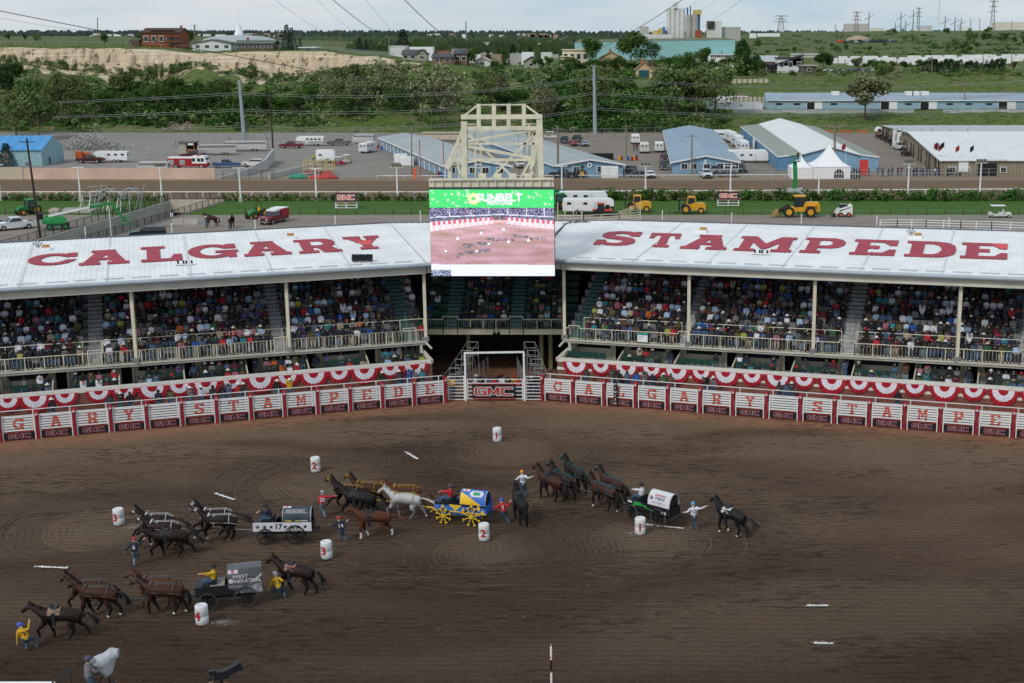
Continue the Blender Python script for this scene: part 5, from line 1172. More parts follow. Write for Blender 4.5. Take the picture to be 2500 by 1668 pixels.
# white star wagon
M_wn=mat('wagon_night_blue',(.03,.045,.065),.4,var=.3)
t,cv,b,rz=wagon('white sided chuckwagon with a row of black stars and number 17',(649,1331),(722,1330),(M_sblk,),M_wn,M_sblk,M_sblk,None);WG['s']=(b,rz)
ob('star_board',MB().box(-1.75,.5,.72,1.52,.53,1.24),M_swht,t);m=MB()
for x in (1.25,.87,.5,-.28,-.65,-1.02,-1.4):m=MB();poly(m,[[(x+.14*(1 if i % 2 == 0 else .42)*sin(2*pi*i/10),.98+.14*(1 if i % 2 == 0 else .42)*cos(2*pi*i/10))for i in range(10)]],lambda u,v:V(u,.534,v));ob('star',m,M_sblk,t)
side_text(t,'number','17',.1,.99,.44,M_sblk,.536,.03)
cover_text(cv,'lettering','WESTERN SPORTS',-.85,52,.15,M_swht,.004,.85);m=MB()
for a0 in (42,61):
 for i in range(1):m.add([arcpt(.08,radians(a0)),arcpt(.85,radians(a0)),arcpt(.85,radians(a0+1.6)),arcpt(.08,radians(a0+1.6))],[(0,1,2,3)])
m.v=[(x,y*1.01,1.22+(z-1.22)*1.01)for x,y,z in m.v];ob('sign_border',m,M_swht,cv)
m=MB()
for i in range(3):a0,a1=radians(72+i*6),radians(78+i*6);m.add([arcpt(.0,a0),arcpt(.3,a0),arcpt(.26,a1),arcpt(.0,a1)],[(0,1,2,3)])
m.v=[(x,y*1.012,1.22+(z-1.22)*1.012)for x,y,z in m.v];ob('white_patch',m,M_swht,cv);cover_text(cv,'lettering','V',-.36,80,.26,paint((.45,.03,.05)),.02,lift=.03)
for x,c in ((-.45,(.6,.35,.05)),(-1.0,(.35,.4,.05)),(-1.35,(.4,.45,.5))):m=MB();m.box(x-.2,.505,1.30,x+.16,.535,1.36);ob('small_logo',m,paint(c),cv)
# grey slanted wagon
M_wg=mat('wagon_dark_grey',(.085,.088,.10),.4,var=.25)
t,cv,b,rz=wagon('dark grey chuckwagon with a tall slab cover, driver in yellow aboard',(508,1494),(601,1485),(M_sblk,),M_wg,mat('grey_rim',(.045,.045,.04),.7),M_sblk,None,True);WG['w']=(b,rz)
side_text(cv,'lettering','WEST',-.72,1.62,.27,M_swht,.545,.016,1.1);side_text(cv,'lettering','INDUSTRIAL',-1.06,1.38,.25,M_swht,.545,.016,.98);side_text(cv,'lettering','Barry Hodgson',-.5,1.12,.1,M_swht,.545,.004)
m=MB();poly(m,[[(-.27+.12*(1 if i % 2 else .82)*cos(2*pi*i/24),1.42+.13*(1 if i % 2 else .82)*sin(2*pi*i/24))for i in range(24)],[(-.3+.03*cos(2*pi*i/8),1.42+.03*sin(2*pi*i/8))for i in range(8)]],lambda u,v:V(u,.546,v));ob('gear_logo',m,M_swht,cv)
m=MB();poly(m,[[(-.35,.74),(-1.76,.74),(-1.76,1.25),(-.95,1.05)]],lambda u,v:V(u,.541,v));ob('pale_panel',m,mat('wagon_silver',(.25,.26,.28),.4,var=.5,scale=4),cv)
m=MB();poly(m,[[(-1.1,1.16),(-1.76,1.62),(-1.76,1.72),(-1.2,1.26)]],lambda u,v:V(u,.542,v));ob('white_slash',m,M_swht,cv)
m=MB();m.add([(-.14,.49,1.78),(-.14,.44,1.97),(-.62,.44,1.97),(-.62,.49,1.78)],[(0,1,2,3)]);ob('white_patch',m,M_swht,cv);mb=MB();put_text(mb,'E',frame((-.38,.475,1.875),(-1,0,0),V(0,-.05,.19).normalized()),.24,.03,1.4);ob('lettering',mb,paint((.45,.03,.05)),cv)
ob('deck_board',MB().box(.05,-.49,1.22,.75,.49,1.26),mat('pale_deck',(.26,.26,.22),.7),t)
# drivers, seated
def driver(key,label,shirt,hatm,hands,cap=False,lean=(-.05,0,1)):
 b,rz=WG[key];o=Matrix.Rotation(rz,3,'Z')@ V(.62,.12,0)+b;o.z=0
 t,N=figure('person',label,o+V(0,0,.05),rz,shirt,M_jean,M_boot,helmet_mb()if cap else hat_mb(.19),hatm,None,None,None,'hat',pel=(0,0,1.42),lean=lean,hands=hands,feet=((.62,.16,.98),(.62,-.16,.98)),knee=(.6,0,1))
 r=MB();p0=V(hands[0][0]+.08,0,hands[0][2]);inv=Matrix.Rotation(-rz,3,'Z')
 for hk in {'w':('w1','w2','w3','w4'),'s':('s1','s2','s3','s4'),'y':('y1','y2','y3','y4'),'d':('d2','d3','d4','d5')}[key]:
  h,mid,hr,mz=HL[hk];q=Matrix.Rotation(hr,3,'Z')@ V(.5,0,1.45)+mid;q2=Matrix.Rotation(hr,3,'Z')@ (mz-V(.1,0,.03))+mid
  qa,qb=inv @ (q-o),inv @ (q2-o);pm=p0.lerp(qa,.5)-V(0,0,.12);r.path([p0,pm,qa,qb],.009,4)
 ob('rein',r,M_saddle,t)
driver('d','person in white shirt and black hat driving the green bolt wagon',Cw,M_black,((.55,.12,1.75),(.5,-.12,1.72)))
driver('y','person in red jacket and dark helmet driving the blue and yellow wagon',Cr,paint((.05,.06,.07)),((.62,.12,1.78),(.55,-.12,1.74)),True)
driver('s','person in dark jacket and black hat leaning forward on the star wagon',Cn,M_black,((.6,.14,1.72),(.55,-.1,1.72)),lean=(.3,0,1))
driver('w','person in yellow jacket and black hat driving the dark grey wagon',Cy,M_black,((.62,.3,1.9),(.2,-.1,1.65)),lean=(-.12,0,1))
# traces between lead and wheel horses
# ================================================================ barrels
M_bar=mat('barrel_white',(.60,.61,.63),.5,var=.1,scale=2)
bm0=MB().lathe([(.27,0),(.31,.03),(.315,.4),(.30,.42),(.30,.46),(.315,.48),(.31,.93),(.27,.98),(.2,.985),(.18,.96),(.02,.96)],24).mesh('barrel',[M_bar],True)
for px,py,n,lab in ((1214,1081,'1','white barrel marked 1 farthest back, near the centre gate'),(771,1155,'2','white barrel marked 2 left of centre, behind the wagons'),(291,1284,'3','white barrel marked 3 at left, ahead of the star wagon horses'),(798,1366,'3','white barrel marked 3 between the star wagon and the chestnut horse'),(1182,1322,'2','white barrel marked 2 below the rear of the blue and yellow wagon'),(1563,1307,'1','white barrel marked 1 in front of the green bolt wagon'),(494,1526,'4','white barrel marked 4 in front of the dark grey wagon')):
 o=tag(link('barrel',bm0,None,G(px,py-4,.04)),lab,'barrel','numbered white barrels');mb=MB();a0={'1':-1.62,'2':-1.62,'3':-1.9,'4':-1.95}[n]
 vs,fs=text_mb(n,.62,.035,1.0);b5=bmesh.new();q5=[b5.verts.new(v)for v in vs];[b5.faces.new([q5[i]for i in f])for f in fs];bmesh.ops.triangulate(b5,faces=b5.faces[:]);bmesh.ops.subdivide_edges(b5,edges=b5.edges[:],cuts=2,use_grid_fill=True);bmesh.ops.triangulate(b5,faces=b5.faces[:]);b5.verts.index_update();mb.add([V(.328*cos(a0+v.co.x/.32),.328*sin(a0+v.co.x/.32),.47+v.co.y)for v in b5.verts],[tuple(v.index for v in f.verts)for f in b5.faces]);b5.free();ob('number',mb,mat('barrel_red',(.42,.02,.02),.6),o)
# ================================================================ cameras and crew on the near platform
Pp=Q(60,1664,46.5);zpl=Pp.z
mb=MB();mb.box(-60,43,zpl-.25,Q(135,1664,46.5).x,46.5,zpl);tag(ob('camera_platform',mb,M_white),'white roof edge of the camera platform at the bottom left corner','platform')
mb=MB();mb.box(Q(135,1664,46.5).x+.01,43,zpl-.35,Q(420,1664,46.5).x,46.3,zpl-.12);tag(ob('camera_platform',mb,M_conc),'grey deck under the covered camera at the lower left','platform')
a,b,c=Q(128,1666,46),Q(168,1632,46),Q(174,1672,46);t=thing('handrail','black metal handrail at the bottom edge beside the camera operator','railing')
for p,q in ((a,b),(b,c),(a.lerp(c,.5),b.lerp(c,.45)),(a-V(0,0,.8),a)):ob('tube',MB().tube(p,q,.035),M_blackm,t)
o=Q(215,1668,45.8);sc=1.
h0=Q(213,1612,45.8);zp=h0.z-1.62
t,N=figure('person','camera operator in grey sweater and dark cap behind the covered camera',(h0.x,45.8,zp),radians(45),P_((.14,.125,.135),'grey'),M_jean,M_boot,helmet_mb(),paint((.05,.06,.09)),None,None,None,'cap',hands=((.42,-.05,1.22),(.40,-.2,1.25)))
t=thing('broadcast_camera','television camera under a pale grey rain cover on its tripod','camera',Q(252,1640,46.2));M_cov=mat('grey_rain_cover',(.34,.37,.41),.7,var=.25,scale=3)
m=MB();sec=[(-.42,.18,.26,.02),(-.2,.30,.28,.06),(.1,.42,.26,.1),(.35,.42,.20,.3),(.5,.30,.14,.36),(.62,.22,.12,.42)]
L=[]
for x,hh2,wv,zo in sec:L.append([V(x,wv*cos(2*pi*i/14)*(1+.12*sin(i*2.3+x*9)),zo+.35+hh2*.75*sin(2*pi*i/14)*(1+.1*cos(i*3.1))-(.35 if (9<i<12 and-.1<x<.4)else 0))for i in range(14)])
for a_,b_ in zip(L,L[1:]):m.add(a_+b_,[(i,(i+1)%14,14+(i+1)%14,14+i)for i in range(14)])
m.add(L[0],[tuple(range(13,-1,-1))]);m.add(L[-1],[tuple(range(14))]);ob('rain_cover',m,M_cov,t,True)
m=MB()
for d in ((-.5,-.2),(.75,-.1),(.1,.5)):m.tube((.1,0,.1),(d[0],d[1],-1.1),.03)
m.tube((.1,0,-.2),(.1,0,.2),.07);m.box(-.5,-.08,-.02,-.3,.08,.25);m.tube((.05,0,.0),(-.55,-.2,-.12),.02);ob('tripod',m,M_blackm,t)
h0=Q(514,1660,45.);t,N=figure('person','dark haired camera operator at the bottom edge beside the black camera',(h0.x,45.,h0.z-1.62),radians(40),M_black,M_black,M_boot,hair_mb(),paint((.02,.018,.018),.8),None,None,None,'hair',hands=((.4,-.05,1.3),(.4,-.2,1.3)))
t=thing('broadcast_camera','black television camera pointing up right at the bottom edge','camera',Q(540,1650,45.3),radians(25));m=MB();m.cbox((0,0,.05),(.5,.22,.3));m.cbox((.35,0,.15),(.6,.26,.26),0,0,-.35);m.cbox((.68,0,.28),(.12,.3,.3),0,0,-.35);m.cbox((-.3,.0,.2),(.25,.16,.14));ob('camera_body',m,mat('camera_black',(.015,.016,.022),.4),t)
m=MB();m.tube((0,0,0),(0,0,-.4),.06)
for d in ((-.4,-.2),(.5,-.1),(.1,.5)):m.tube((0,0,-.2),(d[0],d[1],-1.2),.03)
ob('tripod',m,M_blackm,t)
p=Q(1345,1572,45.);t=thing('striped_pole','thin white, black and red banded marker pole at the bottom centre','pole',(p.x,45.,0));zt=p.z;
for z1,z0,mm_,rr_ in ((zt,zt-.12,M_white,.008),(zt-.12,zt-.50,M_white,.036),(zt-.50,zt-.54,M_orl,.037),(zt-.54,zt-.62,M_white,.036),(zt-.62,zt-1.06,M_black,.036),(zt-1.06,zt-1.12,M_orl,.037),(zt-1.12,0,M_white,.036)):ob('pole_band',MB().tube((0,0,z0),(0,0,z1),rr_,rr_,8),mm_,t)
# ================================================================ spectators
def cm(n,c):return mat('cloth_'+n,c,.9,var=.15,scale=7)
SH=[('black',(.016,.016,.018),38),('charcoal',(.04,.042,.047),18),('navy',(.015,.02,.05),18),('denim blue',(.06,.10,.18),14),('white',(.68,.68,.70),14),('grey',(.16,.165,.175),9),('red',(.22,.02,.03),5),('maroon',(.10,.012,.025),8),('pale blue',(.30,.42,.58),8),('bright blue',(.02,.08,.30),4),('turquoise',(.03,.17,.22),3),('pink',(.32,.12,.17),3),('lime yellow',(.30,.31,.06),2),('orange',(.4,.09,.03),1),('olive',(.09,.09,.035),4),('brown',(.10,.055,.03),5),('purple',(.08,.045,.15),2),('green',(.03,.11,.05),2),('beige',(.32,.26,.19),4)]
SHM=[(n,cm(n.replace(' ','_'),c),w)for n,c,w in SH];SW=[w for*_,w in SHM]
TR=[(M_jean,5),(cm('black',(0,0,0)),4),(cm('dark_trousers',(.03,.03,.035)),4),(M_jeanl,2),(cm('beige',(0,0,0)),1)]
HAIR=[('dark hair',mat('hair_dark',(.015,.010,.008),.8)),('brown hair',mat('hair_brown',(.05,.025,.014),.8)),('blonde hair',mat('hair_blonde',(.22,.14,.06),.8)),('grey hair',mat('hair_grey',(.22,.21,.2),.8))]
HATS=[('cream cowboy hat',mat('hat_cream',(.55,.50,.40),.8)),('white cowboy hat',mat('hat_white',(.66,.65,.62),.8)),('black cowboy hat',mat('hat_black',(.014,.013,.013),.8)),('tan cowboy hat',mat('hat_tan',(.30,.20,.10),.8))]
CAPS=[('dark cap',mat('cap_dark',(.02,.02,.03),.8)),('red cap',mat('cap_red',(.35,.02,.02),.8))]
skins=[M_skin,mat('skin_tan',(.27,.14,.085),.6),mat('skin_pale',(.50,.31,.23),.6)]
def seated(hands,lean=(.02,0,1)):
 me,N=body('seated_body',[M_white]*4,pel=(0,0,.56),lean=lean,hands=hands,feet=((.46,.13,0),(.44,-.13,0)),sub=0,fat=1.02,knee=(.5,0,1));return me,N
def standing(hands,lean=(0,0,1)):
 return body('standing_body',[M_white]*4,pel=(0,0,.95),lean=lean,hands=hands,feet=((.06,.12,0),(0,-.12,0)),sub=0,fat=1.1)
POS=[seated(((.38,.10,.66),(.38,-.10,.66))),seated(((.42,.16,.60),(.34,-.08,.72)),(.12,0,1)),seated(((.30,.04,1.02),(.38,-.12,.66))),seated(((.20,.06,1.22),(.20,-.06,1.22))),seated(((.26,.02,.80),(.26,-.02,.82)),(-.06,0,1))]
STA=[standing(((.35,.10,1.15),(.35,-.10,1.15)),(.12,0,1)),standing(((.05,.28,.85),(.05,-.28,.85))),standing(((.22,.08,1.52),(.22,-.08,1.52)),(.03,0,1)),standing(((.30,.2,1.05),(.22,-.05,1.1)),(.08,0,1))]
def topping(kind,N,me):
 top=N['head'][0];mb=MB();mb.T=Matrix.Translation(top+V(0,0,.03))
 if kind == 0:mb.join(hair_mb(4),mb.T)
 elif kind == 1:mb.join(hair_mb(4,True),mb.T)
 elif kind == 2:mb.join(hair_mb(4),mb.T);mb.join(hat_mb(.19,5),Matrix.Translation(top+V(0,0,.06)))
 elif kind == 3:mb.join(helmet_mb(5),Matrix.Translation(top+V(0,0,.02)))
 b=MB();b.v=[tuple(v.co)for v in me.vertices];b.f=[tuple(p.vertices)for p in me.polygons];b.m=[p.material_index for p in me.polygons]
 mb.T=None;b.join(mb,None);b.m=b.m[:len(me.polygons)]+mb.m;return b
PROTO={}
for fam,L in (('sit',POS),('std',STA)):
 for i,(me,N)in enumerate(L):
  for k in range(4):b=topping(k,N,me);PROTO[fam,i,k]=(b,b.mesh('person',[M_white]*6))
def pick(r=R):
 sh=r.choices(SHM,SW)[0];pa=r.choices([a for a,_ in TR],[b for _,b in TR])[0];h=r.random();hr=r.choices(HAIR,(6,6,3,2))[0];top=2 if h<.27 else 3 if h<.34 else 1 if h<.6 else 0
 ht=r.choices(HATS,(5,5,4,2))[0]if top == 2 else r.choice(CAPS);sk=r.choices(skins,(4,1,6))[0];return sh,pa,top,hr,ht,sk
def spectator(fam,i,spec,loc,rz,label,group):
 sh,pa,top,hr,ht,sk=spec;o=tag(link('person',PROTO[fam,i,top][1],None,loc,rz),label,'person',group)
 for k,m in enumerate((sh[1],sk,pa,M_boot,hr[1],ht[1])):o.material_slots[k].link='OBJECT';o.material_slots[k].material=m
 return o
def topname(spec):return spec[4][0]if spec[2]in (2,3)else ('long ' if spec[2]== 1 else '')+spec[3][0]
class Crowd:    # joined far spectators, one material index per palette entry
 def __init__(s):s.mb=MB();s.mats=[m for _,m,_ in SHM]+[a for a,_ in TR]+[M_boot]+[h for _,h in HAIR+HATS+CAPS]+skins;s.ix={m.name:i for i,m in enumerate(s.mats)}
 def add(s,fam,i,spec,loc,rz):
  sh,pa,top,hr,ht,sk=spec;b=PROTO[fam,i,top][0];L=[s.ix[m.name]for m in (sh[1],sk,pa,M_boot,hr[1],ht[1])];k=len(s.mb.m)
  s.mb.join(b,Matrix.Translation(loc)@ Matrix.Rotation(rz,4,'Z'));
  for j,x in enumerate(b.m):s.mb.m[k+j]=L[x]
crowd=Crowd();SMB={0:MB(),1:MB()};s0=seat_mb();nind=0;nseat=0
SECN={id(WL):'left',id(WR):'right',0:'centre'};cnt={};PR=random.Random(21)
MAXI=205
for (p,ang,sec,k,s,w)in SPOTS:
 px=PX0+FPX*p.x/(p.y*cos(PITCH)+(CAMH-p.z)*sin(PITCH))
 if px<-60 or px>2560:continue
 face=ang-pi/2;wid=id(w)if w else 0
 occ=.95 if w else .93
 if w is WL and k in (0,)and sec >= 2:occ=.9
 if noise.noise(V(s*.35,k*.8,2 if w is WL else 4))>.3:occ -= .25
 taken=PR.random()<occ
 if (w is None)or not taken:
  gi=1 if (w is None or (sec == 0 and s<7))else 0
  if nseat<290 and k<5:o=link('seat',seat_me[gi],stand,p,ang+pi);nseat += 1
  else:SMB[gi].join(s0,Matrix.Translation(p)@ Matrix.Rotation(ang+pi,4,'Z'))
 if not taken:continue
 spec=pick(PR);i=PR.choices(range(5),(6,4,2,1,3))[0];rz=face+PR.uniform(-.25,.25);q=p+V(0,0,.0)+(Matrix.Rotation(ang,3,'Z')@ V(0,.28,0))*0
 if k == 0 and 0 <= px <= 2500 and nind<MAXI:
  key=(wid,sec,k);cnt[key]=cnt.get(key,0)+1
  side={'left':'left','right':'right','centre':'centre block'}[SECN[wid]]
  lab='%s top, %s, %s, %s front row block, %s' % (spec[0][0],topname(spec),ORD[cnt[key]-1],ORD[sec],side)
  spectator('sit',i,spec,q,rz,lab,'spectators in the front row of the upper deck');nind += 1
 else:crowd.add('sit',i,spec,q,rz)
for gi in (0,1):
 if SMB[gi].v:tag(ob('seat',SMB[gi],M_seat if gi == 0 else MATS['dark_green_seat'],stand),kind='stuff')
# box seats and guests
BX=MB();gix={}
for w in (WL,WR):
 si,se=SI[id(w)]+.3,SE[id(w)];ang=atan2(w[2].y,w[2].x)-pi/2;s=si;b=0
 while s<se-4:
  fill=PR.choice((.15,.4,.6,.8,.95));
  if w is WR and b == 0:fill=0
  for r_ in (0,1):
   for j in range(6):
    q=WP(w,s+.35+j*.54,3.3+1.0*r_,hz(w,'ledge',s)-.95+.4*r_);BX.join(s0,Matrix.Translation(q)@ Matrix.Rotation(ang+pi,4,'Z'))
    if PR.random()<fill:
     px=PX0+FPX*q.x/(q.y*cos(PITCH)+(CAMH-q.z)*sin(PITCH));spec=pick(PR);i=PR.choice((0,0,1,3,4))
     if 0<px<2500 and nind<272 and r_ == 0:
      gix[w is WL]=gix.get(w is WL,0)+1
      spectator('sit',i,spec,q,ang-pi/2+PR.uniform(-.3,.3),'box guest, %s top, %s, %s from the centre, %s wing' % (spec[0][0],topname(spec),ORD[gix[w is WL]-1],'left' if w is WL else 'right'),'guests in the boxes under the deck');nind += 1
     else:crowd.add('sit',i,spec,q,ang-pi/2)
  if PR.random()<.5:
   q=WP(w,s+3.9,4.6,hz(w,'ledge',s)-.95);crowd.add('std',PR.choice((1,2)),pick(PR),q,ang-pi/2)
  s += 4.6;b += 1
tag(ob('box_seat',BX,MATS['dark_green_seat'],stand),kind='stuff')
tag(ob('crowd',crowd.mb,crowd.mats),'tightly packed crowd seated in the upper rows under the white roof',None,None,'stuff')
# people standing behind the chutes: (px, colour, top kind, hat)
cl={n:(n,m,0)for n,m,_ in SHM};cl['yellow']=('yellow',Cy,0)
def sp(c,top,hat=None,hair=1):return (cl[c],M_jean,top,HAIR[hair],hat if hat else HATS[1],M_skin)
CH=[('L',128,'black',2,1),('L',268,'charcoal',3,0),('L',296,'black',2,1),('L',318,'black',0,0),('L',388,'navy',3,0),('L',417,'olive',0,0),('L',466,'grey',2,0),('L',491,'white',2,1),('L',520,'charcoal',3,0),('L',545,'black',1,0),('L',559,'denim blue',1,0),('L',584,'red',2,1),('L',594,'charcoal',2,1),('L',679,'black',2,1),('L',708,'yellow',2,1),('L',935,'black',2,1),('L',975,'charcoal',2,1),('L',988,'maroon',3,0),('L',1000,'bright blue',0,0),('L',1012,'grey',1,0),('L',1032,'turquoise',1,0),
      ('R',1432,'charcoal',3,0),('R',1497,'charcoal',1,0),('R',1512,'black',1,0),('R',1532,'denim blue',1,0),('R',1553,'bright blue',0,0),('R',1575,'grey',3,0),('R',1593,'navy',2,1),('R',1621,'green',2,1),('R',1637,'brown',1,0),('R',1722,'black',2,1),('R',1740,'grey',2,1),('R',1902,'charcoal',1,0),('R',1919,'denim blue',3,0),('R',1931,'charcoal',2,1),('R',2190,'black',0,0)]
for i,(sd_,px,c,top,hx_)in enumerate(CH):
 w=WL if sd_ == 'L' else WR;y=1010-.062*px if w is WL else 965+.066*(px-1375);s=Ws(w,px,y,1.45)[0];q=WP(w,s,1.45,.82)
 j=sum(1 for a in CH[:i]if a[0]== sd_);spec=sp(c,top,HATS[1]if top == 2 else CAPS[i % 2]);spec=(*spec[:4],HATS[1]if top == 2 else CAPS[i % 2],M_skin)
 spectator('std',i % 4,spec,q,rz_of(w)-pi/2+PR.uniform(-.4,.4),'standing in %s top, %s, behind the %s chutes, %s from the left' % (c,topname(spec),'left' if w is WL else 'right',ORD[j]),'people standing on the catwalk behind the chutes')
for i,(px,c,top)in enumerate(((1103,'yellow',0),(1160,'white',2),(1172,'navy',3),(1190,'denim blue',0),(1205,'red',3),(1222,'white',2),(1238,'charcoal',0),(1252,'yellow',3),(1265,'red',0),(1215,'black',3),(1296,'navy',2),(1308,'black',2))):
 q=G(px,979);q.y += .9+(.5 if i % 2 else 0)+(.6 if i == 9 else 0);spec=sp(c,top);spec=(*spec[:4],CAPS[i % 2]if top == 3 else HATS[i % 3],M_skin)
 spectator('std',i % 4,spec,q,-pi/2,'person in %s top, %s, just behind the centre gate, %s from the left' % (c,topname(spec),ORD[i]),'people behind the centre gate')
# ================================================================ rails, light poles, walls and machines behind the stand
def upm(px,py,ptop):b=G(px,py);return CAMH-b.y*tan(PITCH+atan((ptop-PY0)/FPX))
# inner running rail
t=thing('running_rail','white inner running rail curving posts along the near edge of the race track','railing')
P=[G(-60,484),G(1050,484),G(1400,482),G(1900,480),G(2570,476)];
for a,b in zip(P,P[1:]):
 ob('rail',MB().tube(a+V(0,0,1.1),b+V(0,0,1.1),.09,.09,6),M_white,t)
 n=max(1,round((b-a).length/2.9))
 for i in range(n):
  q=a.lerp(b,i/n)
  if 1052<PX0+FPX*q.x/(q.y)<1340:continue
  ob('post',MB().path([q+V(.25,-.2,0),q+V(.02,-.25,.7),q+V(.3,0,1.08)],.06,5),M_white,t)
t=thing('track_rail','white outer rail beside the lots on the far side of the track','railing');P=[G(920,436),G(1400,435),G(2080,433)]
for a,b in zip(P,P[1:]):ob('rail',MB().tube(a+V(0,0,.55),b+V(0,0,.55),.07,.07,5),M_white,t)
for i in range(36):q=P[0].lerp(P[2],i/35);q.y=P[0].y+(P[2].y-P[0].y)*i/35;ob('post',MB().beam(q,q+V(0,0,.55),.07),M_white,t)
# light masts with cross bars
for i,(px,py,top,lit)in enumerate(((2,490,402,0),(197,492,409,0),(396,494,408,1),(588,493,410,0),(773,490,411,0),(971,489,409,1),(1372,478,406,0),(1576,482,406,1),(1783,479,405,0),(1998,487,428,0),(2216,484,400,1),(2391,487,398,1))):
 b=G(px,py);h=upm(px,py,top);t=thing('light_mast','white T-shaped light mast by the track, %s from the left' % ORD[i],'light pole',b,0,'white light masts along the track')
 ob('concrete_base',MB().box(-.3,-.3,0,.3,.3,.75 if px<1300 else .1),M_conc,t);ob('pole',MB().tube((0,0,.1),(0,0,h),.17,.11,8),M_white,t);
 if px != 1998:ob('crossbar',MB().box(-1.05,-.07,h-.05,1.05,.07,h+.06),M_white,t)
 if lit:
  for x in (-.62,0,.62):ob('floodlight',MB().box(x-.24,-.16,h+.1,x+.24,.16,h+.65),mat('lamp_housing',(.14,.13,.10),.6),t)
# fence behind: pickets, pink wall
YF=gy(438);t=thing('picket_fence','pale wooden picket fence at the far left of the track','fence');x0,x1=G(-40,438).x,G(58,438).x;n=34;pk=MB().add([(-.1,0,0),(.1,0,0),(.1,0,2.35),(0,0,2.5),(-.1,0,2.35),(-.1,.04,0),(.1,.04,0),(.1,.04,2.35),(0,.04,2.5),(-.1,.04,2.35)],[(0,1,2,3,4),(9,8,7,6,5),(0,5,6,1),(1,6,7,2),(4,9,5,0),(2,7,8,3),(3,8,9,4)]).mesh('picket',[mat('pale_picket',(.52,.45,.34),.8)])
for i in range(n):link('picket',pk,t).location=(x0+(x1-x0)*i/n,YF,-R.random()*.08)
mb=MB();mb.box(G(60,438).x,YF,0,G(525,438).x,YF+.2,2.25);tag(ob('pink_wall',mb,mat('faded_pink_concrete',(.56,.41,.33),.9,var=.14,scale=.25)),'long faded pink concrete wall with a pale painted truck outline, behind the track','wall')
o=bpy.data.objects['pink_wall'];c=G(428,438);mb=MB();mb.add([(c.x-2.3,YF-.02,1.15),(c.x+.9,YF-.02,1.15),(c.x+.9,YF-.02,1.25),(c.x-2.3,YF-.02,1.25)],[(0,1,2,3)])
for a_,b_ in (((-2.3,1.6),(-1,1.7)),((-1,1.7),(-.6,2.05)),((-.6,2.05),(.5,2.05)),((.5,2.05),(.7,1.65)),((.7,1.65),(2.2,1.65)),((2.2,1.65),(2.2,1.2)),((-2.3,1.6),(-2.3,1.2)),((.5,1.2),(2.2,1.2))):mb.beam((c.x+a_[0],YF-.01,a_[1]),(c.x+b_[0],YF-.01,b_[1]),.02,.1)
ob('painted_outline',mb,mat('pale_outline',(.55,.47,.42),.9),o)
def fence(name,label,pts,h,step=3.,rails=(1.,),wire=True,m=M_steel,bal=0,w=.07,pm=None):
 t=thing(name,label,'fence')
 for a,b in zip(pts,pts[1:]):
  L=(b-a).length;n=max(1,round(L/step))
  for i in range(n+1):q=a.lerp(b,i/n);ob('post',MB().beam(q,q+V(0,0,h+.05),w),pm or m,t)
  for f in rails:ob('rail',MB().beam(a+V(0,0,h*f),b+V(0,0,h*f),w*.6),m,t)
  if bal:
   mb=MB();k=int(L/bal)
   for i in range(k):q=a.lerp(b,(i+.5)/k);mb.beam(q+V(0,0,.05),q+V(0,0,h),.025)
   tag(ob('baluster',mb,m,t),kind='stuff')
  if wire: # chain link: thin crossing wires as real geometry
   mb=MB();k=int(L/.9)
   for i in range(k):
    p,q=a.lerp(b,i/k),a.lerp(b,(i+1)/k);mb.beam(p+V(0,0,.05),q+V(0,0,h),.018);mb.beam(q+V(0,0,.05),p+V(0,0,h),.018)
   tag(ob('wire_mesh',mb,M_steel,t),kind='stuff')
 return t
def PL(*px,z=0.):return [G(a,b,z)for a,b in px]
fence('chain_link_fence','chain link fence behind the car park at the foot of the left hill',PL((115,368),(180,364),(430,360),(436,355),(560,352),(650,341),(935,330)),2.0)
fence('chain_link_fence','chain link fence behind the right lot below the dark shrubs',PL((1325,336),(1500,333),(1625,329)),2.2)
fence('chain_link_fence','chain link fence between the pink wall and the outer rail',PL((526,438),(925,437)),2.2)
fence('chain_link_fence','chain link fence between the two rightmost white roofed barns',PL((2000,325),(2150,327)),2.2)
fence('chain_link_fence','chain link fence along the outer rail in front of the blue barns',PL((1380,437),(1920,436)),2.0)
fence('spectator_rail','grey railing where onlookers stand beyond the track at right',PL((2075,434),(2560,429)),1.5,1.8,(1.,.55),False,mat('grey_rail',(.36,.36,.37),.6),w=.09)
# sunken ramp: retaining walls with black fences
def wallq(name,label,a,b,z0,z1,th,m=M_conc,cat='wall',zb=None):
 d=(b-a);d.z=0;d.normalize();n=V(-d.y,d.x,0)*th;mb=MB();zb=z1 if zb is None else zb
 mb.add([V(a.x,a.y,z0),V(b.x,b.y,z0),V(b.x,b.y,zb),V(a.x,a.y,z1)]+[V(a.x+n.x,a.y+n.y,z0),V(b.x+n.x,b.y+n.y,z0),V(b.x+n.x,b.y+n.y,zb),V(a.x+n.x,a.y+n.y,z1)],[(0,1,2,3),(7,6,5,4),(3,2,6,7),(0,4,5,1),(1,5,6,2),(0,3,7,4)])
 return tag(ob(name,mb,m),label,cat)
ext=lambda a,b,k:a+(a-b)*k
wallq('retaining_wall','tall concrete wall on the left side of the sunken ramp',ext(TA,TB,.35),TB,-6,.1,.4)
wallq('retaining_wall','low concrete kerb wall on the right side of the sunken ramp',ext(TD,TC,.2),TC,-6,.15,-.4)
wallq('portal_wall','cream concrete portal wall over the mouth of the track tunnel',TB+V(0,.02,0),TC+V(0,.02,0),-1.9,.35,.5,mat('cream_concrete',(.48,.44,.35),.9));
mb=MB();mb.quad(TB+V(0,1.5,-6),TC+V(0,1.5,-6),TC+V(0,1.5,0),TB+V(0,1.5,0));struct('tunnel',mb,M_dark)
m=G(510,520,-1.9);mb=MB();
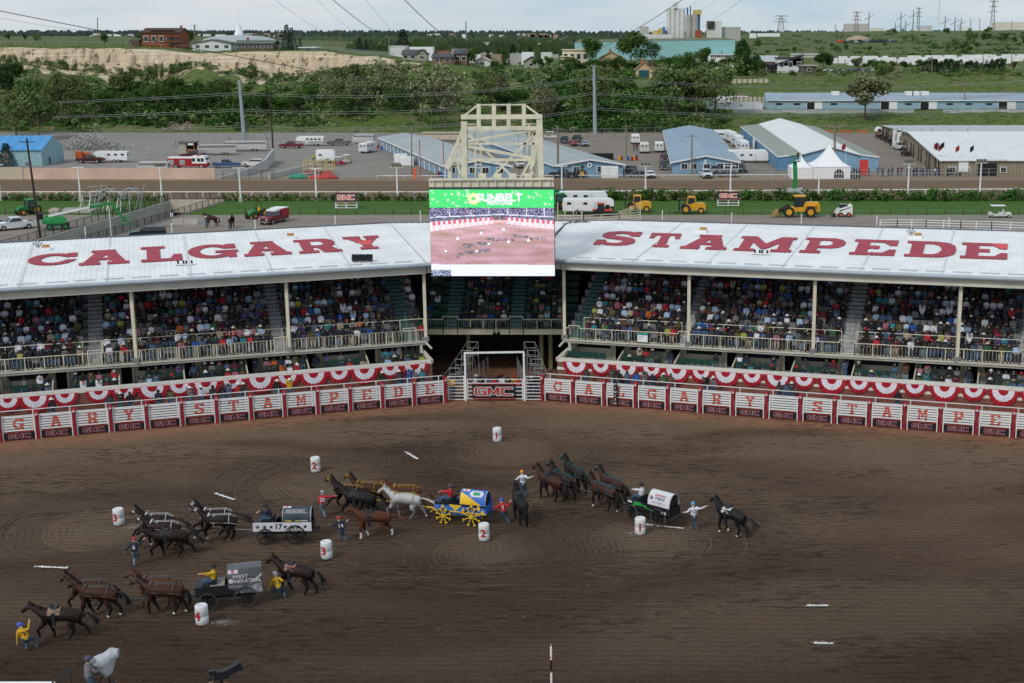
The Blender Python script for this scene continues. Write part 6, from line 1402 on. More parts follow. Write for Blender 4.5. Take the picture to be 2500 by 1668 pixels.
ob_=thing('clearance_sign','yellow clearance sign over the tunnel mouth','sign',(TB.x*.35+TC.x*.65,TB.y-.15,-1.75));ob('sign_plate',MB().box(-1.0,0,-.12,1.0,.06,.12),mat('sign_yellow',(.6,.36,.02),.6),ob_)
mb=MB();put_text(mb,'CLEARANCE 3.2m',frame((0,-.01,0),(1,0,0),(0,0,1)),.22,.003);ob('lettering',mb,M_black,ob_)
fence('iron_fence','black iron fence on top of the left ramp wall',[ext(TA,TB,.3)+V(-.3,.2,.1),TB+V(-.3,.2,.1)],1.15,2.4,(1.,.08),False,M_blackm,.3,.09)
fence('iron_fence','black iron fence along the right side of the ramp',[ext(TD,TC,.1)+V(.3,-.1,.1),TC+V(.3,-.1,.1)],1.15,2.4,(1.,.08),False,M_blackm,.3,.09)
fence('iron_fence','short black iron fence above the tunnel mouth',[TB+V(0,.3,.35),TC+V(0,.3,.35)],1.1,2.4,(1.,.08),False,M_blackm,.3,.09)
# second ramp beyond the track
c1,c2=G(535,437),G(668,392);pts=[G(535,438),G(600,430),G(650,415),G(672,395)]
zs=(.3,1.2,2.2,3.0)
for i in range(3):wallq('curved_wall',('lowest part','middle part','highest part')[i]+' of the curving concrete ramp wall beyond the track',pts[i],pts[i+1],0,zs[i],.35,mat('pale_concrete',(.42,.42,.41),.9),'wall',zs[i+1])
pts=[G(660,438),G(740,418),G(810,396)];
for i in range(2):wallq('curved_wall',('near part','far part')[i]+' of the low concrete wall right of the ramp lane',pts[i],pts[i+1],0,1.1,.35,MATS['pale_concrete'])
fence('iron_fence','dark iron fence between the concrete ramp walls beyond the track',PL((545,438),(670,437)),1.7,2.5,(1.,.1),False,M_blackm,.4,.08)
# ---------------------------------------------------------------- vehicles
M_lamp=mat('lamp_glass',(.6,.6,.55),.2,var=0);M_tail=mat('tail_red',(.4,.01,.01),.3,var=0)
def wheels(t,xs,y,r,w=.24,hub=M_chrome):
 for x in xs:
  for s in (-1,1):ob('wheel',MB().wheel((x,y*s,r),r,w),[M_rub,hub],t)
def tprism(mb,prof,w0,w1,mi=0):   # profile [(x,z,k)] extruded across y, half width w0..w1 by k
 n=len(prof);L=[(x,-(w0+(w1-w0)*k),z)for x,z,k in prof];Rr=[(x,(w0+(w1-w0)*k),z)for x,z,k in prof]
 mb.add(L+Rr,[tuple(range(n)),tuple(range(2*n-1,n-1,-1))]+[(i,n+i,n+(i+1)%n,(i+1)%n)for i in range(n)],mi)
def car(label,px,py,head,col,kind='car',group=None,z=0.,base=None,L=None,name=None):
 c=paint(col,.3);t=thing(name or {'pickup':'pickup_truck','suv':'parked_car','car':'parked_car','van':'parked_van'}[kind],label,{'pickup':'pickup truck','suv':'car','car':'car','van':'van'}[kind],base if base is not None else G(px,py,z),radians(head),group)
 k={'pickup':1.,'suv':.84,'car':.8,'van':.9}[kind];hw=.98 if kind != 'car' else .9;zc={'pickup':1.,'suv':.98,'car':.82,'van':1.1}[kind]
 m=MB();tprism(m,[(-2.9*k,.45,0),(-2.95*k,.6,0),(-2.92*k,1.12*zc,0),(1.15*k,1.18*zc,0),(2.7*k,1.06*zc,.6),(2.95*k,.9*zc,1),(2.95*k,.5,1),(2.7*k,.38,0)],hw,hw-.08);ob('body',m,c,t)
 if kind == 'pickup':top=[(-.95,1.17),(-.8,1.83),(.5,1.86),(1.2,1.17)];gl=[(-.85,1.25),(-.74,1.72),(.46,1.74),(1.05,1.22)]
 elif kind == 'suv':top=[(-2.4,1.15),(-2.2,1.68),(.3,1.74),(1.05,1.15)];gl=[(-2.3,1.2),(-2.14,1.6),(.25,1.64),(.92,1.2)]
 elif kind == 'van':top=[(-2.6,1.28),(-2.5,2.05),(.9,2.05),(1.6,1.28)];gl=[(-.2,1.35),(-.2,1.85),(.85,1.9),(1.5,1.32)]
 else:top=[(-1.9,.95),(-1.1,1.38),(.3,1.42),(1.15,.95)];gl=[(-1.75,.98),(-1.05,1.30),(.27,1.34),(1.0,.98)]
 m=MB();tprism(m,[(x,z_-.02,0 if i in (0,3)else 1)for i,(x,z_)in enumerate(top)],hw-.06,hw-.24);ob('cabin',m,c,t)
 m=MB();tprism(m,[(x,z_,0 if i in (0,3)else 1)for i,(x,z_)in enumerate(gl)],hw-.05,hw-.2)
 a,b=top[2],top[3];m.add([(a[0]+.07,-hw+.32,a[1]-.08),(a[0]+.07,hw-.32,a[1]-.08),(b[0]+.01,hw-.14,b[1]+.05),(b[0]+.01,-hw+.14,b[1]+.05)],[(0,1,2,3)])
 a,b=top[1],top[0];m.add([(a[0]-.04,-hw+.32,a[1]-.08),(a[0]-.04,hw-.32,a[1]-.08),(b[0]-.03,hw-.2,b[1]+.12),(b[0]-.03,-hw+.2,b[1]+.12)],[(3,2,1,0)]);ob('window',m,M_glass,t)
 if kind == 'pickup':m=MB();m.box(-2.8,-.8,1.0,-1.05,.8,1.135);ob('cargo_bed',m,M_dark,t)
 m=MB();m.box(2.95*k-.02,-.5,.6,2.95*k+.03,.5,.88*zc);ob('grille',m,M_blackm,t);m=MB();m.box(2.95*k-.05,-.88,.42,2.95*k+.06,.88,.56);m.box(-2.98*k,-.88,.42,-2.9*k,.88,.56);ob('bumper',m,M_chrome if kind == 'pickup' else M_blackm,t)
 for s in (-1,1):ob('headlight',MB().box(2.95*k-.06,s*.62-.16,.74*zc,2.95*k+.035,s*.62+.16,.9*zc),M_lamp,t);ob('tail_light',MB().box(-2.96*k,s*.84-.08,.8*zc,-2.9*k,s*.84+.08,1.05*zc),M_tail,t)
 wheels(t,(1.85*k,-1.75*k),hw-.1,.39 if kind != 'car' else .33);return t
def trailer(label,px,py,head,L=7.,col=(.62,.62,.64),kind='horse',goose=True,H_=2.35,band=None,z=0.,base=None,group=None,nw=3):
 c=paint(col,.35,0);t=thing('horse_trailer' if kind != 'camper' else 'camper_trailer',label,'trailer',base if base is not None else G(px,py,z),radians(head),group);h=L/2
 m=MB();w=1.1
 if goose:prof=[(-h,.55,0),(-h,H_,.7),(-h+.1,H_+.12,1),(h-.6,H_+.12,1),(h-.05,H_-.25,.6),(h,1.35,0),(h-2.0,1.3,0),(h-2.2,.55,0)]
 else:prof=[(-h,.55,0),(-h,H_,.7),(-h+.1,H_+.12,1),(h-.6,H_+.12,1),(h-.1,H_-.5,.3),(h,.9,0),(h-.1,.55,0)]
 tprism(m,prof,w,w-.12);ob('body',m,c,t)
 if band:m=MB();e=h-2.2 if goose else h-.3;m.box(-h+.05,-w-.008,.6,e,w+.008,1.35);ob('lower_panel',m,paint(band),t)
 if kind == 'stock':
  for s in (-1,1):
   for zz_ in (1.95,2.15):
    m=MB();n=int(L/.42)
    for i in range(n-1):x=-h+.3+.42*i;m.box(x,s*w-.015,zz_-.06,x+.26,s*w+.015,zz_+.06)
    tag(ob('air_slot',m,M_dark,t),kind='stuff')
 else:
  for i in range(nw):
   x=-h+1.0+i*(L-3.)/max(1,nw)
   for s in (-1,1):ob('window',MB().box(x-.32,s*w-.02,1.6,x+.32,s*w+.02,1.98),M_glass,t)
  ob('side_door',MB().box(h-3.3,-w-.015,.7,h-2.6,w+.015,2.1),paint(tuple(q*.9 for q in col),.35),t)
 m=MB();m.box(-h-.02,-.9,.7,-h+.0,.9,2.2);ob('rear_door',m,paint(tuple(q*.88 for q in col),.4),t)
 for s in (-.45,.45):ob('rear_window',MB().box(-h-.035,s-.2,1.6,-h-.01,s+.2,2.0),M_glass,t)
 wheels(t,(-h+L*.27,-h+L*.27+.85),w-.12,.36);return t
def rv(label,px,py,head,L=8.,**k):return trailer(label,px,py,head,L,(.72,.73,.75),'camper',False,2.75,**k)
car('dark red pickup towing the white horse trailer in the left lot',221,398,183,(.07,.015,.02),'pickup');trailer('white horse trailer with three dark windows behind the dark red pickup',274,396,180,7.6,(.66,.67,.69))
car('muddy maroon pickup below the wooden kiosk towing a stock trailer',471,387,195,(.10,.02,.03),'pickup');trailer('silver slatted stock trailer behind the muddy maroon pickup',531,378,191,9,(.40,.39,.37),'stock');trailer('longer silver stock trailer beside the tall steel pole',600,369,187,10.5,(.46,.45,.43),'stock')
car('red pickup towing the white and silver trailer, middle of the left lot',711,362,178,(.16,.025,.035),'pickup');trailer('white and silver horse trailer behind the red pickup',759,356,178,7.2,(.68,.69,.7),band=(.35,.35,.35),nw=4)
car('brown grey crew cab pickup at the back of the left lot',828,355,178,(.14,.12,.105),'pickup');trailer('silver trailer parked by the tip of the blue barn',888,351,178,5.6,(.45,.45,.44),'stock',False)
trailer('tall white horse trailer seen from behind near the blue barn',899,372,80,7.5,(.66,.66,.68));car('white crossover car behind the curved ramp wall',619,407,178,(.62,.62,.62),'suv');car('blue and white recovery pickup right of the fire engine',553,409,20,(.06,.10,.22),'pickup');car('pale blue car beside the blue shed and spruce',56,404,175,(.16,.25,.38),'car')
trailer('low silver stock trailer mostly behind the pink wall, left of the fire engine',376,424,180,6.5,(.42,.42,.41),'stock',False)
t=thing('fire_engine','red and white fire engine parked behind the pink wall','fire engine',G(461,411),radians(-2));
ob('body',MB().box(-4.2,-1.2,.5,1.2,1.2,2.2),mat('fire_red',(.33,.02,.025),.4),t);m=MB();tprism(m,[(1.2,.5,0),(1.2,2.75,0),(3.9,2.7,0),(4.3,1.6,0),(4.3,.5,0)],1.2,1.2);ob('cab',m,M_white,t);ob('cab_skirt',MB().box(1.2,-1.22,.5,4.32,1.22,1.15),MATS['fire_red'],t)
for x in (1.6,2.7,3.5):ob('window',MB().box(x-.35,-1.23,1.55,x+.3,1.23,2.25),M_glass,t)
ob('windscreen',MB().box(4.1,-1.0,1.65,4.22,1.0,2.3),M_glass,t);ob('roof_locker',MB().box(-4.1,-1.0,2.2,1.1,1.0,2.45),M_white,t)
for x in (-3.4,-.9):ob('locker_shutter',MB().box(x-.6,-1.23,.8,x+.6,1.23,1.9),M_chrome,t)
ob('light_bar',MB().box(2.2,-.8,2.75,2.6,.8,2.95),M_tail,t);wheels(t,(3.2,-2.4),1.08,.52,.3)
# camper group, carts, racks in the middle of the left lot
rv('small white travel trailer near the marshals in yellow',797,397,0,4.2,nw=1)
def cart(label,px,py,head,col,L=2.6,z=0.):
 t=thing('golf_cart',label,'golf cart',G(px,py,z),radians(head));c=paint(col);h=L/2;m=MB();m.box(-h,-.6,.3,h,.6,.5);m.box(h-.5,-.55,.5,h,.55,.85);m.box(-.5,-.55,.5,.1,.55,.85);m.box(-.6,-.55,.85,-.48,.55,1.3);m.box(-h,-.6,.5,-.6,.6,.8);ob('body',m,c,t)
 m=MB();m.box(-.75,-.62,1.85,h-.25,.62,1.93);ob('canopy',m,M_white,t);m=MB()
 for x in (-.7,h-.35):
  for s in (-.55,.55):m.beam((x,s,.6),(x-.05,s,1.86),.04)
 ob('canopy_post',m,M_blackm,t);wheels(t,(h-.35,-h+.4),.52,.24,.18);return t
cart('red golf cart beside the small camper',828,404,200,(.30,.02,.03));cart('cream golf cart right of the red one',847,399,250,(.55,.5,.4));cart('white six seat golf cart near the wooden pole in the right lot',1347,338,180,(.6,.6,.6),4.)
t=thing('rack_trailer','yellow metal rack trailer with red deck by the ramp wall','trailer',G(780,427));m=MB();m.box(-3,-1,.6,3,1,.75);ob('deck',m,M_red,t)
for x in (-3,-1.5,0,1.5,3):m=MB();m.beam((x,-1,.7),(x,-1,3),.12);m.beam((x,1,.7),(x,1,3),.12);m.beam((x,-1,3),(x,1,3),.1);ob('rack_post',m,mat('rack_yellow',(.55,.42,.15),.6),t)
for z in (1.3,2.1,3):m=MB();m.beam((-3,-1,z),(3,-1,z),.09);m.beam((-3,1,z),(3,1,z),.09);ob('rack_rail',m,MATS['rack_yellow'],t)
wheels(t,(0,1.),1.1,.36)
m=MB();tprism(m,[(-2.8,0,0),(-2.4,.6,.3),(-1,.75,1),(.2,1.3,1),(1.4,1.2,1),(2.2,.6,.5),(3,0,0)],1.2,.7);tag(ob('covered_float',m,[mat('red_tarp',(.45,.06,.06),.7)],None,True),'low red tarpaulin covered load at the edge of the track','tarpaulin').location=G(790,436)
m=MB();m.ball((0,0,.3),1.1,0,10,6,(1.8,1,.6));tag(ob('green_tarp',m,mat('green_tarp_cloth',(.03,.25,.17),.7)),'crumpled green tarpaulin beside the red one','tarpaulin').location=G(727,436)
def crate(label,px,py,c,d=(1.6,1.2,1.4),cat='container',z=0.):o=ob('waste_container' if cat == 'container' else 'drum',MB().box(-d[0]/2,-d[1]/2,0,d[0]/2,d[1]/2,d[2])if cat == 'container' else MB().lathe([(d[0]/2,0),(d[0]/2,d[2]),(d[0]/2-.03,d[2])],10),c);o.location=G(px,py,z);return tag(o,label,cat)
crate('white waste container beside blue barn, left one',980,396,M_white,(3,2,1.8));crate('white waste container beside blue barn, right one',995,403,M_white,(3,2,1.8))
orr=mat('orange_bin',(.45,.09,.03),.6);crate('tall orange recycling bin left of the white trailer',195,392,orr,(1.4,1.2,2.1));crate('shorter orange recycling bin nearer the white trailer',212,391,orr,(1.6,1.2,1.7))
blu,ylw,rdd=paint((.02,.10,.35)),paint((.6,.36,.03)),paint((.30,.03,.03))
for i,(px,py,c,n)in enumerate(((1517,391,rdd,'red'),(1513,391,ylw,'yellow'),(1533,392,blu,'blue'),(1543,393,rdd,'dark red'),(1548,390,ylw,'yellow'),(1554,388,blu,'bright blue'),(1554,392,rdd,'dull red'),(932,366,blu,'blue'),(1071,430,rdd,'maroon'),(1078,432,blu,'navy'),(923,362,rdd,'rusty red'))):crate('%s steel drum, %s of the drums standing in the lots' % (n,ORD[i]),px,py,c,(.62,.62,.95),'drum')
# right lot
for a in (('black pickup at the back of the right lot, nearest the white cart',1379,349,-80,(.015,.02,.03),'pickup'),('dark pickup behind the small red car',1410,346,-75,(.02,.025,.035),'pickup'),('small red car between the dark pickups',1401,356,-80,(.25,.02,.03),'car'),('silver blue car at the right end of the small group',1427,357,-80,(.25,.29,.35),'car'),
 ('dark grey pickup facing the camera left of blue barn with E',1621,413,-90,(.035,.045,.06),'pickup'),('maroon pickup just behind the dark grey pickup',1622,395,-90,(.10,.02,.03),'pickup'),('black pickup in front of the right corner of barn D',1541,426,-65,(.02,.022,.03),'pickup'),('black car low beside the rail below barn D corner',1563,433,180,(.015,.015,.02),'car'),('white car roof behind the rail by the middle light mast',1587,434,-85,(.6,.62,.66),'car'),
 ('white van in front of barn E by the rail',1724,434,-85,(.55,.62,.68),'suv'),('grey suv in front of barn E window',1745,424,-85,(.16,.19,.22),'suv'),('dark suv right of barn E',1807,420,-80,(.04,.045,.055),'suv'),('charcoal car at the rail right of barn E',1775,432,170,(.05,.06,.07),'car'),
 ('dark pickup beside the tower foot',1375,434,178,(.03,.035,.045),'pickup'),('white pickup between the barns behind the tower',1270,409,-80,(.55,.55,.56),'pickup'),
 ('white crew pickup on the upper terrace left of the long barn',1838,244,0,(.62,.63,.65),'pickup'),('dark car on the terrace left of the white pickup',1815,246,0,(.03,.035,.05),'car'),('blue grey car on the terrace below the white pickup',1818,256,0,(.05,.08,.12),'car')):
 if a[2]<270:q=T(a[1],a[2]+14);q=Q(a[1],a[2],q.y);q.z=4.4;q=G(a[1],a[2],4.4);car(*a,base=q)
 else:car(*a)
trailer('white horse trailer with rear windows, farthest of three',1551,351,92,6,(.68,.69,.7),goose=False);trailer('cream horse trailer with people at its side, middle of three',1573,373,90,5.5,(.60,.59,.56),goose=False);trailer('white horse trailer closest to the blue grey barn roof',1609,371,90,5,(.68,.69,.7),goose=False)
for i,(px,py,hd,L,d)in enumerate(((1766,343,0,5,'farthest back'),(1784,347,95,7,'with open roof vent'),(1799,357,95,7,'in the middle'),(1812,371,95,7,'rounded front'),(1826,397,3,9,'nearest, side on'))):rv('white motorhome beside barn E, %s of the row' % d,px,py,hd,L,group='white motorhomes beside barn E')
rv('white fifth wheel camper lowest on the terrace',1792,268,0,18,base=G(1793,271,4.4));rv('white motorhome on the terrace behind the first',1785,255,0,13,base=G(1786,255,4.4));rv('white motorhome at the back of the terrace',1790,247,0,13,base=G(1790,246,4.4))
trailer('brown and white stock trailer behind the first blue barn roof',1090,345,0,13,(.5,.42,.34),'stock',False)
crate('black covered roll of pipe in the right lot',1466,390,M_black,(6,1.8,1.5))
for i,(px,py)in enumerate(((2148,335),(2160,340),(2172,346),(2184,353),(2212,378))):
 t=thing('utility_vehicle','black off-road utility vehicle beside the beige barn, %s from the back' % ORD[i],'utility vehicle',G(px,py+3),radians(-80),'black utility vehicles by the beige barn');m=MB();tprism(m,[(-1.5,.45,0),(-1.5,1.0,0),(-.2,1.0,0),(.9,1.1,0),(1.5,.8,0),(1.5,.45,0)],.75,.75);ob('body',m,M_blackm,t);m=MB();m.box(-.6,-.7,1.85,.7,.7,1.92)
 for x,s in ((-.6,-.68),(-.6,.68),(.8,-.68),(.8,.68)):m.beam((x,s,1),(x*.9,s,1.9),.06)
 ob('roll_cage',m,M_blackm,t);wheels(t,(1.,-1.),.75,.34,.25,M_blackm)
car('small white cab truck among the black utility vehicles',2196,366,-85,(.55,.56,.58),'van')
# ---------------------------------------------------------------- machines in the yard
def tyre(t,x,y,r,w,hub):ob('wheel',MB().wheel((x,y,r),r,w,n=18),[M_rub,hub],t)
def tractor(label,px,py,head,cab=True,sc=1.):
 t=thing('tractor',label,'tractor',G(px,py),radians(head));t.scale=(sc,sc,sc);m=MB();tprism(m,[(.2,.7,0),(.2,1.45,0),(1.7,1.3,.5),(1.95,1.0,1),(1.95,.7,1)],.38,.3);ob('bonnet',m,M_grn,t);ob('chassis',MB().box(-1.0,-.3,.5,1.8,.3,.8),M_blackm,t)
 for s in (-1,1):tyre(t,-.75,.85*s,.82,.48,M_yel);tyre(t,1.45,.75*s,.52,.36,M_yel);ob('mudguard',MB().box(-1.35,s*.85-.28,1.45,-.1,s*.85+.28,1.55),M_grn,t)
 if cab:
  ob('cab_glass',MB().box(-.95,-.55,1.2,.3,.55,2.3),mat('cab_glass',(.05,.09,.08),.15,var=0),t);ob('cab_roof',MB().box(-1.1,-.65,2.3,.4,.65,2.48),M_grn,t)
  for x,s in ((-.97,-.57),(-.97,.57),(.32,-.57),(.32,.57)):ob('cab_pillar',MB().beam((x,s,1.2),(x,s,2.3),.08),M_blackm,t)
 else:m=MB();m.path([(-.5,-.5,1.2),(-.5,-.5,2.6),(-.5,.5,2.6),(-.5,.5,1.2)],.05,5);ob('roll_bar',m,M_blackm,t);m=MB();m.box(-.6,-.28,1.15,-.1,.28,1.3);m.box(-.65,-.28,1.2,-.55,.28,1.75);ob('seat',m,M_yel,t)
 ob('exhaust',MB().tube((.9,.3,1.3),(.9,.3,2.1),.05),M_blackm,t);return t
tractor('green cab tractor with yellow wheels parked on the left yard',72,524,232,True,1.0);tractor('green open tractor with a roll bar, front towards the camera',628,533,245,False,.95);tractor('green cab tractor half hidden behind the right edge of the screen',1361,512,200,True,1.1);tractor('green tractor with yellow wheels before barn D',1412,433,183,True)
def forklift(label,px,py):
 t=thing('forklift',label,'forklift',G(px,py),pi);m=MB();tprism(m,[(-2.1,.7,0),(-2.1,1.5,0),(-1.8,1.7,0),(-.3,1.75,0),(1.2,1.3,0),(1.2,.6,0),(-1.7,.5,0)],.65,.65);ob('body',m,M_yel,t)
 ob('cab_glass',MB().box(-.4,-.5,1.6,.75,.5,2.6),M_glass,t);m=MB();tprism(m,[(-.55,2.55,0),(-.35,2.75,0),(.6,2.75,0),(.75,2.55,0)],.58,.58)
 for x,s in ((-.45,-.52),(-.45,.52),(.8,-.52),(.8,.52)):m.beam((x,s,1.5),(x*.9,s,2.6),.1)
 ob('cab_frame',m,M_yel,t);m=MB()
 for s in (-.4,.4):m.box(2.0,s-.07,.3,2.2,s+.07,3.2)
 for z in (.5,1.6,3.1):m.box(2.02,-.4,z,2.18,.4,z+.15)
 for s in (-.45,.45):m.box(2.2,s-.06,.15,3.1,s+.06,.22)
 ob('mast',m,M_blackm,t)
 for s in (-1,1):tyre(t,1.05,.85*s,.75,.45,M_yel);tyre(t,-1.35,.8*s,.52,.36,M_yel)
 for z in (2.3,):ob('lamp',MB().box(2.2,-.3,z,2.28,.3,z+.15),M_lamp,t)
forklift('yellow rough terrain forklift left of its twin behind the roof',1558,517);forklift('yellow rough terrain forklift right of its twin, nearer the white sign',1690,521)
t=thing('wheel_loader','yellow wheel loader with black cab, bucket to the left','wheel loader',G(1947,529),pi);m=MB();tprism(m,[(-3.4,.9,0),(-3.4,1.9,0),(-3.2,2.3,0),(-1.0,2.3,0),(-.8,1.6,0),(1.6,1.5,0),(1.6,.9,0)],.9,.9);ob('body',m,M_yel,t)
ob('cab_glass',MB().box(-1.0,-.7,1.6,.5,.7,3.2),M_glass,t);ob('cab_roof',MB().box(-1.15,-.8,3.2,.65,.8,3.38),M_yel,t)
for x in (-1.02,.52):
 for s in (-.72,.72):ob('cab_pillar',MB().beam((x,s,1.5),(x,s,3.2),.1),M_blackm,t)
for s in (-1,1):tyre(t,1.5,1.05*s,.85,.6,M_yel);tyre(t,-1.9,1.05*s,.85,.6,M_yel);ob('lift_arm',MB().beam((1.4,.5*s,1.9),(3.2,.5*s,.7),.2,.32),M_blackm,t);ob('mudguard',MB().box(-2.8,s*1.05-.35,1.8,-1.1,s*1.05+.35,1.9),M_yel,t)
m=MB();m.prism([V(3.0,-1.3,.15),V(4.1,-1.3,.1),V(3.6,-1.3,.9),V(3.2,-1.3,1.15)],V(0,2.6,0));ob('bucket',m,mat('worn_bucket',(.28,.17,.06),.7,var=.4),t);ob('exhaust',MB().tube((-2.0,.5,2.3),(-2.0,.5,3.1),.06),M_chrome,t)
t=thing('skid_steer','small white skid steer loader with orange wheels on the yard','skid steer',G(2058,529),pi);m=MB();tprism(m,[(-1.4,.4,0),(-1.4,1.6,0),(-.9,1.75,0),(.2,1.1,0),(.9,.7,0),(.9,.4,0)],.6,.6);ob('body',m,M_white,t);ob('cab',MB().box(-.6,-.5,.9,.6,.5,2.0),M_glass,t);m=MB()
for s in (-.75,.75):m.beam((-1.3,s,1.9),(.9,s,1.15),.14,.22);m.beam((.9,s,1.15),(1.25,s,.5),.12,.2);m.beam((-1.35,s,.9),(-1.1,s,1.9),.16)
ob('lift_arm',m,M_white,t);ob('rear_door',MB().box(-1.5,-.5,.5,-1.4,.5,1.5),M_orl,t);m=MB();m.prism([V(1.2,-.85,.1),V(1.9,-.85,.08),V(1.5,-.85,.7)],V(0,1.7,0));ob('bucket',m,M_blackm,t)
for x in (-.8,.45):
 for s in (-1,1):tyre(t,x,.72*s,.38,.28,mat('orange_hub',(.55,.10,.03),.5))
t=thing('utility_cart','black and orange utility cart before the white horse trailer','utility vehicle',G(1470,527),pi);m=MB();tprism(m,[(-1.6,.5,0),(-1.6,1.1,0),(-.3,1.1,0),(-.3,.8,0),(.6,.8,0),(.7,1.1,0),(1.5,.9,0),(1.5,.5,0)],.75,.75);ob('body',m,M_blackm,t);ob('cargo_box',MB().box(-1.6,-.78,.85,-.4,.78,1.12),M_orl,t);ob('bonnet_panel',MB().box(.8,-.7,.9,1.52,.7,1.03),M_orl,t);ob('roof',MB().box(-.4,-.7,1.95,.8,.7,2.05),M_orl,t);ob('cab',MB().box(-.35,-.66,.9,.7,.66,1.95),M_glass,t);ob('tank',MB().box(-1.2,-.4,1.12,-.5,.4,1.7),M_dark,t);wheels(t,(1.,-1.05),.75,.36,.26,M_blackm)
trailer('white gooseneck horse trailer parked behind the cream corral',1437,522,0,8.2,(.68,.69,.71),nw=2)
trailer('white box trailer roof behind the gooseneck trailer',1425,503,0,8.2,(.66,.68,.7),goose=False)
cart('white utility golf cart with canopy at the far right yard',2440,531,180,(.55,.58,.56),3.4)
car('white crew cab pickup at the left edge of the yard',36,560,222,(.68,.69,.71),'pickup');car('dark car cut off by the left picture edge',-22,557,208,(.02,.03,.05),'car');car('dark blue estate car half hidden behind the roof ridge',362,582,196,(.015,.02,.03),'suv')
t=car('red and white fire department pickup with side lockers on the yard',668,544,253,(.16,.02,.03),'pickup');ob('service_body',MB().box(-2.9,-1.05,.9,-.95,1.05,2.1),MATS['fire_red'],t);ob('service_top',MB().box(-2.95,-1.07,2.1,-.9,1.07,2.16),M_white,t);ob('cab_top',MB().box(-.85,-.8,1.82,.6,.8,2.1),M_white,t)
# boom lifts
def boomlift(label,px,py,head,pts,basket):
 t=thing('boom_lift',label,'boom lift',G(px,py),radians(head));ob('chassis',MB().box(-1.3,-.9,.5,1.3,.9,.9),M_grn,t)
 for x in (-1.1,1.1):
  for s in (-1,1):tyre(t,x,1.0*s,.5,.36,M_grn if head != 180.5 else M_chrome)
 m=MB();tprism(m,[(-2.0,.95,0),(-2.1,1.5,0),(-1.6,1.95,1),(.9,1.9,1),(1.3,1.4,0),(1.3,.95,0)],1.05,.8);ob('turntable',m,M_grn if head != 180.5 else mat('grey_turntable',(.30,.33,.34),.5),t)
 for i,(a,b)in enumerate(zip(pts,pts[1:])):ob('boom_section',MB().beam(a,b,(.32 if head != 180.5 else .75)-.05*i,.38-.05*i),M_grn,t)
 b=Vector(basket);m=MB()
 for z in (0,.55,1.1):
  L=[b+V(x,y,z)for x,y in ((-.9,-.45),(.9,-.45),(.9,.45),(-.9,.45),(-.9,-.45))];m.path(L,.03,4)
 for x in (-.9,0,.9):
  for y in (-.45,.45):m.beam(b+V(x,y,0),b+V(x,y,1.1),.05)
 m.box(b.x-.9,b.y-.45,b.z-.05,b.x+.9,b.y+.45,b.z);ob('basket',m,M_grn,t);return t
t=boomlift('long green boom lift with lowered boom beside the ramp',142,560,20,[(-1.6,0,1.9),(7.6,0,3.6),(9.6,0,.7)],(9.6,0,.3));ob('counterweight',MB().box(-2.5,-.6,1.6,-1.9,.6,2.5),M_black,t);m=MB();m.beam((-1.2,-.2,2.05),(4.6,-.2,3.1),.05,.34);ob('boom_decal',m,M_white,t)
hb_=upm(1938,487,396);boomlift('green boom lift raised high over the track with a worker in its basket',1938,487,180.5,[(0,0,1.5),(-.2,0,hb_*.55),(0,0,hb_)],(0,0,hb_+.1))
# sign boxes, posts, small yard things
def signbox(label,px,py,W_=4.0,H_=1.6):
 t=thing('sign_board',label,'sign',G(px,py));m=MB()
 for x in (-W_/2,0,W_/2):m.beam((x,0,0),(x,0,1.1),.12);m.beam((x,1.2,0),(x,1.2,1.1),.1);m.beam((x,0,.15),(x,1.2,.15),.1)
 for z in (.1,.55,1.0):m.beam((-W_/2,0,z),(W_/2,0,z),.1)
 ob('frame',m,M_white,t);p=ob('panel',MB().add([(-W_/2-.1,-.05,1.05),(W_/2+.1,-.05,1.05),(W_/2+.1,.5,1.05+H_),(-W_/2-.1,.5,1.05+H_),(-W_/2-.1,.1,1.05),(W_/2+.1,.1,1.05),(W_/2+.1,.65,1.05+H_),(-W_/2-.1,.65,1.05+H_)],[(0,1,2,3),(7,6,5,4),(0,4,5,1),(3,2,6,7),(0,3,7,4),(1,5,6,2)]),M_black,t)
 m=MB();gmc(m,frame((0,.19,1.05+H_/2),(1,0,0),V(0,.55,H_).normalized()),W_*.82,H_*.55,0,1,.02,.05);ob('lettering',m,[M_white,M_orl],p);m=MB();m.beam((-W_/2-.1,-.08,1.07),(W_/2+.1,-.08,1.07),.06);m.beam((-W_/2-.1,.48,1.05+H_),(W_/2+.1,.48,1.05+H_),.06);ob('red_edge',m,M_orl,p)
signbox('black sign box with red letters on the grass, left of the screen',845,509,3.5,1.5);signbox('black sign box with red letters on the grass, right of the screen',1778,503,3.5,1.3)
for i,(px,py,top)in enumerate(((210,592,554),(273,592,505),(421,583,545),(624,568,536),(819,555,526),(1027,545,515),(1617,543,514),(1786,548,519),(1956,551,523),(2140,557,527),(2316,563,532))):
 b=G(px,py-2);h=upm(px,py-2,top);tag(ob('white_post',MB().tube((0,0,0),(0,0,h),.07 if px != 273 else .05,.08 if px != 273 else .05,6),M_white,None,False,b),'plain white post rising behind the roof ridge, %s from the left' % ORD[i],'post','white posts behind the roof ridge')
t=thing('wire_fence','low wire fence on short brown posts along the edge of the grass','fence');n=58
for i in range(n):
 px=-30+45*i
 if 240<px<560:continue
 b=G(px,524 if px<1300 else 524+.002*(px-1300));b.y=YG0+.3;ob('post',MB().beam(b,b+V(0,0,.95),.11),mat('rusty_post',(.07,.035,.03),.9),t)
for x0_,x1_ in ((G(-40,524).x,G(235,524).x),(G(560,524).x,G(2560,524).x)):ob('wire',MB().beam((x0_,YG0+.3,.7),(x1_,YG0+.3,.7),.02),M_steel,t)
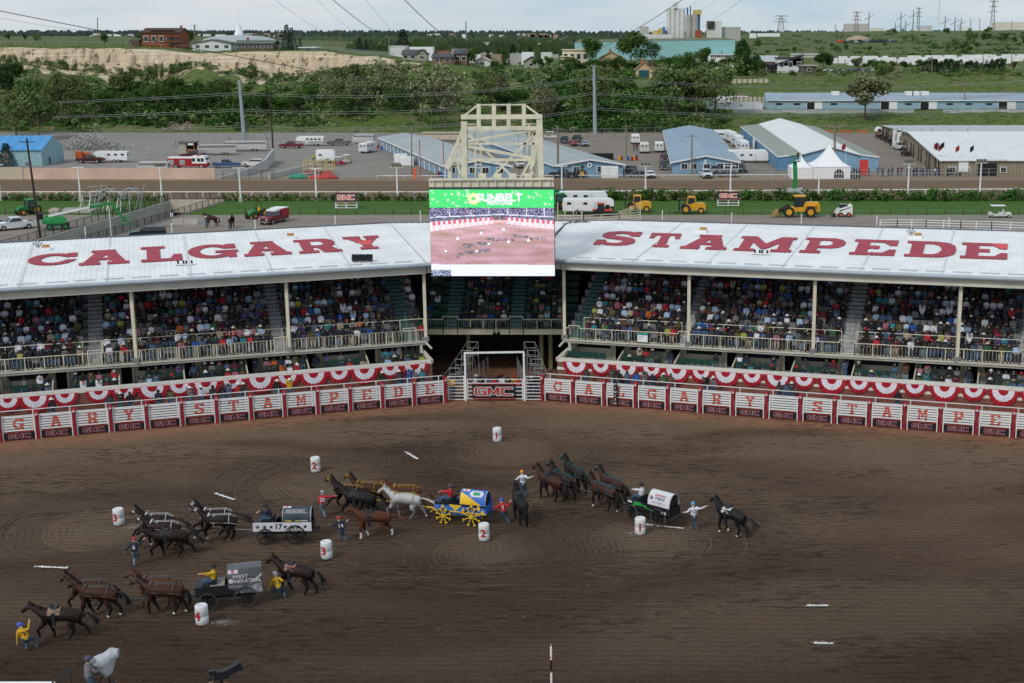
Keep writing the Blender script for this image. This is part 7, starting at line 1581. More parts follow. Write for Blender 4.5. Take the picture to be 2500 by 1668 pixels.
t=thing('green_board','plain dark green board behind the right edge of the screen','board',G(1352,495));ob('panel',MB().box(-1.2,0,0,2.2,.15,2.3),mat('board_green',(.01,.13,.07),.7),t)
t=thing('small_green_sign','small green board on legs beside the hedge','sign',G(1612,487));ob('panel',MB().box(-.5,0,.7,.5,.1,1.6),MATS['board_green'],t);ob('leg',MB().beam((-.4,0,0),(-.4,0,.7),.06),M_steel,t);ob('leg',MB().beam((.4,0,0),(.4,0,.7),.06),M_steel,t)
tag(ob('jersey_barrier',MB().prism([V(-1.9,-.3,0),V(-1.9,.3,0),V(-1.9,.12,.85),V(-1.9,-.12,.85)],V(3.8,0,0)),M_conc,None,False,G(453,548)),'pale concrete barrier on the yard with an orange marker','barrier')
tag(ob('marker_post',MB().tube((0,0,0),(0,0,1.0),.06,.06,6),mat('safety_orange',(.6,.10,.02),.6),None,False,G(449,550)),'orange marker post before the concrete barrier','post')
m=MB();m.ball((0,0,.5),.9,0,7,5,(1.3,1,.7));m.v=[(x+.12*sin(z*9+y*5),y+.1*cos(x*7),z)for x,y,z in m.v];tag(ob('boulder',m,mat('pale_rock',(.34,.31,.26),.9,var=.2),None,False,G(136,524)),'pale boulder on the left yard between the tractor and lift','boulder')
for i in range(3):tag(ob('concrete_slab',MB().box(-2.6,-.5,0,2.6,.5,.35),M_conc,None,False,G(185+i*7,519-i*3)),'long pale concrete slab in the left yard, %s of three' % ('nearest','middle','farthest')[i],'slab')
# steel slide structure
t=thing('scaffold_structure','tangle of galvanised stairs and trusses standing by the ramp fence','scaffold',G(280,516));
def trus(a,b,w,n):
 m=MB();a,b=Vector(a),Vector(b)
 for s in (-w,w):m.tube(a+V(0,s,0),b+V(0,s,0),.07,.07,5)
 for i in range(n+1):q=a.lerp(b,i/n);m.beam(q+V(0,-w,0),q+V(0,w,0),.22,.05)
 ob('stair_section',m,M_steel,t)
arcp=[(-4.6,0),(-4.2,1.6),(-3.4,3.2),(-2.4,3.9),(-1.6,3.4)]
for s in (0,3.2):
 L=[(x+s+1.8,z)for x,z in arcp]
 for a,b in zip(L,L[1:]):trus((a[0],s*.3,a[1]),(b[0],s*.3,b[1]),.9,4)
for i in range(14):
 x=-5.5+.75*i;m=MB();m.beam((x,-.8,0),(x+R.uniform(-.6,.9),.6,R.uniform(2.2,4.6)),.07);m.beam((x,.5,R.uniform(0,2)),(x+R.uniform(.8,2),-.3,R.uniform(2,4)),.06);ob('strut',m,M_steel,t)
for k in range(5):m=MB();m.beam((-6+k*.5,0,.8+.8*k),(-2.5+k*.4,.3,1.2+.75*k),.09);ob('strut',m,M_steel,t)
# corrals behind the ridge
def corral(label,pts,h,nr,m,name='corral_fence'):
 t=thing(name,label,'fence')
 for a,b in zip(pts,pts[1:]):
  for i in range(nr):z=h*(i+1)/nr;ob('rail',MB().beam(a+V(0,0,z),b+V(0,0,z),.09),m,t)
  n=max(1,round((b-a).length/2.6))
  for i in range(n+1):q=a.lerp(b,i/n);ob('post',MB().beam(q,q+V(0,0,h+.05),.12),m,t)
corral('white pipe corral fence behind the right end of the roof',PL((2148,562),(2190,561),(2260,562),(2345,565),(2420,566),(2560,572)),1.5,4,M_white)
corral('cream corral panels beside the screen in front of the horse trailer',PL((1362,546),(1425,545),(1512,541)),1.2,3,M_cream);t=thing('loading_chute','slanting cream slatted loading panel right of the corral','fence')
for k in range(7):ob('rail',MB().beam(G(1512,541)+V(0,0,.3+.2*k),G(1563,542)+V(0,0,.35+.42*k),.07),M_cream,t)
for q,h in ((G(1512,541),1.6),(G(1538,541),2.2),(G(1563,542),3.0)):ob('post',MB().beam(q,q+V(0,0,h),.12),M_cream,t)
t=thing('mounting_frame','tall cream timber gate frame beside the screen','gate')
for px in (1362,1380,1400,1420):q=G(px,545);ob('post',MB().beam(q,q+V(0,0,3.2),.12),M_cream,t)
for z in (1.2,):ob('rail',MB().beam(G(1362,545)+V(0,0,z),G(1420,545)+V(0,0,z),.12),M_cream,t)
# roof ornaments and speakers
for i,(w,px,py,ant)in enumerate(((WL,103,612,1),(WL,702,583,0),(WR,1708,568,0),(WR,2232,582,1))):
 s,f=roof_sf(w,px,py);b=roof_pt(w,s,f);t=thing('roof_hatch','white hatch box on the roof %s, %s from the left' % ('with black and white plumes' if ant else 'with a wooden block',ORD[i]),'roof hatch',b,rz_of(w));ob('box',MB().box(-.65,-.3,-.05,.65,.5,.22),M_white,t);ob('wooden_block',MB().box(.0,.1,.22,.55,.35,.42),mat('block_wood',(.42,.22,.07),.7),t)
 if ant:
  for k in range(8):a=radians(30+15*k);ob('plume',MB().tube((-.3,.2,.2),(-.3+.5*cos(a),.2,.2+.6*sin(a)),.02,.035,4),M_black if k % 2 else M_white,t)
for w,px,py in ((WL,452,648),(WR,1858,622)):
 s,f=roof_sf(w,px,py);b=roof_pt(w,s,f,.05);t=thing('roof_lights','row of small black lamps on a white base on the %s wing roof' % ('left' if w is WL else 'right'),'lamps',b,rz_of(w));ob('base',MB().box(-.75,-.15,0,.75,.15,.06),M_white,t)
 for x in (-.5,-.1,.1,.5):ob('lamp',MB().box(x-.07,-.08,.1,x+.07,.06,.32),M_black,t)
s,f=roof_sf(WL,886,640);b=roof_pt(WL,s,f,.1)
for k in range(3):o=tag(ob('loudspeaker',MB().cbox((0,0,.25),(.5,.4,.5),0,0,.08),M_black,None,False,b+V(-.6+.55*k,.03*k,0),rz_of(WL)),'black loudspeaker on the left roof near the letter Y, %s of three' % ('left','middle','right')[k],'loudspeaker')
s,f=roof_sf(WR,1385,548);mb=MB();b=roof_pt(WR,s,f,.08)
for k in range(9):
 a=b+V(R.uniform(-.8,.1),R.uniform(-.5,1.5),.03);mb.path([a,a+V(R.uniform(.3,.9),R.uniform(-.5,.5),.03),a+V(R.uniform(.8,2.2),R.uniform(-.5,.5),.06)],.03,4)
mb.path([b+V(-.1,0,0),b+V(-.7,-4.5,-.15),b+V(-1.2,-8,-.35)],.08,5);tag(ob('cable_bundle',mb,M_black),'tangled black cables lying on the roof right of the screen','cables')
# horses and handlers on the yard, marshals, workers
for key,lab,f_,h_ in (('h1','bay saddled horse standing sideways on the yard with its handler',(508,553),(528,554)),('h2','dark horse facing the camera beside its handler on the yard',(569,560),(567,552))):horse(key,lab,f_,h_,'bay' if key == 'h1' else 'dark','stand','mid','saddle',None,.1)
PR2=random.Random(4)
def stander(label,px,py,c,top,rz=-90,z=0.,base=None,i=0,hat=None,grp=None):spec=(*sp(c,top)[:4],hat or HATS[0],M_skin);return spectator('std',i,spec,base or G(px,py,z),radians(rz),label,grp)
cl['vest']=('vest',mat('cloth_hivis',(.55,.5,.03),.8),0)
stander('handler in dark jacket beside the bay horse on the yard',506,556,'charcoal',3);stander('handler in black beside the front facing dark horse',562,560,'black',2);stander('person in black hat standing by the blue shed corner',122,401,'black',2)
stander('marshal in yellow vest by the small camper, left one',764,397,'vest',3);stander('marshal in yellow vest by the small camper, right one',769,396,'yellow',3);stander('person in black at the nose of the white gooseneck trailer',1495,523,'navy',2)
stander('person in red between the horse trailers',1548,369,'red',0);stander('person in black between the horse trailers',1555,368,'black',0);stander('person walking right of the motorhomes, dark clothes',1842,397,'black',0);stander('person walking right of the motorhomes, olive clothes',1849,397,'olive',2)
stander('worker in black in the raised green basket',0,0,'black',3,-90,base=G(1941,487)+V(.3,0,hb_+.1));stander('person in grey on the roof edge beside the tent',1954,425,'grey',0,base=G(1954,431)+V(0,0,.6));stander('person seated high in black by the beige barn sign',2447,412,'black',0,base=G(2447,414))
px=2074;k=0
while px<2500:
 k += 1;c=PR2.choice(('black','black','charcoal','navy','denim blue','grey','navy','bright blue','maroon','black','white'));tp=PR2.choice((0,1,2,3,3));h=PR2.choice(HATS)
 spec=(*sp(c,tp)[:4],h,M_skin);spectator('std',PR2.randrange(4),spec,G(px,432+PR2.uniform(-2,.5)-.008*(px-2074)),-pi/2+PR2.uniform(-.5,.5),'onlooker in %s top, %s, at the far rail, %s from the left' % (c,topname(spec),ORD[k-1]),'onlookers along the far rail');px += PR2.choice((5,6,7,9,14))if px>2200 else PR2.choice((9,14,22))
for i,(px,c)in enumerate(((1524,'black'),(1993,'black'),(2003,'charcoal'),(2020,'black'),(2045,'navy'),(2060,'black'))):stander('onlooker crouching or standing low at the far rail near the tent, %s from the left' % ORD[i],px,436,c,0,i=i % 4)
# ================================================================ barns and buildings
M_bblue=mat('barn_blue',(.19,.33,.46),.8,var=.08,scale=.6);M_broof=mat('barn_roof_grey',(.36,.41,.43),.7,var=.07,scale=.15);M_eroof=mat('barn_roof_blue',(.30,.38,.46),.7,var=.06,scale=.15);M_wroof=mat('barn_roof_white',(.62,.65,.67),.6,var=.05,scale=.2);M_groof=mat('lean_to_roof',(.30,.34,.32),.6,var=.1,scale=.3);M_lroof=mat('long_barn_roof',(.27,.33,.41),.6,var=.08,scale=.3)
def sheetroof(a,b,c,d,m,t,ribs=.9,name='roof'):   # a-b eave, d-c ridge
 a,b,c,d=map(Vector,(a,b,c,d));L=(b-a).length;n=max(2,int(L/ribs));mb=MB()
 mb.add([a,b,c,d,a-V(0,0,.12),b-V(0,0,.12)],[(0,1,2,3),(4,5,1,0)])
 for i in range(n+1):f=i/n;mb.beam(a.lerp(b,f)+V(0,0,.02),d.lerp(c,f)+V(0,0,.02),.07,.07)
 return ob(name,mb,m,t)
def win(t,c,u,w,h,m=M_glass,fm=M_white,name='window'):
 c,u=Vector(c),Vector(u).normalized();n=u.cross(V(0,0,1));fr=ob(name,MB().beam(c-u*(w/2+.12)+n*.03,c+u*(w/2+.12)+n*.03,.08,h+.24),fm,t)
 m2=MB();g=w/2
 for s in (-1,1):m2.beam(c+u*(s*g/2-g/2+.03)+n*.07,c+u*(s*g/2+g/2-.03)+n*.07,.05,h)
 ob('pane',m2,m,fr);return fr
def barn(label,A,B,F,h,rise,wall,roof,letter=None,over=.5,sidewin=0,gabwin=(),door=None,base=0.,name='barn'):
 a,b,f=G(*A,base+h),G(*B,base+h),G(*F,base+h);b.y=a.y+(b.y-a.y)*.5;D=f-a;t=thing(name,label,'barn');g=b+D;mid=(a+b)/2+V(0,0,rise);mf=mid+D;dn=V(0,0,-h)
 m=MB();m.add([a,b,b+dn,a+dn,mid-V(0,0,.1)],[(3,2,1,4,0)]);m.add([a,f,f+dn,a+dn],[(0,1,2,3)]);m.add([b,g,g+dn,b+dn],[(3,2,1,0)]);m.add([f,g,g+dn,f+dn,mf-V(0,0,.1)],[(0,4,1,2,3)]);ob('wall',m,wall,t)
 ux=(b-a).normalized();dx=ux*over;dy=-D.normalized()*over;sl=V(0,0,-over*rise/((b-a).length/2))
 sheetroof(f-dx+sl,a-dx+sl+dy,mid+dy,mf,roof,t);sheetroof(b+dx+sl+dy,g+dx+sl,mf,mid+dy,roof,t)
 m=MB();m.beam(a-dx+sl+dy*1.02+V(0,0,-.1),mid+dy*1.02-V(0,0,.1),.08,.3);m.beam(mid+dy*1.02-V(0,0,.1),b+dx+sl+dy*1.02+V(0,0,-.1),.08,.3);ob('gable_trim',m,M_white,t)
 m=MB();m.beam(a-dx+sl-V(0,0,.15),f-dx+sl-V(0,0,.15),.08,.25);ob('eave_trim',m,M_white,t)
 if sidewin:
  for i in range(sidewin):
   c=a.lerp(f,(i+.5)/sidewin);u=(f-a).normalized();win(t,c+V(-.05,-.05,-1.1),-u,.8,.9);m=MB();q=a.lerp(f,i/sidewin)+V(-.1,-.1,0);m.beam(q+dn,q,.18);ob('batten',m,M_white,t)
 for fx in gabwin:win(t,a.lerp(b,fx)+V(0,-.05,-1.0),ux,1.3,1.1)
 if door:c=a.lerp(b,door[0]);ob('door',MB().box(c.x-door[1]/2,a.y-.12-(b.y-a.y)*0,base,c.x+door[1]/2,a.y-.02,base+door[2]),M_white,t)
 if letter:m=MB();put_text(m,letter,frame(mid+V(0,-.35,-rise-.15),(1,0,0),(0,0,1)),1.3,.02);ob('lettering',m,M_white,t)
 return t,a,b,f
barn('long blue stable barn with grey roof running away at left of the tower, letter C',(1088,404),(1245,404),(927,335),2.6,1.1,M_bblue,M_broof,'C',sidewin=15,gabwin=(.1,.42,.62,.85))
t,a,b,f=barn('blue stable barn with a white letter D and broad grey roof',(1358,403),(1521,398),(1132,323),2.6,1.1,M_bblue,M_broof,'D',sidewin=0,gabwin=(.30,.66),door=(.80,3.4,2.4))
barn('blue stable barn with blue grey roof and letter E, centre of the right lot',(1642,395),(1802,393),(1622,318),2.5,1.3,M_bblue,M_eroof,'E',gabwin=(.18,.32,.52,.72,.84,.95))
# white roofed barn with lean-tos
t,a,b,f=barn('barn with a bright white roof between two grey lean-to roofs',(1963,373),(2094,375),(1856,302),3.8,1.5,M_bblue,M_wroof)
D=f-a;
for p,px,sg in ((a,1894,-1),(b,2135,1)):
 o=G(px,378,3.0);o.y=p.y;q=V(o.x,p.y,3.0);pr2=V(p.x,p.y,3.7)
 if sg<0:sheetroof(q+D,q,pr2,pr2+D,M_groof,t)
 else:sheetroof(q,q+D,pr2+D,pr2,M_groof,t)
 m=MB();m.quad(q,q+D,q+D-V(0,0,3),q-V(0,0,3));m.quad(V(q.x,q.y+.1,0),V(p.x,q.y+.1,0),V(p.x,q.y+.1,3.6),V(q.x,q.y+.1,2.95));ob('lean_to_wall',m,mat('deep_barn_blue',(.10,.22,.36),.8)if sg<0 else M_bblue,t)
 m=MB();m.beam(q-V(0,.1,.1),pr2-V(0,.1,.1),.08,.25);m.beam(q+V(0,-.05,-.1),q+D-V(0,0,.1),.1,.25);ob('eave_trim',m,M_white,t)
 for i in range(14):c=q+D*(i+.5)/14;ob('batten',MB().beam(c+V(.05*sg,0,-3),c+V(.05*sg,0,-.1),.1),M_bblue,t)
win(t,G(2100,399,1.4)+V(0,-.3,0),(1,0,0),1.2,1.3)
ob('open_door',MB().box(-.1,-1.6,0,.1,1.6,3),M_white,t).location=G(1840,369)
# beige barn at far right
A=G(2295,391,3.3);Rg=G(2216,321,5.2);Ff=G(2149,306,3.3);xr_=G(2900,391,3.3).x;t=thing('beige_barn','long beige barn with white ribbed roof at the far right','barn');M_bei=mat('beige_cladding',(.27,.23,.17),.8,var=.1,scale=.8)
sheetroof(A,V(xr_,A.y,3.3),V(xr_+30,Rg.y,5.2),Rg,M_wroof,t,1.2);sheetroof(Rg+V(0,0,-.35),V(xr_+30,Rg.y,4.85),V(xr_+60,Ff.y,3.3),Ff,mat('far_roof_slope',(.38,.42,.45),.6,var=.06),t,3)
m=MB();m.beam(A+V(0,-.05,-.1),V(xr_,A.y-.05,3.2),.1,.22);m.beam(A+V(-.05,0,-.1),Rg+V(-.05,0,-.1),.1,.25);ob('eave_trim',m,M_white,t)
a0,a1=V(A.x+.6,A.y+.4,0),V(Rg.x+.8,Rg.y,0);m=MB();m.quad(a0,V(xr_,a0.y,0),V(xr_,a0.y,3.3),a0+V(0,0,3.3));m.quad(a0,a1,a1+V(0,0,4.8),a0+V(0,0,3.1));m.quad(a1,V(Ff.x+.5,Ff.y,0),V(Ff.x+.5,Ff.y,3.1),a1+V(0,0,4.8));ob('wall',m,M_bei,t)
for i in range(60):x=A.x+.8+i*.75;ob('board',MB().box(x,a0.y-.05,0,x+.12,a0.y,3.2),mat('beige_batten',(.20,.17,.125),.8),t)
for i in range(26):c=a0.lerp(V(Ff.x+.5,Ff.y,0),i/26);ob('stall_post',MB().beam(c+V(-.15,0,0),c+V(-.15,0,3.2),.25),mat('dark_stall',(.055,.05,.045),.9)if i % 3 else M_bei,t)
for fx in (.62,.7):c=a0.lerp(V(Ff.x+.5,Ff.y,0),fx);ob('tall_white_door',MB().beam(c+V(-.4,0,0),c+V(-.4,0,4.2),.9),M_white,t)
for px,w_ in ((2335,2.2),(2371,1.6),(2461,1.8)):p=G(px,420,1.2);win(t,V(p.x,a0.y-.1,1.3),(1,0,0),w_*.6,1.0)
p=G(2418,415,1.5);ob('dark_doorway',MB().box(p.x-1.9,a0.y-.15,0,p.x+1.9,a0.y-.06,2.6),M_dark,t);p=G(2351,412,1.5);ob('notice_board',MB().box(p.x-1.0,a0.y-.2,.9,p.x+1.0,a0.y-.08,3.0),M_white,t)
m=MB();m.box(G(2390,395,3).x,a0.y-.6,3.2,G(2460,395,3).x,a0.y-.3,3.6);bn=ob('name_banner',m,M_white,t)
for px in (2216,2228,2278,2395,2305,2351):p=G(px,330,5);p.y=Rg.y+3;p.z=4.9;ob('vent_pipe',MB().tube((px*0+p.x,p.y,p.z-.5),(p.x,p.y,p.z+.9),.16),M_steel,t)
def flag(label,px,py,top,c1,c2=None):
 b=G(px,py);h=upm(px,py,top);t=thing('flag_pole',label,'flag',b);ob('pole',MB().tube((0,0,0),(0,0,h),.03),M_white,t);m=MB();m.grid(lambda u,v:V(-.1-.75*u,.1*sin(u*7),h-.1-1.1*v-.5*u),6,4);ob('flag_cloth',m,c1,t)
for i,(px,c)in enumerate(((2287,M_red),(2291,M_black),(2297,M_red),(2303,M_black),(2340,M_red),(2375,M_black))):flag('%s flag before the beige barn roof, %s from the left' % ('red' if c is M_red else 'dark',ORD[i]),px,424,345+(i % 3)*3 if px<2310 else 353,c)
# long barn on the terrace
zb=4.4;YB_=452;xa,xb=Q(1874,265,YB_).x,Q(2760,260,YB_).x;t=thing('long_barn','very long pale blue barn with grey blue roof on the terrace at right','barn');M_pb=mat('pale_barn_blue',(.27,.40,.50),.8,var=.07,scale=.5)
he,hr_=2.9,5.0;m=MB();m.box(xa,YB_,zb,xb,YB_+14,zb+he);m.add([(xa,YB_,zb+he),(xa,YB_+14,zb+he),(xa,YB_+7,zb+hr_)],[(0,1,2)]);ob('wall',m,M_pb,t)
sheetroof((xa-.5,YB_-.5,zb+he-.1),(xb,YB_-.5,zb+he-.1),(xb,YB_+7,zb+hr_),(xa-.5,YB_+7,zb+hr_),M_lroof,t,.8);m=MB();m.beam((xa-.5,YB_-.55,zb+he-.15),(xb,YB_-.55,zb+he-.15),.1,.25);ob('eave_trim',m,M_white,t)
def lx(q,y=262):return Q(1800+q/3.357,y,YB_).x
for q0,q1,dk in ((570,695,1),(1175,1310,1),(1500,1635,1),(2140,2280,1)):
 x0_,x1_=lx(q0),lx(q1);ob('sliding_door',MB().box((x0_+x1_)/2,YB_-.2,zb,x1_,YB_-.08,zb+2.4),M_white,t);ob('doorway',MB().box(x0_,YB_-.1,zb,(x0_+x1_)/2,YB_-.04,zb+2.3),M_dark,t);m=MB();m.box(x0_-.15,YB_-.14,zb+2.3,x1_,YB_-.05,zb+2.5);m.box(x0_-.15,YB_-.14,zb,x0_,YB_-.05,zb+2.4);ob('door_frame',m,M_white,t)
for q in (342,488,790,1402,1740,1897,2062):x=lx(q);ob('window',MB().box(x-1.1,YB_-.08,zb+1.3,x+1.1,YB_-.02,zb+1.9),M_glass,t)
for q in (820,1210,1430,1480,1560):x=lx(q);ob('roof_vent',MB().box(x-1.2,YB_+4,zb+hr_-.8,x+1.2,YB_+7,zb+hr_+.5),M_white,t)
ct=thing('concrete_barrier_wall','grey precast concrete wall running below the long terrace barn','wall');
for k,(p0,p1)in enumerate(((1790,2238),(2302,2560))):
 n=int((p1-p0)/17)
 for i in range(n):a=Q(p0+17*i,279,438);b=Q(p0+17*i+16.5,279,438);ob('wall_panel',MB().box(a.x,438,3.2,b.x,438.25,5.0),mat('grey_precast',(.36,.38,.38),.9,var=.12,scale=.3,objrand=.06),ct)
tw_=thing('timber_wall','brown framed beige panel wall at the left end of the terrace','wall')
for i in range(9):a=Q(1783+11*i,240,478);ob('wall_panel',MB().box(a.x,478,4.6,a.x+1.4,478.1,7.2),M_boxw,tw_);ob('post',MB().box(a.x-.12,477.9,4.6,a.x+.08,478.2,7.4),M_dark,tw_)
tw_=thing('timber_wall','beige panel fence with brown posts below the poplar','wall')
for i in range(7):a=T(1786+13*i,203);ob('wall_panel',MB().box(a.x,a.y,a.z-.2,a.x+1.8,a.y+.1,a.z+1.5),M_boxw,tw_);ob('post',MB().box(a.x-.1,a.y-.1,a.z-.2,a.x+.08,a.y+.1,a.z+1.7),M_dark,tw_)
# blue shed at far left
t=thing('blue_shed','pale blue shed with a bright blue roof at the far left','shed');b0,b1=G(-40,405),G(108,404);m=MB();m.box(b0.x,b0.y,0,b1.x,b0.y+12,3.6);m.add([(b1.x,b0.y,3.6),(b1.x,b0.y+12,3.6),(b1.x,b0.y+6,6.2)],[(0,1,2)]);ob('wall',m,mat('shed_blue',(.25,.40,.44),.8),t);sheetroof((b0.x,b0.y-.4,3.5),(b1.x+.4,b0.y-.4,3.5),(b1.x+.4,b0.y+6,6.2),(b0.x,b0.y+6,6.2),mat('bright_blue_roof',(.07,.27,.55),.6,var=.06),t,2);ob('pink_panel',MB().box(G(33,400).x,b0.y-.1,.6,G(46,400).x,b0.y-.02,2.6),mat('faded_pink_concrete',(0,0,0)),t)
# kiosk
t=thing('wooden_kiosk','small wooden kiosk with flat roof behind the maroon pickup','kiosk',G(457,378));ob('wall',MB().box(-1.9,0,0,-.2,2.6,3.0),mat('grey_boards',(.38,.34,.28),.9),t);ob('counter',MB().box(-.2,.1,0,1.9,2.6,1.3),mat('orange_wood',(.25,.12,.05),.9),t);ob('roof',MB().box(-2.2,-.5,2.95,2.3,2.9,3.15),mat('grey_felt',(.16,.16,.13),.9),t);ob('interior',MB().box(-.2,1.2,1.3,1.9,2.6,2.95),M_dark,t);ob('sign',MB().box(.4,-.3,2.3,1.7,-.2,2.8),M_white,t)
for px in (0,):ob('post',MB().beam((1.85,-.1,0),(1.85,-.1,3),.16),MATS['orange_wood'],t)
# marquee tent
M_tent=mat('tent_white',(.72,.73,.76),.7,var=.04,scale=.5)
def tent(label,px0,px1,py,he,hp,dep):
 a,b=G(px0,py),G(px1,py);t=thing('marquee_tent',label,'tent');cx_,cy_=(a.x+b.x)/2,a.y+dep/2;m=MB();m.box(a.x,a.y,0,b.x,a.y+dep,he);ob('side_wall',m,M_tent,t);m=MB();n=8
 def fn(u,v):
  a4=2*pi*u;sx=max(abs(cos(a4)),abs(sin(a4)));k=1-v;hh3=he+(hp-he)*(v**1.7);return V(cx_+(b.x-a.x)/2*cos(a4)/sx*k*1.02,cy_+dep/2*sin(a4)/sx*k*1.02,hh3)
 m.grid(fn,32,8);ob('canopy',m,M_tent,t,True);return t,a,b
t,a,b=tent('large white peaked marquee tent beside the track at right',1985,2076,437,2.4,6.6,9)
for px in (2022,2060):
 p=G(px,420);m=MB();m.prism([V(p.x+.95*cos(radians(q)),a.y-.06,1.0+.95*sin(radians(q)))for q in range(0,181,20)],V(0,.04,0));m.box(p.x-.95,a.y-.06,.2,p.x+.95,a.y-.02,1.0);w_=ob('arched_window',m,M_glass,t);m=MB()
 for d in (-.5,0,.5):m.box(p.x+d-.04,a.y-.09,.2,p.x+d+.04,a.y-.065,1.85)
 m.box(p.x-.95,a.y-.09,.95,p.x+.95,a.y-.065,1.05);ob('glazing_bar',m,M_white,w_)
tent('smaller white marquee tent left of the large one',1932,1984,437,2.2,4.6,6)
t,=(thing('feather_banner','red upright banner between the tent and the barn','banner',G(2108,431)),);ob('banner_cloth',MB().box(-.9,0,.3,.9,.05,3.4),mat('bright_red_cloth',(.55,.05,.05),.7),t);flag('red flag flying above the tent peak',2063,436,348,M_red)
# floodlights on the tent side and orange barriers
t=thing('barricade','orange and white road barricade between the barns','barrier',G(2080,329))
for x in (-8,-3.5,1.5,7):ob('plank',MB().box(x,0,.9,x+3.2,.1,1.25),MATS['safety_orange'],t);ob('leg',MB().box(x+.2,0,0,x+.4,.1,.9),MATS['safety_orange'],t);ob('leg',MB().box(x+2.8,0,0,x+3.,.1,.9),MATS['safety_orange'],t)
for px,py,h_,l in ((2147,332,2.4,'tiny white covered wagon parked at the barn far corner'),(2276,404,3.0,'small white covered wagon at the near corner of the beige barn')):
 t=thing('covered_wagon',l,'wagon',G(px,py));m=MB();m.prism([V(1.1*cos(radians(q)),0,1.2+1.3*sin(radians(q)))for q in range(0,181,20)],V(0,2.4,0));ob('cover',m,M_tent,t);ob('opening',MB().prism([V(.6*cos(radians(q)),-.03,1.25+.8*sin(radians(q)))for q in range(0,181,20)],V(0,.02,0)),M_dark,t);ob('box',MB().box(-.9,0,.6,.9,2.4,1.2),mat('orange_wood',(0,0,0)),t)
 for s in (-1,1):ob('wheel',MB().wheel((s,.5,.5),.5,.1,0,1,12,'X'),[M_dark,M_dark],t)
# ---------------------------------------------------------------- houses on the hill
def house(label,px,py,wpx,hpx,wall,roof,style='gable',wins=3,cat='house',name='house',dep=9,base=None,rise=None,chim=None,hk=.62):
 b=base or T(px,py);k=(b.y)/FPX;w=wpx*k/2;Ht=hpx*k;he=Ht*hk;t=thing(name,label,cat,(b.x,b.y,b.z-.3));he += .3;Ht += .3
 if style == 'flat':he=Ht-.4
 m=MB();m.box(-w,0,-1.5,w,dep,he)
 if style == 'front':m.add([(-w,0,he),(w,0,he),(0,0,Ht),(-w,dep,he),(w,dep,he),(0,dep,Ht)],[(0,1,2),(5,4,3)])
 if style == 'gable':m.add([(-w,0,he),(-w,dep,he),(-w,dep/2,Ht),(w,0,he),(w,dep,he),(w,dep/2,Ht)],[(2,1,0),(3,4,5)])
 ob('wall',m,wall,t)
 if style == 'front':m=MB();m.prism([V(-w-.5,-.5,he-.3),V(0,-.5,Ht),V(0,-.5,Ht+.3),V(-w-.5,-.5,he)],V(0,dep+1,0));m.prism([V(w+.5,-.5,he-.3),V(0,-.5,Ht),V(0,-.5,Ht+.3),V(w+.5,-.5,he)],V(0,dep+1,0));ob('roof',m,roof,t)
 elif style == 'gable':m=MB();m.prism([V(-w-.4,-.5,he-.15),V(-w-.4,dep/2,Ht),V(-w-.4,dep/2,Ht+.25),V(-w-.4,-.5,he+.1)],V(2*w+.8,0,0));m.prism([V(-w-.4,dep+.5,he-.15),V(-w-.4,dep/2,Ht),V(-w-.4,dep/2,Ht+.25),V(-w-.4,dep+.5,he+.1)],V(2*w+.8,0,0));ob('roof',m,roof,t)
 else:ob('roof',MB().box(-w-.4,-.6,he,w+.4,dep+.4,he+.35),roof,t)
 if chim:ob('chimney',MB().box(chim*w-.4,dep/2-.4,he,chim*w+.4,dep/2+.4,Ht+1.2),mat('chimney_brick',(.30,.08,.04),.9),t)
 for i in range(wins):
  x=-w+(i+.5)*2*w/wins;ww_=min(.8,w/wins*.6);f=ob('window',MB().box(x-ww_-.12,-.05,he*.42,x+ww_+.12,.0,he*.8),M_white,t);ob('pane',MB().box(x-ww_,-.09,he*.45,x+ww_,-.055,he*.77),M_glass,f)
 return t
hc=lambda n,c:mat('house_'+n,c,.85,var=.06)
t=house('large red brown cedar house with decks on the cliff edge',395,116,90,44,hc('cedar',(.22,.065,.03)),hc('brown_roof',(.06,.04,.035)),'gable',5,chim=.85,hk=.78,dep=12);k=T(395,116).y/FPX
for z in (2.0,4.2):ob('balcony',MB().box(.3*45*k,-1.6,z,45*k,-.1,z+.15),hc('brown_roof',(0,0,0)),t);ob('balcony_rail',MB().box(.3*45*k,-1.6,z+.15,45*k,-1.55,z+1.0),hc('cedar_rail',(.14,.05,.03)),t)
ob('upper_storey',MB().box(-.5*45*k,.5,5.0,.6*45*k,8,6.8),hc('cedar',(0,0,0)),t);ob('upper_roof',MB().box(-.55*45*k,.0,6.8,.65*45*k,8.5,7.1),hc('brown_roof',(0,0,0)),t)
house('small red garden cottage beside the spruce on the cliff edge',327,114,18,15,hc('cedar',(0,0,0)),hc('brown_roof',(0,0,0)),'gable',1,dep=4)
house('white bungalow with low gable facing the camera on the cliff',518,125,92,26,hc('white',(.62,.63,.63)),hc('green_grey_roof',(.10,.12,.11)),'front',4,hk=.72)
house('brown bungalow with long dark roof right of the white one',622,123,90,22,hc('brown',(.10,.075,.055)),hc('green_grey_roof',(0,0,0)),'gable',5,hk=.7,chim=-.5)
t=thing('domed_building','low grey metal domed building with a white spire behind the bungalows','building',(Q(585,105,700).x,700,zz(112,700)));m=MB();m.lathe([(20,0),(20,1.5),(17,3.4),(12,4.6),(5,5.2),(.5,5.3)],28);ob('dome_roof',m,mat('dome_metal',(.33,.37,.39),.5),t,True);m=MB();m.lathe([(2.6,4.9),(2.0,7.0),(1.4,8.5),(1.2,9.5),(.15,12),(.05,19)],8);ob('spire',m,M_white,t)
house('low grey flat garage between spruces on the cliff',750,122,44,7,hc('grey',(.35,.36,.36)),M_white,'flat',1,'building',dep=6)
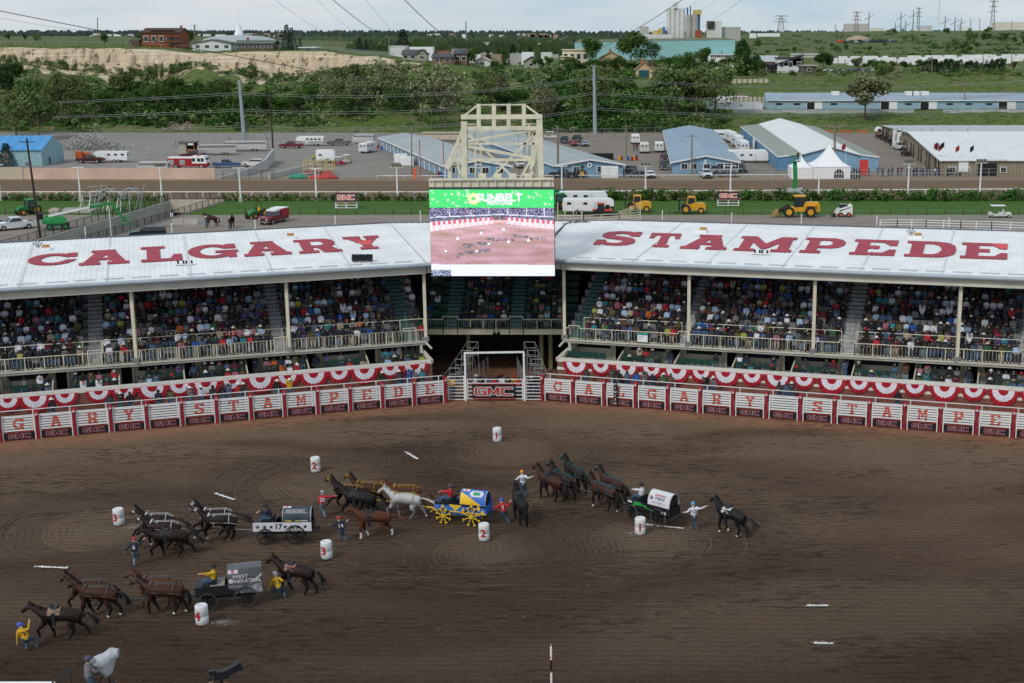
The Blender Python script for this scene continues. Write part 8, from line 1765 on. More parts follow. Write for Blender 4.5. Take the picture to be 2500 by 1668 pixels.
house('green grey house with two gables behind the crest',1008,148,50,24,hc('sage',(.30,.31,.24)),hc('slate',(.07,.075,.085)),'gable',3);house('sage dormer gable of the green grey house, front part',1030,150,26,27,hc('sage',(0,0,0)),hc('slate',(0,0,0)),'front',1,dep=4)
house('two storey brown house on the crest right of the dark conifers',1125,158,30,34,hc('brown2',(.17,.105,.075)),hc('slate',(0,0,0)),'gable',2,hk=.75);house('wide brown house wing left of the two storey part',1080,156,48,22,hc('brown2',(0,0,0)),hc('slate',(0,0,0)),'gable',2,hk=.7)
house('small white cottage with front gable on the crest',1177,162,36,20,hc('white',(0,0,0)),hc('beige_roof',(.42,.36,.28)),'front',1);house('green cottage with dark green front gable behind bushes',1297,167,34,26,hc('sage',(0,0,0)),hc('dark_green_roof',(.035,.06,.055)),'front',1)
house('cream two storey house with roof terrace on the right crest',1405,160,62,38,hc('cream',(.62,.55,.40)),hc('cream',(0,0,0)),'flat',4,hk=.9);house('cream lower block attached left of the terrace house',1383,163,28,25,hc('cream',(0,0,0)),hc('cream',(0,0,0)),'flat',1)
house('cream gabled house with tan shingle roof and red chimney',1492,158,56,30,hc('cream2',(.50,.38,.25)),hc('tan_roof',(.34,.22,.13)),'front',2,chim=-.1,hk=.5)
t=house('chalet with pale timber front gable and tall dark windows',1572,190,40,36,hc('peach',(.55,.38,.25)),hc('tan_roof',(0,0,0)),'front',0,chim=-.3,hk=.5);b=T(1572,190);ob('window_wall',MB().box(-2,-.12,.4,2,-.03,3.2),mat('teal_glass',(.02,.10,.11),.2,var=0),t);ob('deck',MB().box(-3.5,-3,-.5,3.5,-.1,.1),hc('deck_wood',(.28,.17,.11)),t)
house('tan house gable right of the chalet behind trees',1605,178,40,28,hc('tan',(.34,.25,.19)),hc('brown_roof',(0,0,0)),'gable',0,hk=.65)
t=house('modern white house with a steep single slope roof',1929,178,62,36,hc('white',(0,0,0)),hc('black_roof',(.03,.03,.035)),'flat',3,hk=.5);k=T(1929,178).y/FPX;w=31*k;m=MB();m.prism([V(-w,0,36*k*.5),V(w,0,36*k*.5),V(w,0,36*k*1.15)],V(0,9,0));ob('sloping_gable',m,hc('white',(0,0,0)),t);ob('sloping_roof',MB().prism([V(-w-4,-.4,36*k*.38),V(w+.4,-.4,36*k*1.17),V(w+.4,-.4,36*k*1.25),V(-w-4,-.4,36*k*.46)],V(0,10,0)),hc('black_roof',(0,0,0)),t)
house('dark olive house wing left of the modern white house',1885,178,34,20,hc('olive',(.09,.085,.05)),hc('black_roof',(0,0,0)),'flat',2);house('olive block right of the modern white house',1975,182,36,22,hc('olive',(0,0,0)),hc('grey',(0,0,0)),'flat',1)
house('low brick house with pale grey hip roof behind the poplar',1865,158,66,20,hc('brick_red',(.22,.10,.07)),hc('pale_roof',(.38,.41,.45)),'gable',0,hk=.35);house('flat white commercial building behind the modern house',1975,142,80,10,hc('cream3',(.5,.46,.38)),M_white,'flat',0,'building',base=Q(1975,142,820))
# teal hall
Yt=640;t=thing('teal_warehouse','huge pale teal flat walled warehouse behind the tree tops','warehouse');a,b=Q(1403,132,Yt),Q(1794,132,Yt);zt=zz(99,Yt);m=MB();m.add([(a.x,Yt,zz(146,Yt)),(b.x,Yt,zz(146,Yt)),(b.x,Yt,zt+.4),(a.x,Yt,zt-.8),(b.x,Yt+60,zt+.4),(a.x,Yt+60,zt-.8),(b.x,Yt+60,8)],[(0,1,2,3),(1,6,4,2)]);ob('wall',m,mat('teal_wall',(.26,.48,.50),.8,var=.04,scale=.02),t)
ob('roof',MB().add([(a.x,Yt-.2,zt-.75),(b.x,Yt-.2,zt+.45),(b.x,Yt+60,zt+1.2),(a.x,Yt+60,zt+.2)],[(0,1,2,3)]),mat('mossy_roof',(.12,.14,.08),.9),t);ob('lower_row',MB().box(Q(1730,138,Yt-4).x,Yt-4,10,b.x,Yt-1,zz(133,Yt-4)),M_white,t)
for i in range(12):x=Q(1735+5*i,138,Yt-4).x;ob('window',MB().box(x,Yt-4.1,zz(140,Yt),x+.7,Yt-4.02,zz(134,Yt)),M_dark,t)
# industrial plant
def silo(label,px,top,base_,wpx,Y,m,name='silo',extra=None):
 b=Q(px,base_,Y);r=wpx/2*Y/FPX;t=thing(name,label,'silo',(b.x,Y,b.z-4));h=zz(top,Y)-b.z+4
 if wpx>25:
  n=max(2,int(wpx/11));rr_=r/n
  for i in range(n):
   x=-r+rr_*(2*i+1);ob('silo_tube',MB().tube((x,0,0),(x,0,h),rr_*1.12,rr_*1.12,14),m,t)
 else:ob('silo_tube',MB().tube((0,0,0),(0,0,h),r,r,16),m,t)
 return t,h,r
Mc,Mc2=mat('silo_white',(.60,.61,.60),.8,var=.08,scale=.05),mat('silo_grey',(.38,.38,.36),.9,var=.15,scale=.08)
t,h,r=silo('tall white grain silo block, highest of the plant on the skyline',1649,21,91,44,1200,Mc);ob('top_house',MB().box(-2,-3,h,2,3,h+5),Mc,t)
t,h,r=silo('grey round silo with blue pipes and yellow cabin on top',1689,36,90,29,1200,Mc2);ob('yellow_cabin',MB().box(1,-3,h,8,3,h+4),mat('plant_yellow',(.50,.38,.12),.7),t);ob('blue_pipe',MB().tube((-4,0,h),(-4,0,h+6),.8),mat('plant_blue',(.03,.14,.30),.6),t);ob('blue_pipe',MB().tube((-1.5,0,h),(-1.5,0,h+7),.6),MATS['plant_blue'],t);ob('side_pipe',MB().tube((r+1,0,0),(r+1,0,h),.9),MATS['plant_blue'],t)
def block(label,x0_,x1_,top,base_,Y,m,name='industrial_building',cat='industrial building',d=15):a,b=Q(x0_,base_,Y),Q(x1_,base_,Y);t=thing(name,label,cat);ob('block',MB().box(a.x,Y,a.z-4,b.x,Y+d,zz(top,Y)),m,t);return t
block('concrete tower block left of the tall white silo',1562,1584,65,86,1200,Mc2);block('low pale annex below the plant towers',1555,1640,84,94,1180,Mc);block('yellow cabin left of the white silo',1594,1607,74,83,1190,MATS['plant_yellow']);block('second yellow cabin nearer the white silo',1608,1620,69,83,1190,MATS['plant_yellow']);block('blue hopper between the cabins and silo',1618,1624,66,80,1185,MATS['plant_blue'])
t=block('mill block with a dark stained corner on the skyline',1726,1762,51,90,1200,Mc);a=Q(1727,52,1199);b=Q(1744,70,1199);ob('stained_corner',MB().box(a.x,1198.5,b.z,b.x,1199.8,a.z),mat('stain',(.05,.045,.04),.9),t);block('stepped lower mill block right of the dark corner',1762,1808,66,90,1205,Mc2);block('small brick hut at the foot of the grey silo',1699,1712,74,84,1180,mat('chimney_brick',(0,0,0)))
block('grey office block with bands on the far right skyline',2064,2120,58,84,1500,mat('office_grey',(.36,.35,.33),.9));block('long cream hall right of the grey office block',2118,2157,69,84,1490,mat('hall_cream',(.48,.45,.36),.9));block('long cream warehouse at the right edge of the skyline',2430,2560,54,78,1500,MATS['hall_cream']);block('grey substation hut with green door',2247,2275,63,80,1450,Mc2);block('pale substation wall right of the shrubs',2345,2365,64,79,1450,Mc)
for i in range(8):
 o=block('white storage tank or pipe rack piece in the far substation, %s from the left' % ORD[i],2180+11*i,2186+11*i,68+R.uniform(0,6),79,1460,M_white if i % 2 else mat('rack_blue',(.10,.18,.27),.7),'substation_gear','tank',4)
block('distant beige factory left of the mast',1137,1166,115,130,950,MATS['hall_cream']);block('distant beige factory tower',1167,1195,104,130,950,mat('factory_beige',(.50,.43,.30),.9));block('distant red brick warehouse among the spruces',1210,1282,139,156,880,mat('chimney_brick',(0,0,0)));block('distant white grain bin block',1310,1325,106,120,950,Mc)
RC=random.Random(12)
for i in range(44):   # city beyond the crest
 px=RC.uniform(960,1385);Y=RC.uniform(760,1500);b=Q(px,120,Y);z0=prof(px);zg=Q(px,RC.uniform(128,152),RC.uniform(760,980));
 c=RC.choice((M_white,Mc,Mc2,hc('tan',(0,0,0)),hc('slate',(0,0,0)),hc('brick_red',(0,0,0))));w_=RC.uniform(2,7);t=ob('distant_building',MB().box(-w_,0,-12,w_,8,RC.uniform(1,4)),c,None,False,zg);tag(t,'small distant city building beyond the crest among trees','building','distant low buildings beyond the crest')
for i in range(60):   # houses along the horizon ridge
 px=RC.choice((RC.uniform(560,700),RC.uniform(1000,1360),RC.uniform(200,560)));b=Q(px,91.5,2900);w_=RC.uniform(4,10);t=ob('distant_house',MB().box(-w_,0,-6,w_,10,RC.uniform(3,8)),RC.choice((M_white,Mc,hc('tan',(0,0,0)))),None,False,(b.x,2900,b.z));tag(t,'tiny house on the wooded ridge along the horizon','house','houses along the horizon ridge')
# stored white trailers below the right hill
for i in range(90):
 px=2035+i*5.2;row=RC.choice((0,1,2));b=T(px,150+row*5-.012*(px-2035))if px<2500 else T(2499,150)
 t=ob('stored_trailer',MB().box(-1.3,-3,0,1.3,3,2.6),M_white,None,False,b,RC.uniform(-.2,.2));tag(t,'white caravan stored in rows under the right hill, %s from the left' % ORD[i],'caravan','white caravans stored under the right hill')
for i in range(14):
 px=2020+i*8.5+RC.random()*4;b=T(px,174+RC.random()*4);car('parked car in the distant lot below the caravans, %s from the left' % ORD[i],px,0,RC.choice((0,90,180)),RC.choice(((.5,.5,.52),(.05,.06,.08),(.2,.22,.25),(.03,.05,.12))),'car','cars in the distant lot below the caravans',base=b)
for i in range(34):
 px=2048+4.2*i*1.0;b=T(px,103+RC.uniform(-2,2)-.01*i);t=ob('stored_car',MB().box(-2.2,-.9,.3,2.2,.9,1.0).box(-1.2,-.8,1.0,1.0,.8,1.5),paint(RC.choice(((.02,.025,.05),(.05,.06,.1),(.35,.36,.4),(.02,.02,.03))))if i>2 else M_orl,None,False,b,RC.uniform(0,3));tag(t,'red car at the left end of the hillside car row, %s of the reds' % ORD[i]if i <= 2 else 'dark car parked in a row on the green right hillside, %s from the left' % ORD[i-3],'car','cars parked on the right hillside')
m=MB();m.lathe([(12,0),(8,2.5),(3,4),(.2,4.3)],16);tag(ob('gravel_pile',m,mat('gravel_heap',(.33,.27,.21),.95,var=.2),None,True,T(2095,100)),'brown gravel pile on the right hillside','gravel pile')
t=thing('site_trailer','white site trailer on the right hilltop','trailer',T(1867,95));ob('body',MB().box(-14,0,.5,-8,3,5),M_white,t);ob('body',MB().box(-7,0,2,14,3,5),M_white,t)
# ---------------------------------------------------------------- poles, pylons, wires
def pole(label,px,py,top,m=M_wood,r0=.16,r1=.11,arm=True,base=None,name='utility_pole',cat='utility pole',dx=0,arms=(0,)):
 b=base or (G(px,py)if py>325 else T(px,py));q=Q(px+dx,top,b.y);h=q.z-b.z;t=thing(name,label,cat,b);ob('pole',MB().tube((0,0,-.5),(q.x-b.x,0,h),r0,r1,8),m,t)
 if arm:
  for a in arms:ob('crossarm',MB().beam((q.x-b.x-1.1,0,h-.5-a),(q.x-b.x+1.1,0,h-.5-a),.12),m,t)
 return t,b+V(q.x-b.x,0,h)
M_galv=mat('galvanised_pole',(.30,.35,.38),.5,.2,.05)
_,g1=pole('tall tapering galvanised steel pole at the foot of the left slope',597,347,196,M_galv,.62,.34,False,name='steel_pole',dx=-13);_,g2=pole('tall tapering galvanised steel pole before the dark shrubs on the right',1453,328,160,M_galv,.62,.34,False,name='steel_pole',dx=-3)
_,d1=pole('dark lamp pole standing in the left yard in front of the track',99,583,338,mat('dark_pole_wood',(.045,.035,.03),.9),.2,.13,True,dx=-34);_,d2=pole('dark lamp pole at the top of the ramp wall',668,384,224,MATS['dark_pole_wood'],.22,.15,True,dx=-10)
pole('wooden utility pole in front of the first blue barn',1005,429,312,dx=0);pole('thick wooden utility pole by the tower with a transformer',1362,432,308,r0=.25,r1=.2);pole('thin utility pole beside the red kiosk in the right lot',1529,382,304);pole('wooden pole before the barn E gable',1689,426,327,r0=.22);pole('tall wooden pole before the big tent',2038,430,305,r0=.25,r1=.2)
tag(ob('marker_pole',MB().tube((0,0,0),(0,0,7.5),.09),paint((.35,.04,.04)),None,False,G(1027,431)),'thin red pole beside the first barn, left one','pole');tag(ob('marker_pole',MB().tube((0,0,0),(0,0,7.5),.09),paint((.35,.04,.04)),None,False,G(1084,431)),'thin red pole beside the first barn, right one','pole');tag(ob('marker_board',MB().box(-.3,0,0,.3,.1,2.1),mat('bright_orange_board',(.65,.12,.06),.6),None,False,G(1013,437)),'bright orange upright marker at the far edge of the track','marker')
for i,(px,py,top)in enumerate(((238,108,43),(475,120,60),(680,120,73),(950,133,91),(830,120,74),(1180,160,126),(1593,170,128),(1706,160,133),(1762,160,124),(1958,190,125),(2046,185,122),(2190,180,128),(2275,180,125),(2400,170,120),(2355,268,202),(2105,180,150),(2470,175,110),(1651,95,72),(2040,95,60),(1440,100,72),(1485,100,76),(1515,99,72),(1542,98,70),(2392,85,46),(2470,80,50),(2370,85,46))):pole('wooden utility pole on the skyline or hill, %s in the row of far poles' % ORD[i],px,py,top,r0=.2 if top>100 else .3,r1=.15 if top>100 else .25)
def pylon(label,px,base_,top,Y,wpx,m=M_steel,arms=3):
 b=Q(px,base_,Y);h=zz(top,Y)-b.z;w=wpx/2*Y/FPX;t=thing('pylon',label,'pylon',b);th_=.004*Y/10;mb=MB();n=7
 for s in (-1,1):mb.beam((s*w*.5,0,0),(s*w*.12,0,h),th_)
 for i in range(n):f0,f1=i/n,(i+1)/n;a0,a1=w*(.5-.38*f0),w*(.5-.38*f1);mb.beam((-a0,0,h*f0),(a1,0,h*f1),th_*.6);mb.beam((a0,0,h*f0),(-a1,0,h*f1),th_*.6)
 ob('lattice',mb,m,t)
 for i in range(arms):z=h*(.62+.17*i);ww_=w*(1-.25*(i % 2));mb=MB();mb.beam((-ww_,0,z),(ww_,0,z),th_*.8);mb.beam((-ww_,0,z),(0,0,z+h*.06),th_*.5);mb.beam((ww_,0,z),(0,0,z+h*.06),th_*.5);ob('crossarm',mb,m,t)
M_pyl=mat('pylon_steel',(.20,.22,.23),.7)
pylon('lattice power pylon on the skyline, left of four',1906,80,38,1500,36,M_pyl);pylon('rusty topped power pylon before the grey office block',2090,82,29,1500,24,mat('rusty_pylon',(.28,.17,.14),.8));pylon('power pylon right of the slim steel masts',2241,76,19,1600,16,M_pyl);pylon('tallest power pylon at the far right of the skyline',2422,76,1,1400,24,M_pyl)
pylon('pale radio mast rising out of the picture top',2291,66,-40,1500,10,Mc,0);pylon('thin lattice mast with antennas behind the factory',1139,122,52,1000,7,M_pyl,1)
for i,(px,top)in enumerate(((1198,30),(2198,30),(2228,24),(2120,30),(1268,80),(1376,80),(1350,84),(2306,40),(2330,42),(2345,45),(2185,55),(2210,50))):
 if i == 0:continue
 b=Q(px,84,1450);tag(ob('steel_mast',MB().tube((0,0,0),(0,0,zz(top,1450)-b.z),.8,.5,6).beam((-5,0,zz(top,1450)-b.z-8),(5,0,zz(top,1450)-b.z-3),.6),M_pyl,None,False,b),'thin steel mast on the skyline, %s of the slim masts' % ORD[i-1],'mast','slim masts on the skyline')
def wire(label,pts,r,m=M_blackm,grp=None):mb=MB();mb.path(pts,r,3);return tag(ob('power_cable',mb,m),label,'cable',grp)
M_wire=mat('grey_cable',(.25,.26,.26),.6)
def catw(a,b,sag,n=14):return [a.lerp(b,i/n)-V(0,0,4*sag*(i/n)*(1-i/n))for i in range(n+1)]
for j,(off,l)in enumerate(((0,'upper'),(-12,'middle'),(-24,'lower'))):
 for k in range(2):
  zo=V(0,0,off*.0+-4.4*j-.55*k-3.2);A_=g1+zo;B_=g2+zo;lbl=l+(' front' if k else ' back')
  wire('%s grey cable across the hillside from the left edge to the left steel pole' % lbl,catw(Q(-350,255+31*j+2*k,430),A_,1.),.055,M_wire);wire('%s grey cable sagging between the two tall steel poles' % lbl,catw(A_,B_,2.6),.055,M_wire);wire('%s grey cable from the right steel pole to the right edge' % lbl,catw(B_,Q(2900,150+28*j+2*k,470),5.5),.055,M_wire)
for i,(a,b,r)in enumerate((((-60,15),(1200,245),.10),((0,44),(340,85),.035),((668,-3),(820,92),.04),((806,-6),(960,103),.09),((890,-5),(990,105),.035),((980,-8),(1140,130),.10),((770,-3),(900,100),.03),((1672,-4),(1440,130),.10),((1820,-6),(1600,130),.045),((1715,-4),(1500,110),.03),((1760,-6),(1560,110),.03))):
 wire('overhead cable crossing the sky, %s in order from the left edge' % ORD[i],catw(Q(*a,300),Q(*b,480),.8,8),r*1.0 if i in (0,5,7,3)else r,M_blackm if r>.05 else M_wire,'overhead cables across the sky')
# ================================================================ vegetation
def leafmat(n,c,v=.35):
 t=NT('leaves_'+n,.9);oi=t.n.new('ShaderNodeObjectInfo');g=t.n.new('ShaderNodeNewGeometry')
 k=t.M('ADD',t.M('MULTIPLY',g.outputs['Random Per Island'],v*1.6),1-v*.8);k=t.M('MULTIPLY',k,t.M('ADD',t.M('MULTIPLY',oi.outputs['Random'],.4),.8));k=t.M('MULTIPLY',k,t.ramp(t.noise(.35,2),.3,.7,.75,1.25))
 hs=t.n.new('ShaderNodeHueSaturation');hs.inputs['Color'].default_value=(*c,1);t.l.new(k,hs.inputs['Value']);t.l.new(t.M('ADD',t.M('MULTIPLY',oi.outputs['Random'],.03),.485),hs.inputs['Hue'])
 t.l.new(hs.outputs[0],t.b.inputs['Base Color']);return t.m
LM={'olive':leafmat('olive',(.105,.14,.048)),'silver':leafmat('silver',(.19,.215,.115)),'green':leafmat('green',(.055,.12,.024)),'dark':leafmat('dark',(.032,.08,.018)),'spruce':leafmat('spruce',(.016,.032,.020),.3),'blue':leafmat('blue',(.035,.06,.05),.3),'lime':leafmat('lime',(.07,.13,.02))}
M_bark=mat('bark',(.13,.105,.08),.9,var=.25)
def leafq(mb,c,s,r,flat=0.):
 a=V(r.gauss(0,1),r.gauss(0,1),r.gauss(0,1)).normalized();b=a.cross(V(r.gauss(0,1),r.gauss(0,1),r.gauss(0,1))).normalized();s1,s2=s*r.uniform(.6,1.2),s*r.uniform(.4,.8)
 mb.add([c-a*s1,c+b*s2,c+a*s1,c-b*s2],[(0,1,2,3)])
def crown(kind,seed,n,leaf):
 r=random.Random(seed);mb=MB()     # unit height 1, width about .8
 if kind == 'broad':
  lobes=[(V(r.uniform(-.26,.26),r.uniform(-.26,.26),r.uniform(.42,.84)),r.uniform(.13,.22))for _ in range(9)]
  for _ in range(n):c,q=r.choice(lobes);d=V(r.gauss(0,1),r.gauss(0,1),r.gauss(0,1)).normalized()*q*(r.random()**.4);leafq(mb,c+d,leaf,r)
 elif kind == 'airy':
  lobes=[(V(r.uniform(-.28,.28),r.uniform(-.28,.28),r.uniform(.30,.92)),r.uniform(.07,.14))for _ in range(20)]
  for _ in range(n):c,q=r.choice(lobes);d=V(r.gauss(0,1),r.gauss(0,1),r.gauss(0,1))*q*.62;leafq(mb,c+d,leaf,r)
 elif kind == 'cone':
  for _ in range(n):z=r.random()**1.25;w=.27*(1-z)*(.75+.35*((z*13)% 1));a=r.uniform(0,2*pi);q=w*(r.random()**.35);c=V(q*cos(a),q*sin(a),.06+z*.93);mb.add([c,c+V(cos(a+.4)*leaf,sin(a+.4)*leaf,-leaf*.5),c+V(cos(a)*leaf*1.7,sin(a)*leaf*1.7,-leaf*.4),c+V(cos(a-.4)*leaf,sin(a-.4)*leaf,-leaf*.5)],[(0,1,2,3)])
 elif kind == 'column':
  for _ in range(n):z=r.random();w=.17*sin(pi*min(1,z*.92+.08))**.6;a=r.uniform(0,2*pi);q=w*(r.random()**.4);leafq(mb,V(q*cos(a),q*sin(a),.05+z*.93),leaf,r)
 else:
  lobes=[(V(r.uniform(-.42,.42),r.uniform(-.4,.4),r.uniform(.15,.6)),r.uniform(.22,.36))for _ in range(7)]
  for _ in range(n):c,q=r.choice(lobes);d=V(r.gauss(0,1),r.gauss(0,1),r.gauss(0,1)).normalized()*q*(r.random()**.4);p=c+d;p.z=max(p.z,0);leafq(mb,p,leaf,r)
 return mb
CRM={k:[crown(kd,s,n,lf)for s in sd_]for k,kd,sd_,n,lf in (('broad','broad',(1,2,3),2700,.031),('airy','airy',(4,5,6),2100,.027),('cone','cone',(7,8),900,.045),('column','column',(9,),1600,.028),('bush','bush',(10,11,12),170,.085))}
CME={}
def tree(label,kind,lm,base,h,cat='tree',name='tree',wd=1.,group=None,ti=None):
 i=R.randrange(len(CRM[kind]));k=(kind,i,lm)
 if k not in CME:CME[k]=CRM[kind][i].mesh('crown',[LM[lm]])
 t=thing(name,label,cat,base,R.uniform(0,6),group);c=link('crown',CME[k],t);c.scale=(h*wd,h*wd,h)
 tk=(kind,'t')
 if tk not in CME:
  m=MB();r=random.Random(3);m.tube((0,0,-.05),(.01,0,.55 if kind in ('broad','airy')else .8),.022 if kind != 'cone' else .014,.009,7)
  if kind in ('broad','airy'):
   for j in range(9):z=.25+.05*j;a=j*2.4;e=V(.26*cos(a),.26*sin(a),z+.3);m.tube((0,0,z),e*.6+V(0,0,z*.4),.011,.006,5);m.tube(e*.6+V(0,0,z*.4),e,.006,.002,4)
  CME[tk]=m.mesh('trunk',[M_bark])
 u=link('trunk',CME[tk],t);u.scale=(h,h,h);return t
DESC={'broad':'round leafy tree','airy':'thin leaved cottonwood','cone':'dark spruce','column':'tall narrow poplar','bush':'bush'}
def tr(px,py,top,kind,lm,where,wd=1.):b=T(px,py)if py<325 else G(px,py);b=b.copy();h=(py-top)*b.y/FPX*1.02;return tree(where,kind,lm,b-V(0,0,.4),h+.4,'spruce' if kind == 'cone' else 'tree',{'cone':'spruce_tree','column':'poplar_tree'}.get(kind,'leafy_tree'),wd)
# slope cottonwoods, from the left
for a in ((95,340,215,'broad','olive','big olive cottonwood at the lower left slope above the blue shed',1.3),(165,300,185,'airy','olive','cottonwood above the blue shed, right of the biggest one',1.2),(40,330,230,'airy','olive','cottonwood at the left picture edge',1.2),(20,250,150,'broad','dark','dark green tree mass high on the left slope'),
 (814,268,190,'airy','silver','silvery cottonwood with bare lower trunk, left of three on the slope',1.2),(855,250,160,'broad','olive','bushy olive cottonwood in the middle of the slope'),(872,270,188,'airy','silver','slender cottonwood with pale trunk, middle of the slope'),(955,272,152,'airy','silver','tall pale trunked cottonwood standing alone on the slope',1.15),
 (1087,315,168,'airy','silver','large pale cottonwood behind the first barn roof, left of the tower',1.15),(1225,270,185,'column','silver','narrow pale tree on the slope above the tower',1.5),(1330,300,215,'airy','silver','silvery tree on the slope right of the tower top'),
 (1452,300,165,'broad','olive','tall olive cottonwood right behind the right steel pole',.9),(1395,185,150,'broad','green','green shrub tree by the terrace house'),
 (1628,290,150,'broad','olive','large cottonwood mass left of the terrace, left crown',1.1),(1700,290,165,'broad','olive','large cottonwood mass left of the terrace, middle crown',1.1),(1745,285,155,'airy','olive','large cottonwood mass left of the terrace, right crown',1.2),(1668,200,130,'broad','green','green round tree behind the cottonwood mass'),
 (1445,160,94,'broad','green','tall green tree right of the cream terrace house'),(1540,168,82,'broad','green','biggest green tree rising before the teal warehouse',1.1),(1592,158,104,'airy','dark','dark open pine before the teal warehouse'),(1713,170,117,'broad','green','green tree in front of the teal warehouse right part'),
 (1812,185,100,'column','dark','tall dark poplar at the edge of the teal warehouse',1.5),(1836,185,135,'broad','dark','dark tree right of the tall poplar'),(1855,185,145,'broad','green','reddish green tree left of the modern house'),(2010,175,125,'broad','dark','dark leafy tree right of the modern house',1.3),
 (2112,290,172,'broad','silver','large silvery tree in front of the long terrace barn',1.35),(2160,195,150,'broad','olive','olive tree behind the long barn'),(2145,185,150,'broad','green','green tree right of the distant parked cars'),
 (18,405,350,'cone','blue','blue spruce in front of the blue shed at far left',1.6),(702,122,63,'cone','blue','tall blue spruce on the cliff top, left of a pair',1.0),(714,122,70,'cone','blue','blue spruce of the pair, slightly lower'),(733,118,94,'cone','spruce','small spruce right of the pair'),(355,112,84,'cone','blue','broad blue spruce before the red brown house',2.0),
 (985,135,74,'cone','spruce','tallest dark spruce on the crest',1.5),(878,125,93,'cone','spruce','spruce among shrubs on the plateau'),(895,125,98,'cone','spruce','second spruce among shrubs on the plateau'),(1253,158,110,'cone','spruce','brownish spruce by the red warehouse',1.3),(1295,152,116,'cone','spruce','spruce between the red warehouse and the cream house',1.3),(1231,160,120,'column','green','narrow poplar left of the red warehouse'),(1192,158,125,'cone','spruce','dark conifer behind the white cottage',1.2),
 (255,110,83,'broad','green','round green tree on the cliff top left of the house'),(462,112,78,'broad','green','dark green tree right of the red brown house'),(345,105,78,'broad','green','green tree behind the blue spruce'),(20,100,82,'broad','green','green tree at the far left plateau edge'),(60,100,84,'broad','green','second green tree at the far left plateau'),(92,106,82,'airy','olive','thin tree behind the plateau fence'),
 (1030,142,106,'broad','green','green tree behind the sage house'),(1055,148,110,'broad','olive','olive tree between the brown houses'),(1152,160,118,'broad','green','round green tree right of the brown house'),(1205,163,138,'bush','green','bright bush beside the white cottage'),(1340,166,138,'broad','green','small green tree left of the cream terrace house'),(1315,170,140,'broad','dark','dark shrub tree beside the green cottage'),
 (1490,185,140,'broad','dark','dark tree in front of the tan shingle house'),(1515,178,138,'broad','green','green tree below the tan shingle house'),(930,128,104,'broad','olive','low olive tree on the plateau'),(1620,185,135,'broad','green','green tree behind the chalet neighbour')):tr(*a[:6],*(a[6:]or ()))
for i,px in enumerate([q for q in range(1388,1780,17)if not (1462<q<1530 or 1550<q<1622)]):tr(px,172,172-R.uniform(16,36),'broad',R.choice(('green','dark','olive')),'garden tree between the houses and the teal warehouse, %s from the left' % ORD[i],1.3)['group']='garden trees below the teal warehouse'
for i,(px,py,hh2,k,l)in enumerate([(x+R.uniform(-9,9),R.uniform(232,290),R.uniform(42,66),R.choice(('broad','airy','broad')),R.choice(('green','olive','green','dark')))for x in range(215,1350,42)]):
 if not 1120<px<1180:tr(px,py,py-hh2,k,l,'leafy tree in the scrub on the long slope, %s from the left' % ORD[i],1.25)['group']='trees in the scrub of the long slope'
for i in range(16):px=2280-22+i*12.5;tr(px,176-.02*(px-2258),150+R.uniform(-6,4),'cone','spruce','young spruce in the hedge row right of the distant lot, %s from the left' % ORD[i],1.4)
for i,px in enumerate(sorted([R.choice((R.uniform(1780,2500),R.uniform(2300,2500)))for _ in range(34)])):py=R.uniform(80,140);tr(px,py,py-R.uniform(10,22),R.choice(('broad','airy')),R.choice(('olive','green','dark')),'scattered leafy tree on the green right hillside, %s from the left' % ORD[i],1.2)['group']='trees on the right hillside'
for i in range(18):px=2080+23*i+R.random()*12;tr(px,170,170-R.uniform(15,30),'broad',R.choice(('green','dark','olive')),'leafy tree among the stored caravans at right, %s from the left' % ORD[i],1.3)['group']='trees among the stored caravans'
# shrubs: one mass
sh={k:MB()for k in ('olive','green','dark','silver','lime')};BM=[crown('bush',s,70,.11)for s in (21,22,23,24)]
def bush(px,py,w,k,zs=.8,base=None):
 b=base or T(px,py);s=w;sh[k].join(R.choice(BM),Matrix.Translation(b-V(0,0,.25*s))@ Matrix.Rotation(R.uniform(0,6),4,'Z')@ Matrix.Diagonal((s,s,s*zs,1)))
# hill profile density
for i in range(4200):
 px=R.uniform(-40,1780);
 top=172 if px<300 else 165 if px<640 else 190 if px<760 else 165 if px<1050 else 178;top += 10*noise.noise(V(px*.01,0,0))
 py=R.uniform(top,322);n=noise.noise(V(px*.009,py*.02,7));dens=.58+n*1.25
 if 500<px<600 and 150<py<230:dens -= .4
 if 830<px<1260 and py>285:dens -= .5
 if 395<px<480 and 270<py<320:dens=-1
 if 1240<px<1320:dens -= .2
 if 1330<px<1750 and py>195:dens=.95
 if 250<px<600 and 215<py<300:dens=max(dens,.75)
 if py>308 and px<1300:dens -= .45
 if R.random()>dens or (1540<px<1625 and py<225):continue
 darkz=(1330<px<1620)or (250<px<560 and py>215);k=R.choices(('dark','green','olive','silver'),(6,3,1,.4)if darkz else (1.5,3,4,1.6))[0]
 bush(px,py,R.uniform(2.2,5.2)if not darkz else R.uniform(4,7.5),k)
for i in range(520):     # grey brush edge near the cliff foot and gullies
 px=R.uniform(0,1040);P_y={0:140,300:170,500:156,640:186,760:180,900:160,1040:165};ks=sorted(P_y);j=max(q for q in range(len(ks))if ks[q]<= px);j=min(j,len(ks)-2);f=(px-ks[j])/(ks[j+1]-ks[j]);y0=P_y[ks[j]]*(1-f)+P_y[ks[j+1]]*f
 bush(px,y0+R.uniform(-4,16),R.uniform(1.5,3.6),R.choice(('olive','silver','green')),.7)
for i in range(260):px=R.uniform(1780,2560);bush(px,R.choice((R.uniform(281,300),R.uniform(180,214))),R.uniform(.9,2.4),R.choices(('lime','green','olive'),(3,2,1))[0],.5)
for i in range(220):px=R.uniform(1780,2560);bush(px,R.uniform(172,186),R.uniform(2,4),R.choice(('green','olive','dark','silver')),.8)
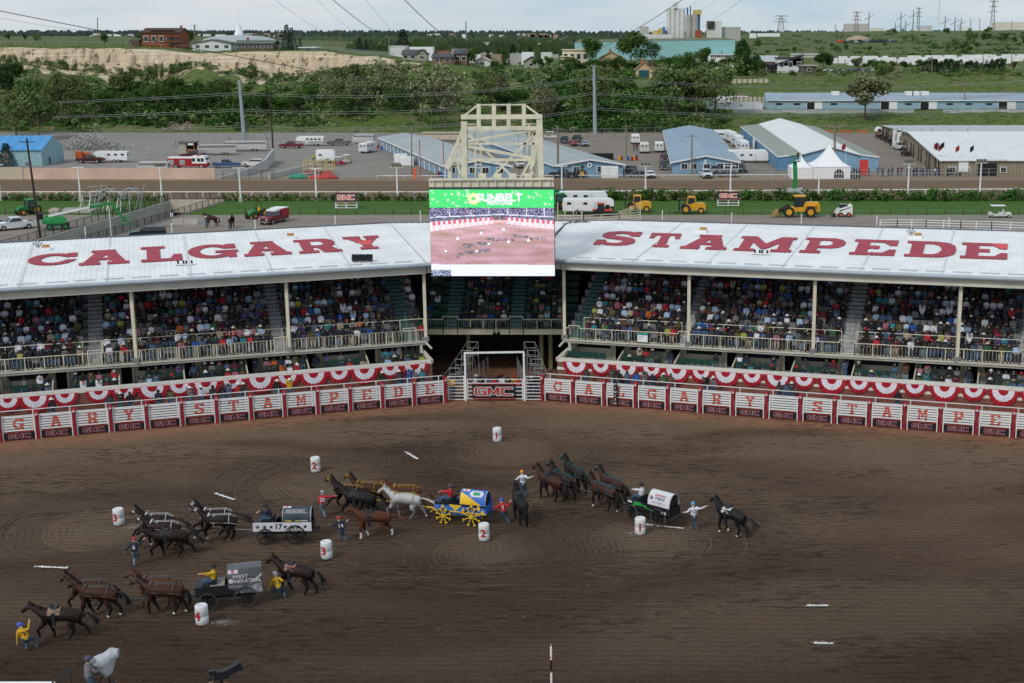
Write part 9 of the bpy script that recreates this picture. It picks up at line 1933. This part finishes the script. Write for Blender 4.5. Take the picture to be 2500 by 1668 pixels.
for i in range(260):px=R.uniform(1790,2560);py=R.uniform(84,138);bush(px,py,R.uniform(4,9),R.choice(('green','olive','dark')),.6)
for i in range(120):px=R.uniform(1160,1780);bush(px,R.uniform(150,176),R.uniform(2.,5),R.choice(('green','dark','olive')),.8)
for i in range(130):px=R.uniform(-20,1100);bush(px,(113 if px<450 else 122 if px<950 else 150)+R.uniform(-2,4),R.uniform(.8,2.4),R.choice(('green','lime','olive')),.6)
for k,m in sh.items():tag(ob('shrub_cover',m,LM[k]),'dense %s shrubs and brush covering the slopes' % k,None,None,'stuff')
# hedge bushes on the infield edge
px=8;k=0;hb_me={}
for q in range(3):hb_me[q]=crown('bush',30+q,230,.10).mesh('hedge_bush',[LM['green']])
while px<2500:
 if not (400<px<545 or 1050<px<1345):
  k += 1;w=R.uniform(1.1,1.7)if px<1380 else R.uniform(2.2,3.0);b=G(px,490 if px<1380 else 489);o=link('hedge_bush',hb_me[k % 3],None,b,R.uniform(0,6));o.scale=(w,w,w*(1.0 if px<1380 else .8));tag(o,'green hedge bush by the track rail, %s from the left' % ORD[k-1],'bush','hedge bushes along the infield edge')
 px += R.uniform(13,22)if px<1380 else R.uniform(15,24)
# rock rubble heap, log heap
m=MB()
for i in range(420):
 px=R.gauss(235,42);h=max(.1,3.2*(1-((px-222)/85)**2));b=G(px,362+R.uniform(-6,6));b.z=R.random()*h;s=R.uniform(.25,.6);m.cbox(b,(s,s*.8,s*.7),0,R.uniform(0,3),R.uniform(-1,1))
tag(ob('rubble_heap',m,mat('grey_rubble',(.32,.32,.31),.95,var=.25,scale=2)),'heap of grey broken rocks by the fence at left',None,None,'stuff')
m=MB()
for i in range(260):px=R.uniform(398,468);py=R.uniform(288,318);b=T(px,py);s=R.uniform(.3,.8);m.cbox(b+V(0,-.1,.2),(s*2.2,s*.3,s*.3),0,R.uniform(0,3),R.uniform(-.6,.6))
tag(ob('brush_pile',m,mat('dead_wood',(.30,.25,.20),.95,var=.3,scale=3)),'pale scree and dead branches at the foot of the left slope',None,None,'stuff')
# horizon woods: two ragged belts
def belt(x0,x1,py,Y,n,s,m_,seed,dy=0.):
 r=random.Random(seed);mb=MB()
 for i in range(n):
  px=r.uniform(x0,x1);b=Q(px,py+dy*r.random(),Y+r.uniform(-60,60));h=s*r.uniform(.5,1.2);w=h*r.uniform(.28,.5)if r.random()<.5 else h*.8;L=[b+V(-w,0,-s),b+V(w,0,-s),b+V(w*.7,0,h*.45),b+V(0,0,h),b+V(-w*.6,0,h*.5)];mb.prism(L,V(0,w,0))
 return mb
tag(ob('far_wood',belt(-500,3000,91,3000,3200,13,None,1),mat('far_trees',(.045,.075,.06),.95,var=.3,scale=.02)),'dark wooded ridge along the horizon',None,None,'stuff')
tag(ob('far_wood',belt(640,1500,112,1700,650,6,None,2,-16),mat('far_trees_mid',(.065,.10,.05),.95,var=.3,scale=.02)),'wooded slope beyond the town in the middle distance',None,None,'stuff')
tag(ob('far_wood',belt(850,1450,140,900,420,7,None,3,-18),mat('town_trees',(.035,.065,.022),.95,var=.3,scale=.05)),'trees mixed among the distant town roofs',None,None,'stuff')
fence('cliff_fence','chain link fence running along the cliff top from the left edge',[T(a,b)for a,b in ((2,113),(110,114),(300,115),(360,118),(460,124),(520,129))],1.9,6,(1.,),False,M_steel,w=.09)
fence('cliff_fence','chain link fence along the middle part of the cliff top',[T(a,b)for a,b in ((640,124),(760,122),(860,128),(960,141),(1100,155))],1.9,6,(1.,),False,M_steel,w=.09)
# haze
hz_=MB().box(-1500,-20,-8,1500,3600,140);hm_=bpy.data.materials.new('haze');hm_.use_nodes=True;n_=hm_.node_tree.nodes;n_.remove(n_['Principled BSDF']);pv=n_.new('ShaderNodeVolumePrincipled');pv.inputs['Density'].default_value=.00016;pv.inputs['Color'].default_value=(.86,.91,.97,1)
hm_.node_tree.links.new(pv.outputs[0],n_['Material Output'].inputs['Volume'])
HAZE=0
if HAZE:tag(ob('haze',hz_,hm_),kind='stuff')
